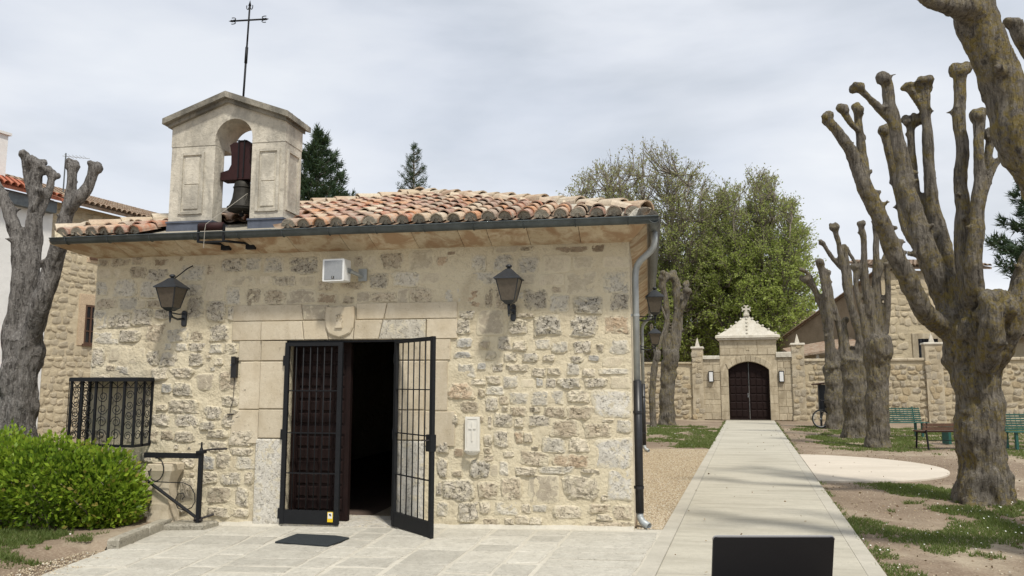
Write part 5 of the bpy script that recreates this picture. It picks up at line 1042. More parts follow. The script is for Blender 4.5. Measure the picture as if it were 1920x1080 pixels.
# ------------------------------------------------------------------ leafy trees and conifers
def leaf_quads(P, D, size, r, fold=True):
    """P (n,3) leaf bases, D (n,3) directions; returns V (4n,3), F (n,4)"""
    n = len(P); D = D / np.linalg.norm(D, axis=1, keepdims=True); U = r.normal(size=(n, 3)); S = np.cross(D, U); S /= np.linalg.norm(S, axis=1, keepdims=True) + 1e-9
    s = size if hasattr(size, '__len__') else np.full(n, size); s = s[:, None]
    V = np.stack([P, P + D * s * .5 + S * s * .28, P + D * s, P + D * s * .5 - S * s * .28], 1); return V.reshape(-1, 3), np.arange(4 * n).reshape(n, 4)
def leafy(label, base, cz, rad, nend, leaf, seed, dens=8, low=.0, fresh=.0):
    r = np.random.default_rng(seed); T = empty('leafy_tree', base, 0, label, 'tree', 'leafing trees beyond the gateway')
    rx, ry, rz_ = rad; wood = MB(); rr = random.Random(seed)
    wood.tube([(0, 0, -.2), (.05, .05, 1.2), (0, 0, 2.2)], [.55, .42, .4], 10)
    stems = []
    for k in range(13):
        a = 2.4 * k + rr.uniform(-.3, .3); q = .25 + .62 * math.sqrt((k + .5) / 13); tgt = Vector((rx * q * math.cos(a), ry * q * math.sin(a), cz + rz_ * (.80 - .55 * q * q)))
        b = Vector((.2 * math.cos(a), .2 * math.sin(a), 1.6)); pts = []
        for i in range(9):
            t = i / 8; p = b.lerp(tgt, t); p.x = b.x + (tgt.x - b.x) * t ** .8 + .22 * nz(t * 3, k, 1) * t * 2; p.y = b.y + (tgt.y - b.y) * t ** .8 + .22 * nz(t * 3, k, 7) * t * 2; pts.append(p)
        wood.tube(pts, [.20 * (1 - t / 8 * .8) for t in range(9)], 6); stems.append(pts)
    LP, LD = [], []; tw = MB(); TN = []
    for e_ in range(nend):
        u_ = r.normal(size=3); u_ /= np.linalg.norm(u_); q = r.random() ** .38
        E_ = Vector((u_[0] * rx * q, u_[1] * ry * q, cz + u_[2] * rz_ * q))
        lump = 1 + .10 * nz(u_[0] * 2.2 + seed, u_[1] * 2.2, u_[2] * 2.2); E_ = Vector((E_.x * lump, E_.y * lump, cz + (E_.z - cz) * lump))
        if E_.z < 1.2 + low: continue
        best = None
        for st_ in stems:
            for p in st_[2:]:
                if p.z > E_.z - .5: continue
                d = (p - E_).length + (E_.z - p.z) * -.25
                if best is None or d < best[0]: best = (d, p)
        p0 = best[1] if best else stems[rr.randrange(13)][2]
        mid = p0.lerp(E_, .5) + Vector((rr.uniform(-.2, .2), rr.uniform(-.2, .2), -.15 * (p0 - E_).length))
        tw.tube([p0, mid, E_], [.05, .035, .015], 4, False)
        out = Vector((E_.x, E_.y, (E_.z - cz) * .6 + 1.5)).normalized()
        for k in range(6):
            d = (out + Vector((rr.gauss(0, .55), rr.gauss(0, .55), rr.gauss(.15, .5)))).normalized(); L = rr.uniform(.4, .85); t0 = mid.lerp(E_, rr.uniform(.3, 1)); tip = t0 + d * L
            tw.tube([t0, t0 + d * L * .5 + Vector((0, 0, .05)), tip], [.016, .011, .005], 3, False)
            hrel = (tip.z - cz) / rz_
            nl = int(dens * (1.15 - .75 * max(0, hrel)) * rr.uniform(.6, 1.4))
            for j in range(nl):
                p = t0.lerp(tip, rr.uniform(.15, 1.05)); LP.append((p.x + rr.gauss(0, .09), p.y + rr.gauss(0, .09), p.z + rr.gauss(0, .09))); LD.append((d.x + rr.gauss(0, .8), d.y + rr.gauss(0, .8), d.z + rr.gauss(-.1, .8))); TN.append(min(1, max(0, .60 + fresh - .55 * hrel + rr.gauss(0, .2))))
    wood.build('trunk', M['bark_far'], T, True); tw.build('branches', M['bark_far'], T)
    LP, LD = np.array(LP), np.array(LD); V, F = leaf_quads(LP, LD, r.uniform(leaf * .7, leaf * 1.35, len(LP)), r)
    np_mesh('crown', V, F, M['leaf_spring'], T, np.repeat(np.array(TN), 4)); return T
leafy('broad leafing tree with bare grey-brown twigs on top, behind the chapel roof corner', (.0, 42.2, 0), 9.3, (6.7, 5.2, 8.1), 2100, .135, 3, 9)
leafy('rounder fresh green tree behind the white gateway roof', (6.8, 41.0, 0), 8.1, (3.9, 3.7, 6.7), 1500, .14, 5, 11, fresh=.22)
leafy('low green tree filling in between the two big leafing trees', (3.6, 47, 0), 6.0, (4.5, 3.5, 5.0), 520, .14, 8, 10, fresh=.3)

def conifer(label, base, h, rad, z0, nwh, seed, needle, top=True, droop=-.1, dn=1.0):
    r = random.Random(seed); rn = np.random.default_rng(seed); T = empty('conifer_tree', base, 0, label, 'tree', 'dark conifers'); mb = MB()
    mb.tube([(0, 0, -.2), (.05, 0, h * .5), (0, .03, h)], [.28, .17, .02], 8); P, D = [], []
    for k in range(nwh):
        t = k / (nwh - 1); z = z0 + (h - z0) * t; L0 = rad * (1 - t) ** .75 + .12
        for b in range(r.randint(5, 7)):
            a = r.uniform(0, 6.28); L = L0 * r.uniform(.55, 1.15); d = Vector((math.cos(a), math.sin(a), 0)); pts = [Vector((0, 0, z)) + d * L * s + Vector((0, 0, L * (droop * s + .45 * s * s))) for s in (0, .35, .7, 1)]
            mb.tube(pts, [.04, .028, .018, .008], 4, False)
            nt_ = int((46 * L / rad + 14) * dn)
            for q in range(nt_):
                s = r.uniform(.22, 1) ** .8; i = min(2, int(s * 3)); p = pts[i].lerp(pts[i + 1], s * 3 - i); sd_ = Vector((-d.y, d.x, 0)) * r.gauss(0, .22) * L * (1.05 - s * .5) + Vector((0, 0, r.gauss(.04, .08)))
                c0 = p + sd_; dv = (d * .7 + sd_.normalized() * .5 + Vector((0, 0, .5)))
                for m in range(9):
                    P.append(tuple(c0 + Vector((r.gauss(0, .05), r.gauss(0, .05), r.gauss(0, .05))))); D.append((dv.x + r.gauss(0, .5), dv.y + r.gauss(0, .5), dv.z + r.gauss(0, .5)))
    mb.build('trunk', M['bark_far'], T, True); P, D = np.array(P), np.array(D); n = len(P); D /= np.linalg.norm(D, axis=1, keepdims=True); U = rn.normal(size=(n, 3)); S = np.cross(D, U); S /= np.linalg.norm(S, axis=1, keepdims=True); s = rn.uniform(needle * .6, needle * 1.2, (n, 1))
    V = np.stack([P - S * s * .09, P + S * s * .09, P + D * s], 1).reshape(-1, 3); np_mesh('crown', V, np.arange(3 * n).reshape(n, 3), M['needle'], T, np.repeat(rn.random(n), 3)); return T
conifer('dense dark green pine behind the bell gable', (-15.3, 25.0, 0), 13.4, 2.3, 7.5, 13, 2, .28, droop=.15, dn=.8)
conifer('thin sparse spruce top showing above the chapel roof', (-12.55, 31.6, 0), 14.7, 1.25, 9.5, 14, 4, .15, droop=.25, dn=.33)
conifer('dark pine at the right edge behind the big pollard', (16.4, 24.4, 0), 11.4, 2.6, 5.0, 14, 6, .30)

# hedge: rounded bush of glossy leaves
def hedge():
    H = empty('hedge', (-7.1, -.72, -.06), 0, 'bright green rounded hedge in front of the iron cage', 'hedge'); r = np.random.default_rng(4); P, D, TN = [], [], []
    blobs = [(-2.2, .1, .46, .95, .62, .52), (-1.3, 0, .48, .85, .64, .54), (-.45, -.02, .52, .80, .62, .56), (.35, .02, .47, .72, .55, .52), (.92, .1, .42, .52, .46, .44), (1.16, .12, .27, .32, .34, .28)]
    for (cx, cy, cz, rx, ry, rz_) in blobs:
        n = int(9500 * rx); u_ = r.normal(size=(n, 3)); u_ /= np.linalg.norm(u_, axis=1, keepdims=True); q = r.random(n) ** .22
        lump = np.array([1 + .2 * nz(a * 3 + cx, b * 3, c * 3) + .17 * nz(a * 7 + cx, b * 7, c * 7) + .10 * nz(a * 17 + cx, b * 17, c * 17) for a, b, c in u_])
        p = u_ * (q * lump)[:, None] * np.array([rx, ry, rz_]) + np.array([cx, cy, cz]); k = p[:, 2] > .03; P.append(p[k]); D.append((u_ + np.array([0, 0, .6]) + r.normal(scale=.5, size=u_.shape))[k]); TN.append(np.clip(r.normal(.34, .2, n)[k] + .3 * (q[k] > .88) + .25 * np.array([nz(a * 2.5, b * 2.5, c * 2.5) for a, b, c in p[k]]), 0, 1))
    sh_ = MB(); rs = random.Random(12)
    for k in range(130):      # stray young shoots standing proud of the clipped shape
        cx, cy, cz, rx, ry, rz_ = blobs[rs.randrange(len(blobs))]; u0 = Vector((rs.gauss(0, .7), rs.gauss(-.3, .6), rs.uniform(.1, 1))).normalized(); b0 = Vector((cx + u0.x * rx * .92, cy + u0.y * ry * .92, cz + u0.z * rz_ * .92)); d0 = (u0 + Vector((rs.gauss(0, .3), rs.gauss(0, .3), .9))).normalized(); L0 = rs.uniform(.06, .17); sh_.tube([b0, b0 + d0 * L0], [.004, .002], 3, False)
        m = rs.randint(7, 13); P.append(np.array([tuple(b0 + d0 * L0 * rs.uniform(.2, 1.05)) for _ in range(m)])); D.append(np.array([tuple(d0 + Vector((rs.gauss(0, .7), rs.gauss(0, .7), rs.gauss(0, .4)))) for _ in range(m)])); TN.append(np.clip(r.normal(.75, .12, m), 0, .93))
    sh_.build('shoots', M['bark_far'], H)
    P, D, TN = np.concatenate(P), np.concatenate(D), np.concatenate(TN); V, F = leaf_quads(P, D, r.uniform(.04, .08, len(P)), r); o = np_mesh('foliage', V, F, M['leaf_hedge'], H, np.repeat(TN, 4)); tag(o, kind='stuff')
    mb = MB(); rr = random.Random(3)
    for k in range(60):
        x = rr.uniform(-2.6, 1.05); b = Vector((x, rr.uniform(-.15, .2), -.02)); t = b + Vector((rr.uniform(-.35, .35), rr.uniform(-.4, .4), rr.uniform(.4, .8) * (1 if x < .6 else .7))); mb.tube([b, b.lerp(t, .5) + Vector((.04, 0, .03)), t], [.016, .011, .004], 5, False)
    mb.build('stems', M['bark_far'], H); return H
hedge()

# ------------------------------------------------------------------ rubble helper for the farther walls
def unit_stone(seed, mat):
    r = random.Random(seed); n = 10; V = []; F = []; ph = r.uniform(0, 30); rh = ((1.1, .9), (.98, .05), (.8, -.55), (.4, -.6)); sk = r.uniform(-.2, .2)
    for q, (k, y) in enumerate(rh):
        for i in range(n):
            a = 2 * math.pi * (i + .5 + .25 * math.sin(ph + 2 * i)) / n; ca, sa = math.cos(a), math.sin(a); p = 4.5; ex = math.copysign(abs(ca) ** (2 / p), ca); ez = math.copysign(abs(sa) ** (2 / p), sa); j = 1 + .34 * nz(ca * 1.5 + ph, sa * 1.5, ph) + .12 * nz(ca * 4, sa * 4, ph)
            V.append((.5 * (ex + sk * ez) * j * k, y + (.75 * nz(ex * 2 + ph, ez * 2, ph) if q else 0), .5 * (ez + .3 * sk * ex) * j * k))
    for q in range(len(rh) - 1):
        for i in range(n): a = q * n + i; b = q * n + (i + 1) % n; F.append((a, b, b + n, a + n))
    V.append((0, -.7 + .5 * nz(ph, 2), 0)); m = (len(rh) - 1) * n; [F.append((m + i, m + (i + 1) % n, len(V) - 1)) for i in range(n)]
    me = bpy.data.meshes.new('stone'); me.from_pydata(V, [], F); me.materials.append(mat); me.polygons.foreach_set('use_smooth', [True] * len(me.polygons)); fix_normals(me); return me
FS = [stone_mat('rubble_honey', (.52, .445, .315), (.43, .355, .24), .3, .8, .1), stone_mat('rubble_grey_tan', (.50, .44, .335), (.40, .345, .255), .4, .8, .1), stone_mat('rubble_ochre', (.51, .42, .275), (.42, .325, .2), .3, .8, .1)]
HS = [stone_mat('house_rubble_gold', (.58, .50, .355), (.49, .41, .275), .2, .7, .13), stone_mat('house_rubble_tan', (.55, .48, .355), (.46, .39, .27), .2, .7, .13)]
US = [unit_stone(s, FS[(0, 0, 1, 1, 2)[s % 5]]) for s in range(10)]; UH = [unit_stone(40 + s, HS[s % 2]) for s in range(8)]
def rubble(par, x0, x1, z0, z1, hs, ws, protos, depth, seed, skip=None, limit=300, y0=0.0):
    r = random.Random(seed); z = z0; n = 0
    while z < z1 - hs[0] * .6 and n < limit:
        h = min(r.uniform(*hs), z1 - z); x = x0 - r.random() * ws[0] * .5
        while x < x1 and n < limit:
            w_ = r.uniform(*ws) * (r.uniform(.55, .8) if r.random() < .3 else 1); cx = x + w_ / 2; zj = z + h / 2 + .35 * h * nz(cx * 1.3, z) + r.uniform(-.15, .15) * h
            if x0 + w_ * .3 < cx < x1 - w_ * .3 and not (skip and skip(cx, zj, w_, h)):
                hh = h * r.uniform(.6, 1.2); link('stone', r.choice(protos), par, (cx, y0, zj), (0, R(r.uniform(-9, 9)), 0), (w_ * .94, depth * r.uniform(.6, 1.4), hh * .93)); n += 1
            x += w_
        z += h
    return n
def wall_slab(name, x0, x1, y0, y1, z0, z1, mat, par, st=.12, amp=.03, top=.05):
    mb = MB(); nx = max(2, int((x1 - x0) / st)); nz_ = max(2, int((z1 - z0) / st))
    for j in range(nz_ + 1):
        for i in range(nx + 1):
            x = x0 + (x1 - x0) * i / nx; z = z0 + (z1 - z0) * j / nz_; mb.v.append((x, y0 + amp * nz(x * 2, z * 2, 3), z + (top * nz(x * 1.3, 7) if j == nz_ else 0)))
    for j in range(nz_):
        for i in range(nx): a = j * (nx + 1) + i; mb.f.append((a, a + 1, a + nx + 2, a + nx + 1))
    b = len(mb.v); t0 = nz_ * (nx + 1)
    for i in range(nx + 1): p = mb.v[t0 + i]; mb.v.append((p[0], y1, p[2])); 
    for i in range(nx + 1): p = mb.v[t0 + i]; mb.v.append((p[0], y1, z0))
    for i in range(nx): mb.f.append((t0 + i, t0 + i + 1, b + i + 1, b + i)); mb.f.append((b + i, b + i + 1, b + nx + 1 + i + 1, b + nx + 1 + i))
    mb.f.append((0, t0, b, b + nx + 1)); mb.f.append((nx, b + 2 * nx + 1, b + nx, t0 + nx))
    return mb.build(name, mat, par)

# ------------------------------------------------------------------ gateway
GC = (4.42, 25.6, 0); GR = R(-7)
GT = empty('stone_gateway', GC, GR, 'ashlar gateway with white pyramid roof and cross at the end of the path', 'gateway')
arch = [(-.84, 2.14)] + [(-.84 + 1.68 * k / 12, 2.14 + .34 * math.sin(math.pi * k / 12) ** .8) for k in range(1, 12)] + [(.84, 2.14)]
body = [(-1.17, 0), (-.84, 0)] + arch + [(.84, 0), (1.17, 0), (1.17, 3.42), (-1.17, 3.42)]
xz_prism('portal_body', body, 0, .8, M['gate_stone'], GT)
gm = vmapY(0)
def gblk(p, h=.025): return pobj('ashlar_block', p, -.01, h, .01, gm, M['gate_stone'], GT)
rg = random.Random(2)
for sx in (-1, 1):
    for k in range(6):
        z0, z1 = k * .355, k * .355 + .35; a, b = sx * 1.165, sx * .845; x0, x1 = min(a, b), max(a, b); gblk([(x0, z0), (x1, z0), (x1, z1), (x0, z1)], .02 + rg.random() * .012)
def crown(x): return 2.14 + .34 * math.sin(math.pi * min(1, max(0, (x + .84) / 1.68))) ** .8
for k in range(9):
    xa = -.84 + 1.68 * k / 9; xb = -.84 + 1.68 * (k + 1) / 9; s = 1.12; gblk([(xa + .006, crown(xa) + .01), (xb - .006, crown(xb) + .01), (xb * s - .006, crown(xb) + .27), (xa * s + .006, crown(xa) + .27)], .03)
for (x0, x1) in ((-1.165, -.42), (-.415, .38), (.385, 1.165)): gblk([(x0, 3.06), (x1, 3.06), (x1, 3.41), (x0, 3.41)], .02)
for (x0, x1) in ((-1.165, -.75), (-.745, -.2), (-.195, .4), (.405, .8), (.805, 1.165)): gblk([(x0, 2.78), (x1, 2.78), (x1, 3.055), (x0, 3.055)], .022)
for k, (a, b) in enumerate(((-.06, .0), (.01, .07))): pobj('carved_mark', [(a, 2.98), (b, 2.96), (b, 3.02), (a, 3.03)], .0, .045, .005, gm, M['gate_stone'], GT)
mb = MB(); mb.add(*prism([(-1.25, -.10), (1.25, -.10), (1.25, .9), (-1.25, .9)], 3.42, 3.50, .02, lambda a, b, h: (a, b, h))); mb.add(*prism([(-1.33, -.18), (1.33, -.18), (1.33, .98), (-1.33, .98)], 3.502, 3.62, .02, lambda a, b, h: (a, b, h))); o = mb.build('cornice', M['white_stone'], GT); fix_normals(o.data)
RFG = MB(); base_ = [(-1.27, -.12, 3.621), (1.27, -.12, 3.621), (1.27, .92, 3.621), (-1.27, .92, 3.621)]; ap = (0, .40, 4.52)
V = []; N_ = 6
for k in range(N_ + 1):
    t = k / N_; q = 1 - t; cv = q ** 1.0 * (1 - .10 * math.sin(math.pi * t)); V += [(b[0] * cv + ap[0] * (1 - cv), b[1] * cv + ap[1] * (1 - cv), 3.621 + (4.50 - 3.621) * t) if k < N_ else (b[0] * .07, .40 + (b[1] - .40) * .07, 4.50) for b in base_]
F = [(k * 4 + i, k * 4 + (i + 1) % 4, k * 4 + 4 + (i + 1) % 4, k * 4 + 4 + i) for k in range(N_) for i in range(4)] + [tuple(N_ * 4 + i for i in range(4))]
RFG.add(V, F); pyr = RFG.build('pyramid_roof', M['white_stone'], GT)
def crocket(p, s):
    mb = MB()
    for dx, dz, k in ((0, 0, 1), (.5, .35, .75), (-.5, .35, .75), (0, .75, .65)):
        c0 = (p[0] + dx * s, p[1] - .3 * s, p[2] + dz * s); r_ = s * k * .8; mb.add([(c0[0] + r_ * a, c0[1] + r_ * b, c0[2] + r_ * c_) for a, b, c_ in [(math.sin(u) * math.cos(w_), math.sin(u) * math.sin(w_), math.cos(u)) for u in (.3, 1.57, 2.8) for w_ in [i * math.pi / 3 for i in range(6)]]],
               [(i * 6 + j, (i + 1) * 6 + j, (i + 1) * 6 + (j + 1) % 6, i * 6 + (j + 1) % 6) for i in range(2) for j in range(6)] + [tuple(range(6)), tuple(range(17, 11, -1))])
    mb.build('crocket', M['white_stone'], pyr, True)
for k in range(5):
    t = .06 + k * .185; q = (1 - t) * (1 - .10 * math.sin(math.pi * t)); z = 3.621 + .879 * t
    for bx, by in ((-1.27, -.12), (1.27, -.12), (0, -.12)): crocket((bx * q, .40 + (by - .40) * q, z + .02), .05)
mb = MB(); mb.add(*prism([(-.12, .28), (.12, .28), (.12, .52), (-.12, .52)], 4.49, 4.60, .02, lambda a, b, h: (a, b, h))); cz = 4.78
for (x0, x1, z0, z1) in ((-.045, .045, 4.598, 4.94), (-.17, -.046, cz - .045, cz + .045), (.046, .17, cz - .045, cz + .045), (-.10, -.0455, 4.90, 4.955), (.0455, .10, 4.90, 4.955), (-.19, -.145, cz - .10, cz - .0455), (-.19, -.145, cz + .0455, cz + .10), (.145, .19, cz - .10, cz - .0455), (.145, .19, cz + .0455, cz + .10), (-.10, -.0455, 4.63, 4.67), (.0455, .10, 4.63, 4.67)): mb.box(x0, x1, .36, .44, z0, z1)
o = mb.build('cross_finial', M['white_stone'], GT)
for (x0, x1, zt, ex) in ((-1.93, -1.172, 2.60, .05), (1.172, 1.80, 2.66, .12)):
    xz_prism('wing_wall', [(x0, 0), (x1, 0), (x1, zt), (x0, zt)], .03, .6, M['gate_stone'], GT)
    k = 0; z = .0
    while z < zt - .1:
        h = min(zt - z, rg.uniform(.22, .36)); c_ = rg.uniform(.35, .65); xm = x0 + (x1 - x0) * c_
        for a, b in ((x0, xm), (xm, x1)): pobj('ashlar_block', [(a + .008, z + .006), (b - .008, z + .006), (b - .008, z + h - .006), (a + .008, z + h - .006)], -.01, rg.uniform(.008, .026), .012, vmapY(.03), M['gate_stone'], GT)
        z += h
    mb = MB(); mb.add(*prism([(x0 - .03, -.06), (x1, -.06), (x1, .66), (x0 - .03, .66)], zt + .002, zt + .10 + ex, .02, lambda a, b, h: (a, b, h))); o = mb.build('coping', M['white_stone'], GT); fix_normals(o.data)
# doors of the gateway
for sx in (-1, 1):
    d = empty('gate_door', (0, 0, 0)); d.parent = GT; x0, x1 = (-.835, -.012) if sx < 0 else (.012, .835)
    P = [(x0, .02), (x1, .02)] + [(x1 + (x0 - x1) * k / 5, crown(x1 + (x0 - x1) * k / 5) - .005) for k in range(6)]
    xz_prism('door_leaf', P, .22, .28, M['door'], d)
    for i in range(3):
        for j in range(6):
            a = x0 + .05 + i * (x1 - x0 - .1) / 3; b = a + (x1 - x0 - .1) / 3 - .03; z = .12 + j * .335; pobj('raised_panel', [(a, z), (b, z), (b, z + .29), (a, z + .29)], 0.0, .025, .02, vmapY(.22), M['door'], d)
mb = MB(); mb.box(-.01, .01, .19, .25, .02, 2.44); o = mb.build('astragal', M['zinc'], GT); mb = MB(); mb.tube([(-.05, .19, .95), (-.05, .14, .97), (-.05, .14, 1.10), (-.05, .19, 1.12)], .012, 6); mb.build('door_pull', M['zinc_light'], GT)
# box lamps on the wings
for x, lb in ((-1.56, 'white box lamp on the left wing of the gateway'), (1.33, 'white box lamp on the right wing of the gateway')):
    L = empty('wall_lamp', Matrix.Translation(GC) @ Matrix.Rotation(GR, 4, 'Z') @ Vector((x, -.0, 1.84)), GR, lb, 'lamp', 'box lamps on the gateway')
    mb = MB(); mb.box(-.105, .105, -.10, .01, -.24, .24); mb.build('case', M['black'], L); mb = MB(); mb.box(-.075, .075, -.112, -.101, -.20, .20); mb.build('diffuser', M['white_plastic'], L)
# boundary walls
WL = empty('boundary_wall', GC, GR, 'rubble stone boundary wall left of the gateway', 'wall')
wall_slab('wall_body', -9.5, -2.3, .05, .55, -.2, 2.42, M['mortar_far'], WL); rubble(WL, -6.2, -2.35, 0, 2.42, (.16, .28), (.2, .42), US, .05, 11, limit=130, y0=.045)
WR = empty('boundary_wall', GC, GR, 'long rubble stone boundary wall right of the gateway behind the benches', 'wall')
wall_slab('wall_body', 2.2, 22, .05, .55, -.2, 2.5, M['mortar_far'], WR); nst = rubble(WR, 2.25, 12.4, 0, 2.5, (.2, .32), (.22, .46), US, .055, 12, limit=299, y0=.045)
mb = MB(); mb.add(*prism([(-9.5, -.02), (-2.3, -.02), (-2.3, .62), (-9.5, .62)], 2.425, 2.50, .03, lambda a, b, h: (a, b, h + .03 * nz(a, 3)))); o = mb.build('coping', M['mortar_far'], WL); fix_normals(o.data)
mb = MB()
for k in range(20): mb.add(*prism([(2.2 + k, -.02), (3.19 + k, -.02), (3.19 + k, .62), (2.2 + k, .62)], 2.48, 2.585 + .02 * nz(k, 3), .03, lambda a, b, h: (a, b, h)))
o = mb.build('coping', M['gate_stone'], WR); fix_normals(o.data)
def pillar(x, w_, zt, lb):
    W0 = Matrix.Translation(GC) @ Matrix.Rotation(GR, 4, 'Z') @ Vector((x, .25, 0)); P = empty('wall_pillar', W0, GR, lb, 'pillar', 'spiked pillars of the boundary wall')
    mb = MB(); mb.box(-w_ / 2, w_ / 2, -.32, .32, -.1, zt - .08); mb.build('shaft', M['gate_stone'], P); rubble(P, -w_ / 2, w_ / 2, 0.02, zt - .1, (.2, .3), (.2, .32), US, .03, int(x * 10) + 60, limit=40, y0=-.325)
    mb = MB(); mb.add(*prism([(-w_ / 2 - .04, -.36), (w_ / 2 + .04, -.36), (w_ / 2 + .04, .36), (-w_ / 2 - .04, .36)], zt - .078, zt, .02, lambda a, b, h: (a, b, h))); o = mb.build('cap', M['white_stone'], P); fix_normals(o.data)
    mb = MB(); mb.add([(-.10, -.10, zt + .001), (.10, -.10, zt + .001), (.10, .10, zt + .001), (-.10, .10, zt + .001), (-.075, -.075, zt + .12), (.075, -.075, zt + .12), (.075, .075, zt + .12), (-.075, .075, zt + .12), (0, 0, zt + .42)], [(0, 1, 5, 4), (1, 2, 6, 5), (2, 3, 7, 6), (3, 0, 4, 7), (4, 5, 8), (5, 6, 8), (6, 7, 8), (7, 4, 8)]); mb.build('spike', M['belfry'], P)
pillar(-2.12, .46, 3.15, 'spiked stone pillar at the left end of the gateway'); pillar(2.02, .5, 3.25, 'spiked stone pillar at the right end of the gateway'); pillar(7.15, .62, 3.2, 'spiked stone pillar on the wall behind the big pollard, under the barred window')

# ------------------------------------------------------------------ church, side buildings
CHU = empty('stone_church', (11.11, 29.68, 0), R(10), 'tall rubble stone church with barred window behind the boundary wall', 'church')
wall_slab('front_wall', 0, 4.75, 0, .6, -.2, 6.85, M['mortar_far'], CHU, .2)
cw = lambda x, z, w_, h: (1.25 < x + w_ / 2 and x - w_ / 2 < 2.8 and 2.1 < z + h / 2 and z - h / 2 < 3.95)
rubble(CHU, .02, 4.72, 2.2, 6.85, (.24, .42), (.28, .62), UH, .05, 31, cw, 140, y0=-.01)
for (a, b, c_, d_) in ((1.28, 1.55, 2.3, 3.88), (2.48, 2.72, 2.3, 3.88), (1.55, 2.48, 3.62, 3.88), (1.55, 2.48, 2.3, 2.48)): pobj('window_surround', [(a, c_), (b, c_), (b, d_), (a, d_)], -.05, .06, .012, vmapY(), M['gate_stone'], CHU)
wn_ = MB(); wn_.box(1.55, 2.48, -.015, .0, 2.48, 3.62); wo_ = wn_.build('window', M['pane'], CHU)
for k in range(6): mb = MB(); x = 1.62 + k * .155; mb.tube([(x, -.04, 2.48), (x, -.04, 3.62)], .014, 5); mb.build('window_bar', M['iron'], wo_)
for z in (2.85, 3.22): mb = MB(); mb.box(1.55, 2.48, -.046, -.034, z - .012, z + .012); mb.build('window_bar', M['iron'], wo_)
# side wall with sloping top; its shade is painted in as a darker brown
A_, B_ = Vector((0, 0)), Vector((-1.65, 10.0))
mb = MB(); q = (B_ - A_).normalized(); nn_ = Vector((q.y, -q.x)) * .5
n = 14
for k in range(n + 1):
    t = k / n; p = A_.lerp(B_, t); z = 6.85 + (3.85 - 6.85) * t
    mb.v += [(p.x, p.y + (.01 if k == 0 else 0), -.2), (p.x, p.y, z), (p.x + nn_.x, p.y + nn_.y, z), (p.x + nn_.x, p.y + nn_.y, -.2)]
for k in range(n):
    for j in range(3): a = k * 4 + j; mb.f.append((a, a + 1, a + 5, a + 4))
mb.f.append((0, 3, 2, 1)); m = n * 4; mb.f.append((m, m + 1, m + 2, m + 3)); mb.build('side_wall', mortar_mat('brown_painted_shade', (.27, .215, .15), (.20, .155, .105)), CHU)
mb = MB(); mb.add([(-.35, -.3, 6.88), (5.1, -.3, 6.88), (5.1, 3.0, 7.7), (-.35, 3.0, 7.7), (-.35, -.3, 6.98), (5.1, -.3, 6.98), (5.1, 3.0, 7.8), (-.35, 3.0, 7.8)], [(0, 3, 2, 1), (4, 5, 6, 7), (0, 1, 5, 4), (1, 2, 6, 5), (2, 3, 7, 6), (3, 0, 4, 7)]); ro_ = mb.build('roof', M['tile_dark'], CHU)
tm2 = tile_mesh('t2', .10, .085, .5, M['tile_dark'], 5); tv2 = np.array([v.co[:] for v in tm2.vertices]); tf2 = [tuple(p.vertices) for p in tm2.polygons]
def tiles_run(mbx, M0, x0, x1, rows, pitch, pit=.2):
    x = x0
    while x <= x1:
        for r_ in range(rows):
            A = np.array(M0 @ Matrix.Translation((x, r_ * .38 * math.cos(pitch), r_ * .38 * math.sin(pitch) + .04)) @ Matrix.Rotation(pitch - .04, 4, 'X')); mbx.add((tv2 @ A[:3, :3].T + A[:3, 3]).tolist(), tf2)
        x += pit
mb = MB(); tiles_run(mb, Matrix.Translation((0, -.4, 6.98)), -.25, 5.05, 7, math.atan2(.82, 3.3)); o = mb.build('roof_tiles', M['tile_dark'], CHU); tag(o, kind='stuff')
# sloping verge tiles along the side wall
mb = MB(); L_ = 10.6; ang = math.atan2(-3.0, 10.13)
for off in (0, .2, .4, .6):
    for k in range(26):
        p = A_.lerp(B_, k / 26); M0 = Matrix.Translation((p.x - .12 + off, p.y, 6.87 - 3.0 * k / 26)) @ Matrix.Rotation(math.atan2(1.65, 10.0), 4, 'Z') @ Matrix.Rotation(ang + .05, 4, 'X'); Aq = np.array(M0); mb.add((tv2 @ Aq[:3, :3].T + Aq[:3, 3]).tolist(), tf2)
o = mb.build('verge_tiles', M['tile_dark'], CHU); tag(o, kind='stuff')
LT = empty('lean_to', (7.1, 29.5, 0), R(0), 'small tiled lean-to with a post in the shade beside the church', 'shed')
mb = MB(); mb.box(0, 2.6, .4, 2.2, -.1, 2.9); mb.build('wall', M['mortar_far'], LT); mb = MB(); mb.add([(-.2, -.2, 2.75), (3.0, -.2, 3.25), (3.0, 2.4, 3.75), (-.2, 2.4, 3.2), (-.2, -.2, 2.85), (3.0, -.2, 3.35), (3.0, 2.4, 3.85), (-.2, 2.4, 3.3)], [(0, 3, 2, 1), (4, 5, 6, 7), (0, 1, 5, 4), (1, 2, 6, 5), (2, 3, 7, 6), (3, 0, 4, 7)]); mb.build('roof', M['tile_dark'], LT); mb = MB(); mb.box(.9, 1.02, -.05, .07, -.1, 2.9); mb.build('post', M['white_stone'], LT)
FB = empty('distant_house', (9.6, 53.8, 0), R(8), 'distant house with ribbed tile hip roof between tree and church', 'house')
mb = MB(); mb.box(.15, 7.5, 0, 5, -.1, 6.05); mb.build('wall', HS[1], FB); mb = MB(); mb.add([(-.25, -.4, 6.02), (8, -.4, 6.02), (8, 5.4, 6.02), (-.25, 5.4, 6.02), (2.6, 2.5, 7.25), (6, 2.5, 7.25)], [(0, 1, 5, 4), (1, 2, 5), (2, 3, 4, 5), (3, 0, 4), (0, 3, 2, 1)]); mb.build('roof', M['tile_dark'], FB)
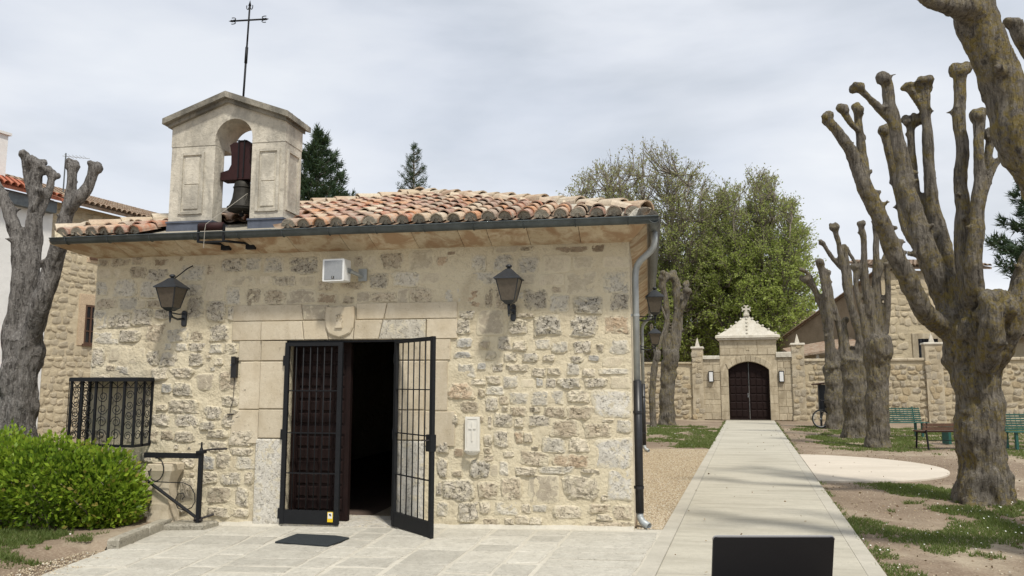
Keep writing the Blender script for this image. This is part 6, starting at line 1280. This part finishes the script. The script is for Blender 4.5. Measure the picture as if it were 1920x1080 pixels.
mb = MB(); tiles_run(mb, Matrix.Translation((0, -.4, 6.05)), 2.7, 6.0, 8, math.atan2(1.23, 2.9), .22)
x = 0
while x < 2.7: tiles_run(mb, Matrix.Translation((0, -.4, 6.05)), x, x, max(1, int(8 * x / 2.7)), math.atan2(1.23, 2.9), .22); x += .22
o = mb.build('roof_tiles', M['tile_dark'], FB); tag(o, kind='stuff')
RB = empty('low_house', (15.3, 27.4, 0), R(3), 'low tan house with tiled eave at the right edge behind the wall', 'house')
mb = MB(); mb.box(0, 8, 0, 4, -.1, 3.5); mb.build('wall', M['mortar_far'], RB); mb = MB(); mb.add([(-.3, -.4, 3.45), (8.3, -.4, 3.45), (8.3, 4, 4.5), (-.3, 4, 4.5), (-.3, -.4, 3.53), (8.3, -.4, 3.53), (8.3, 4, 4.58), (-.3, 4, 4.58)], [(0, 3, 2, 1), (4, 5, 6, 7), (0, 1, 5, 4), (1, 2, 6, 5), (2, 3, 7, 6), (3, 0, 4, 7)]); mb.build('roof', M['tile_dark'], RB)
mb = MB(); tiles_run(mb, Matrix.Translation((0, -.45, 3.53)), -.2, 8.2, 9, math.atan2(1.05, 4.4)); o = mb.build('roof_tiles', M['tile_dark'], RB); tag(o, kind='stuff')

# ------------------------------------------------------------------ neighbour house on the left
NH = empty('village_house', (-18.41, 12.29, -.2), R(78.7), 'tall house with white plaster and golden rubble walls at the left edge', 'house')
HZ = 7.55
wall_slab('rubble_wall', 0, 9, 0, .5, 0, HZ, M['mortar_house'], NH, .2, .02, 0)
hw1 = lambda x, z, w_, h: (1.15 < x + w_ / 2 and x - w_ / 2 < 2.15 and 2.95 < z + h / 2 and z - h / 2 < 4.75) or (1.35 < x + w_ / 2 and x - w_ / 2 < 2.1 and 5.75 < z + h / 2 and z - h / 2 < 6.45)
rubble(NH, .02, 2.7, .2, HZ - .1, (.17, .27), (.2, .40), UH, .035, 51, hw1, 285, y0=-.005)
mb = MB(); mb.box(-10, -.02, -.06, .44, 0, HZ); mb.build('plaster_wall', M['plaster'], NH)
mb = MB(); mb.box(-10, 9, .5, 6, 0, HZ - .1); mb.build('house_core', M['plaster'], NH)
for (a, b, c_, d_) in ((1.18, 1.42, 3.0, 4.35), (1.18, 2.12, 4.352, 4.70), (1.86, 2.12, 3.0, 4.35), (1.36, 2.08, 5.78, 5.93)): pobj('brick_surround', [(a, c_), (b, c_), (b, d_), (a, d_)], -.03, .03, .01, vmapY(), M['brick'], NH)
def house_win(x0, x1, z0, z1, rows):
    mb = MB(); mb.box(x0, x1, -.012, .0, z0, z1); w_ = mb.build('window', M['pane'], NH); mb = MB()
    for (a, b, c_, d_) in ((x0, x0 + .05, z0, z1), (x1 - .05, x1, z0, z1), (x0 + .05, x1 - .05, z0, z0 + .05), (x0 + .05, x1 - .05, z1 - .05, z1), ((x0 + x1) / 2 - .025, (x0 + x1) / 2 + .025, z0 + .05, z1 - .05)): mb.box(a, b, -.04, -.0125, c_, d_)
    mb.build('frame', M['bench_wood'], w_)
    for k in range(1, rows): mb = MB(); z = z0 + (z1 - z0) * k / rows; mb.box(x0 + .052, x1 - .052, -.035, -.0128, z - .015, z + .015); mb.build('glazing_bar', M['bench_wood'], w_)
    mb = MB(); mb.box(x0 - .06, x1 + .06, -.08, .02, z0 - .07, z0 - .002); mb.build('sill', M['bench_wood'], w_)
house_win(1.42, 1.86, 3.06, 4.34, 3); house_win(1.50, 1.95, 5.95, 6.4, 1)
pt = math.atan2(1.0, 3.0)
for (x0, x1, mt_, nm) in ((-10, .0, 'tile_red', 'roof'), (.0, 9, 'tile_dark', 'roof')):
    mb = MB(); mb.add([(x0, -.5, HZ - .08), (x1, -.5, HZ - .08), (x1, 3.2, HZ + 1.15), (x0, 3.2, HZ + 1.15), (x0, -.5, HZ + .02), (x1, -.5, HZ + .02), (x1, 3.2, HZ + 1.25), (x0, 3.2, HZ + 1.25)], [(0, 3, 2, 1), (4, 5, 6, 7), (0, 1, 5, 4), (1, 2, 6, 5), (2, 3, 7, 6), (3, 0, 4, 7)]); mb.build(nm, M[mt_], NH)
    mb = MB(); tiles_run(mb, Matrix.Translation((0, -.58, HZ + .0)), x0 + .1, min(x1, 8) - .05, 10, pt, .21); o = mb.build('roof_tiles', M[mt_], NH); tag(o, kind='stuff')
mb = MB(); mb.box(-10, -.1, -.32, -.065, HZ - .45, HZ - .09); mb.build('eave_moulding', M['zinc'], NH)
mb = MB(); mb.box(-1.6, -.75, 1.25, 1.95, HZ + .4, 9.62); ck = mb.build('chimney', M['plaster'], NH); mb = MB(); mb.box(-1.67, -.68, 1.18, 2.02, 9.62, 9.70); mb.build('chimney_cap', M['plaster'], ck)
AN = empty('tv_antenna', (-18.95, 13.3, 7.2), R(20), 'thin television antenna on the left house roof', 'antenna')
mb = MB(); mb.tube([(0, 0, 0), (0, 0, 2.05)], .022, 6); mb.build('mast', M['zinc'], AN); mb = MB(); mb.tube([(-.1, 0, 1.95), (.75, 0, 1.9)], .01, 5); [mb.tube([(.05 + k * .11, -.25 + .015 * k, 1.94), (.05 + k * .11, .25 - .015 * k, 1.94)], .006, 4) for k in range(6)]; mb.build('aerial', M['zinc_light'], AN)

# ------------------------------------------------------------------ benches, bicycle, notice board
def teal_bench(loc, rz, label, L=1.5):
    B = empty('metal_bench', loc, rz, label, 'bench', 'teal metal benches by the wall')
    for k in range(7):
        z = .44 + k * .058; mb = MB(); mb.box(-L / 2, L / 2, .20 + k * .014, .215 + k * .014, z, z + .036); mb.build('back_slat', M['teal'], B)
    for k in range(13):
        x = -L / 2 + .03 + k * (L - .06) / 12; mb = MB(); mb.tube([(x, .222, .43), (x, .31, .86)], .007, 4); mb.build('back_rod', M['teal'], B)
    for k in range(6): mb = MB(); mb.box(-L / 2, L / 2, -.24 + k * .072, -.185 + k * .072, .405, .42); mb.build('seat_slat', M['teal'], B)
    for x in (-L * .36, L * .36):
        mb = MB(); mb.box(x - .03, x + .03, -.2, -.14, 0, .4); mb.build('leg', M['teal'], B); mb = MB(); mb.box(x - .03, x + .03, .17, .23, 0, .4); mb.build('leg', M['teal'], B); mb = MB(); mb.tube([(x, .23, .4), (x, .325, .87)], .022, 5); mb.build('back_post', M['teal'], B)
    return B
teal_bench((7.60, 16.1, 0), R(12), 'teal slatted metal bench between pollard trunks before the wall', 1.45)
teal_bench((9.35, 12.0, 0), R(10), 'teal slatted metal bench at the right edge beyond the big trunk', 1.5)
B2 = empty('metal_bench', (8.45, 13.4, 0), R(10), 'low teal backless bench mostly hidden behind the big trunk', 'bench', 'teal metal benches by the wall')
for k in range(5): mb = MB(); mb.box(-.75, .75, -.2 + k * .085, -.13 + k * .085, .44, .47); mb.build('seat_slat', M['teal'], B2)
for x in (-.62, .55): mb = MB(); mb.box(x - .035, x + .035, -.16, .16, 0, .44); mb.build('leg', M['teal'], B2)
WB = empty('wooden_bench', (7.32, 11.85, 0), R(14), 'dark brown plank bench on iron legs left of the big trunk', 'bench')
for k in range(3): mb = MB(); mb.box(-.72, .72, -.22 + k * .135, -.10 + k * .135, .40, .435); mb.build('seat_plank', M['bench_wood'], WB)
for k in range(2): mb = MB(); mb.box(-.74, .74, -.27 - k * .01, -.245 - k * .01, .455 + k * .085, .53 + k * .085); mb.build('back_plank', M['bench_wood'], WB)
for x in (-.64, .64):
    mb = MB(); mb.tube([(x, -.30, -.01), (x, -.24, .42), (x, -.27, .63)], .022, 6); mb.build('leg', M['iron'], WB); mb = MB(); mb.tube([(x, .20, -.01), (x, .14, .40)], .022, 6); mb.build('leg', M['iron'], WB); mb = MB(); mb.box(x - .015, x + .015, -.24, .15, .375, .398); mb.build('seat_bearer', M['iron'], WB)
mb = MB(); mb.box(-.64, .64, -.265, -.25, .2, .215); mb.build('stretcher', M['iron'], WB)

BK = empty('bicycle', (6.12, 20.0, 0), R(14), 'dark bicycle leaning by the pollard trunk near the gateway', 'bicycle')
def wheel(x, nm):
    w_ = empty(nm, (x, 0, .33)); w_.parent = BK
    def torus(R0, r_, n=28, m=6):
        V = [((R0 + r_ * math.cos(b)) * math.cos(a), r_ * math.sin(b), (R0 + r_ * math.cos(b)) * math.sin(a)) for a in [2 * math.pi * i / n for i in range(n)] for b in [2 * math.pi * j / m for j in range(m)]]
        return V, [(i * m + j, ((i + 1) % n) * m + j, ((i + 1) % n) * m + (j + 1) % m, i * m + (j + 1) % m) for i in range(n) for j in range(m)]
    mb = MB(); mb.add(*torus(.305, .024)); mb.build('tyre', M['tyre'], w_, True); mb = MB(); mb.add(*torus(.278, .010, 28, 5)); mb.build('rim', M['zinc_light'], w_)
    mb = MB(); [mb.tube([(0, (.02 if k % 2 else -.02), 0), (.27 * math.cos(k * .2618 * 1.5), 0, .27 * math.sin(k * .2618 * 1.5))], .002, 3) for k in range(16)]; mb.tube([(0, -.04, 0), (0, .04, 0)], .02, 8); mb.build('spokes', M['zinc_light'], w_)
wheel(0, 'wheel'); wheel(1.05, 'wheel')
mb = MB(); mb.tube([(.17, 0, .80), (.40, 0, .30)], .018, 6); mb.tube([(.16, 0, .84), (.62, 0, .80)], .018, 6); mb.tube([(.48, 0, .30), (.66, 0, .86)], .018, 6); mb.tube([(.48, 0, .30), (.20, 0, .78)], .018, 6); mb.tube([(.48, 0, .30), (1.05, 0, .33)], .012, 6); mb.tube([(.64, 0, .80), (1.05, 0, .33)], .011, 6); mb.build('frame', M['iron'], BK)
mb = MB(); [mb.tube([(.16, s * .02, .74), (.0, s * .045, .33)], .012, 6) for s in (1, -1)]; mb.tube([(.15, 0, .74), (.12, 0, .95)], .014, 6); mb.build('fork', M['iron'], BK)
mb = MB(); mb.tube([(.20, -.28, .99), (.10, -.22, .98), (.12, 0, .96), (.10, .22, .98), (.20, .28, .99)], .013, 6); mb.build('handlebar', M['black'], BK)
mb = MB(); mb.add(*prism([(.52, -.02), (.58, -.07), (.80, -.08), (.80, .08), (.58, .07), (.52, .02)], .89, .94, .012, lambda a, b, h: (a, b, h))); o = mb.build('saddle', M['black'], BK); fix_normals(o.data)
mb = MB(); mb.tube([(.48, -.05, .30), (.58, -.07, .16)], .01, 5); mb.tube([(.48, .05, .30), (.38, .07, .44)], .01, 5); mb.box(.54, .63, -.16, -.08, .14, .17); mb.box(.34, .43, .08, .16, .43, .46); mb.tube([(.48, -.04, .30), (.48, -.05, .30)], .09, 12); mb.build('crank', M['iron'], BK)
NB = empty('notice_board', (6.52, 21.0, 0), R(12), 'dark notice board with slanted little roof behind the pollard trunk', 'notice board')
mb = MB(); mb.box(-.25, .5, -.05, .05, .55, 1.52); mb.build('board', M['lantern'], NB); mb = MB(); mb.add([(-.42, -.2, 1.50), (.6, -.2, 1.62), (.6, .2, 1.62), (-.42, .2, 1.50), (-.42, -.2, 1.545), (.6, -.2, 1.665), (.6, .2, 1.665), (-.42, .2, 1.545)], [(0, 3, 2, 1), (4, 5, 6, 7), (0, 1, 5, 4), (1, 2, 6, 5), (2, 3, 7, 6), (3, 0, 4, 7)]); mb.build('roof', M['bench_wood'], NB)
for x in (-.16, .40): mb = MB(); mb.box(x - .03, x + .03, .052, .11, -.05, 1.5); mb.build('post', M['iron'], NB)

# ------------------------------------------------------------------ laptop in the foreground
TB = empty('laptop_table', (.50, -6.53, 0), R(10), 'narrow dark stand under the laptop at the bottom edge', 'table')
mb = MB(); mb.box(-.19, .19, -.24, .20, .925, .95); mb.build('table_top', M['black'], TB)
for sx in (-.15, .15):
    for y in (-.2, .16): mb = MB(); mb.box(sx - .015, sx + .015, y - .015, y + .015, 0, .924); mb.build('leg', M['black'], TB)
LP = empty('laptop', (.495, -6.53, .951), R(10), 'open dark grey laptop seen from behind at the bottom of the picture', 'laptop')
mb = MB(); mb.add(*prism(rbox(.32, .225, .012), 0, .016, .003, lambda a, b, h: (a, b + .12, h))); o = mb.build('base', M['laptop'], LP); fix_normals(o.data)
mb = MB()
for r_ in range(5):
    for c in range(13): mb.box(-.142 + c * .022, -.124 + c * .022, .05 + r_ * .022, .068 + r_ * .022, .0165, .019)
mb.build('keyboard', M['black'], LP)
tl = R(14)
def lidmap(a, b, h): y = -.003 - (b + .112) * math.sin(tl) - h * math.cos(tl); z = .018 + (b + .112) * math.cos(tl) - h * math.sin(tl); return (a, y, z)
mb = MB(); mb.add(*prism(rbox(.325, .232, .010), -.004, .004, .0015, lidmap)); o = mb.build('lid', M['laptop'], LP); fix_normals(o.data)
def arc_rim(): return [lidmap(p[0], p[1], .0035) for p in rbox(.326, .233, .0105) if p[1] > -.108]
rm = sorted(arc_rim(), key=lambda p: math.atan2(p[2] - .13, p[0])); mb = MB()
pts = [lidmap(p[0], p[1], 0) for p in rbox(.326, .233, .0105)]; pts = pts[5 * 0:10]   # top corners only
mb.tube(pts, .0022, 6); mb.build('bare_edge', M['laptop_rim'], LP)
mb = MB(); mb.tube([(-.10, -.002, .016), (.10, -.002, .016)], .006, 8); mb.build('hinge', M['laptop'], LP)
mb = MB(); mb.add(*prism(rbox(.30, .20, .004), .0, -.0055, .0005, lidmap)); o = mb.build('screen', M['black'], LP); fix_normals(o.data)

# ------------------------------------------------------------------ grass and daisies
PATCH = [(3.3, .55, 1.5, 1.25, 2600, .050), (4.5, 2.1, .95, 1.1, 2600, .055), (4.25, 3.7, .85, 1.0, 2300, .045), (2.15, -.55, .42, 1.3, 2400, .045), (3.5, 4.3, .35, .45, 1600, .04), (5.8, .8, 1.5, 1.6, 1500, .05),
         (6.0, 13.4, 1.7, 3.2, 750, .055), (8.2, 17, 2.6, 4.0, 520, .06), (6.0, 19, 1.0, 2.6, 520, .05), (9.2, 11.5, 1.8, 2.4, 700, .055), (1.25, 16.5, 1.5, 5.6, 800, .06), (1.2, 12.0, 1.0, 1.2, 800, .05),
         (-6.7, -1.6, 1.4, .75, 4200, .06), (-8.4, -1.7, 1.8, 1.0, 3600, .06), (-6.3, -2.2, .8, .5, 1800, .045), (-5.95, -1.35, .5, .5, 2600, .05), (13, 18, 4, 5, 250, .06)]
GP, GH, GT_ = [], [], []; DZ_ = []
rgr = random.Random(77)
def bedz(x, y):
    if x < -5.3 and y > -3.05:
        edge = -5.45; d = min((edge - x) / .5, (y + 2.75 + .2 * nz(x, 4)) / .6) if y <= -1.5 else 1; s = max(0, min(1, d)); s = s * s * (3 - 2 * s); return gz(x) - .035 + .115 * s
    return gz(x) - .02
for (cx, cy, rx, ry, den, hh) in PATCH:
    for k in range(int(math.pi * rx * ry * den * 1.3)):
        a = rgr.uniform(0, 6.283); q = math.sqrt(rgr.random()) * 1.1; x = cx + rx * q * math.cos(a); y = cy + ry * q * math.sin(a)
        if pathL(y) - .03 < x < pathR(y) + .02: continue
        if -6.9 < x < .06 and y > -.02: continue
        if x > -5.5 and x < .1 : continue
        if math.hypot(x - pc[0], y - pc[1]) < pr + .04: continue
        if x < pathL(y) and 0 < y < 10.55 and x > 0: continue
        m = nz(x * 1.1, y * 1.1, 2) + .6 * nz(x * 3.3, y * 3.3, 5) + .35 * nz(x * 9, y * 9, 1)
        if m < -.22 + 1.1 * max(0, q - .55): continue
        GP.append((x, y, bedz(x, y))); GH.append(hh * rgr.uniform(.5, 1.25) * (.7 + .6 * min(1, max(0, m)))); GT_.append(min(1, max(0, rgr.gauss(.45, .22))))
        if rgr.random() < (.0035 if den > 2000 and cx > 0 else .001): DZ_.append((x, y, bedz(x, y) + hh * rgr.uniform(.8, 1.2)))
for k in range(5200):
    y = rgr.uniform(-2.2, 24.5) if k % 2 else rgr.uniform(10.8, 24.5); right = k % 2; t = abs(rgr.gauss(0, .05)); m = nz(y * 1.7, 3 + right) + .5 * nz(y * 6, right)
    x = pathR(y) + t - .02 if right else pathL(y) - t + .02
    if m < .02 or (right and math.hypot(x - pc[0], y - pc[1]) < pr + .05): continue
    GP.append((x, y, -.015)); GH.append(rgr.uniform(.02, .06)); GT_.append(min(1, max(0, rgr.gauss(.5, .25))))
GP, GH = np.array(GP), np.array(GH); n = len(GP); an = nrg.uniform(0, 6.283, n); wv = nrg.uniform(.004, .009, n) * (1 + GP[:, 1].clip(0, 20) * .06); ln = nrg.normal(0, .55, (n, 2)) * GH[:, None]
S = np.stack([np.cos(an) * wv, np.sin(an) * wv, np.zeros(n)], 1)
V = np.stack([GP - S, GP + S, GP + np.stack([ln[:, 0], ln[:, 1], GH], 1)], 1).reshape(-1, 3)
o = np_mesh('grass', V, np.arange(3 * n).reshape(n, 3), M['grass'], tint=np.repeat(np.array(GT_), 3)); tag(o, 'patchy green grass growing on the bare ground and bed', 'grass', kind='stuff')
mb = MB()
for (x, y, z) in DZ_:
    r_ = rgr.uniform(.005, .009) * (1 + .04 * max(0, y)); tx, ty = rgr.uniform(-.3, .3), rgr.uniform(-.6, .1)
    mb.add([(x + r_ * math.cos(a), y + r_ * math.sin(a), z + r_ * (tx * math.cos(a) - ty * math.sin(a))) for a in [i * math.pi / 3 for i in range(6)]], [tuple(range(6))])
o = mb.build('daisies', M['daisy']); tag(o, 'tiny white daisies scattered in the grass', 'flowers', kind='stuff')
# leaf litter, grit and pebbles on the bare soil
lp_ = []
for k in range(5200):
    x = rgr.uniform(1.6, 9); y = rgr.uniform(-2.4, 11)
    if x < pathR(y) + .03 or math.hypot(x - pc[0], y - pc[1]) < pr + .03: continue
    lp_.append((x, y, -.018))
for k in range(900):
    x = rgr.uniform(-5.55, -5.0); y = rgr.uniform(-2.7, -1.5); lp_.append((x, y, gz(x)))
o = pebbles('soil_grit', lp_, .006, .016, M['pebble']); tag(o, 'loose grit and small stones on the bare soil', 'gravel', kind='stuff')

# dry leaf litter under the trees and on the path
lt_ = []; ld_ = []
for k in range(3800):
    y = rgr.uniform(-2.4, 20); x = rgr.uniform(.4, 9); on = pathL(y) < x < pathR(y)
    if x < pathL(y) + .02 and y < 10.6: continue
    if on and rgr.random() < .93: continue
    if math.hypot(x - pc[0], y - pc[1]) < pr + .03 and rgr.random() < .9: continue
    lt_.append((x, y, (.017 if on or math.hypot(x - pc[0], y - pc[1]) < pr else -.012))); ld_.append((rgr.gauss(0, 1), rgr.gauss(0, 1), rgr.uniform(0, .35)))
rl = np.random.default_rng(9); V, F = leaf_quads(np.array(lt_), np.array(ld_), rl.uniform(.015, .05, len(lt_)), rl)
M['litter'] = leaf_mat('dry_leaf_litter', [(0, (.10, .065, .04)), (.5, (.19, .13, .08)), (1, (.30, .23, .14))], .1, .9, .1)
o = np_mesh('leaf_litter', V, F, M['litter'], tint=np.repeat(rl.random(len(lt_)), 4)); tag(o, 'dry brown leaf litter scattered under the trees', 'leaf litter', kind='stuff')
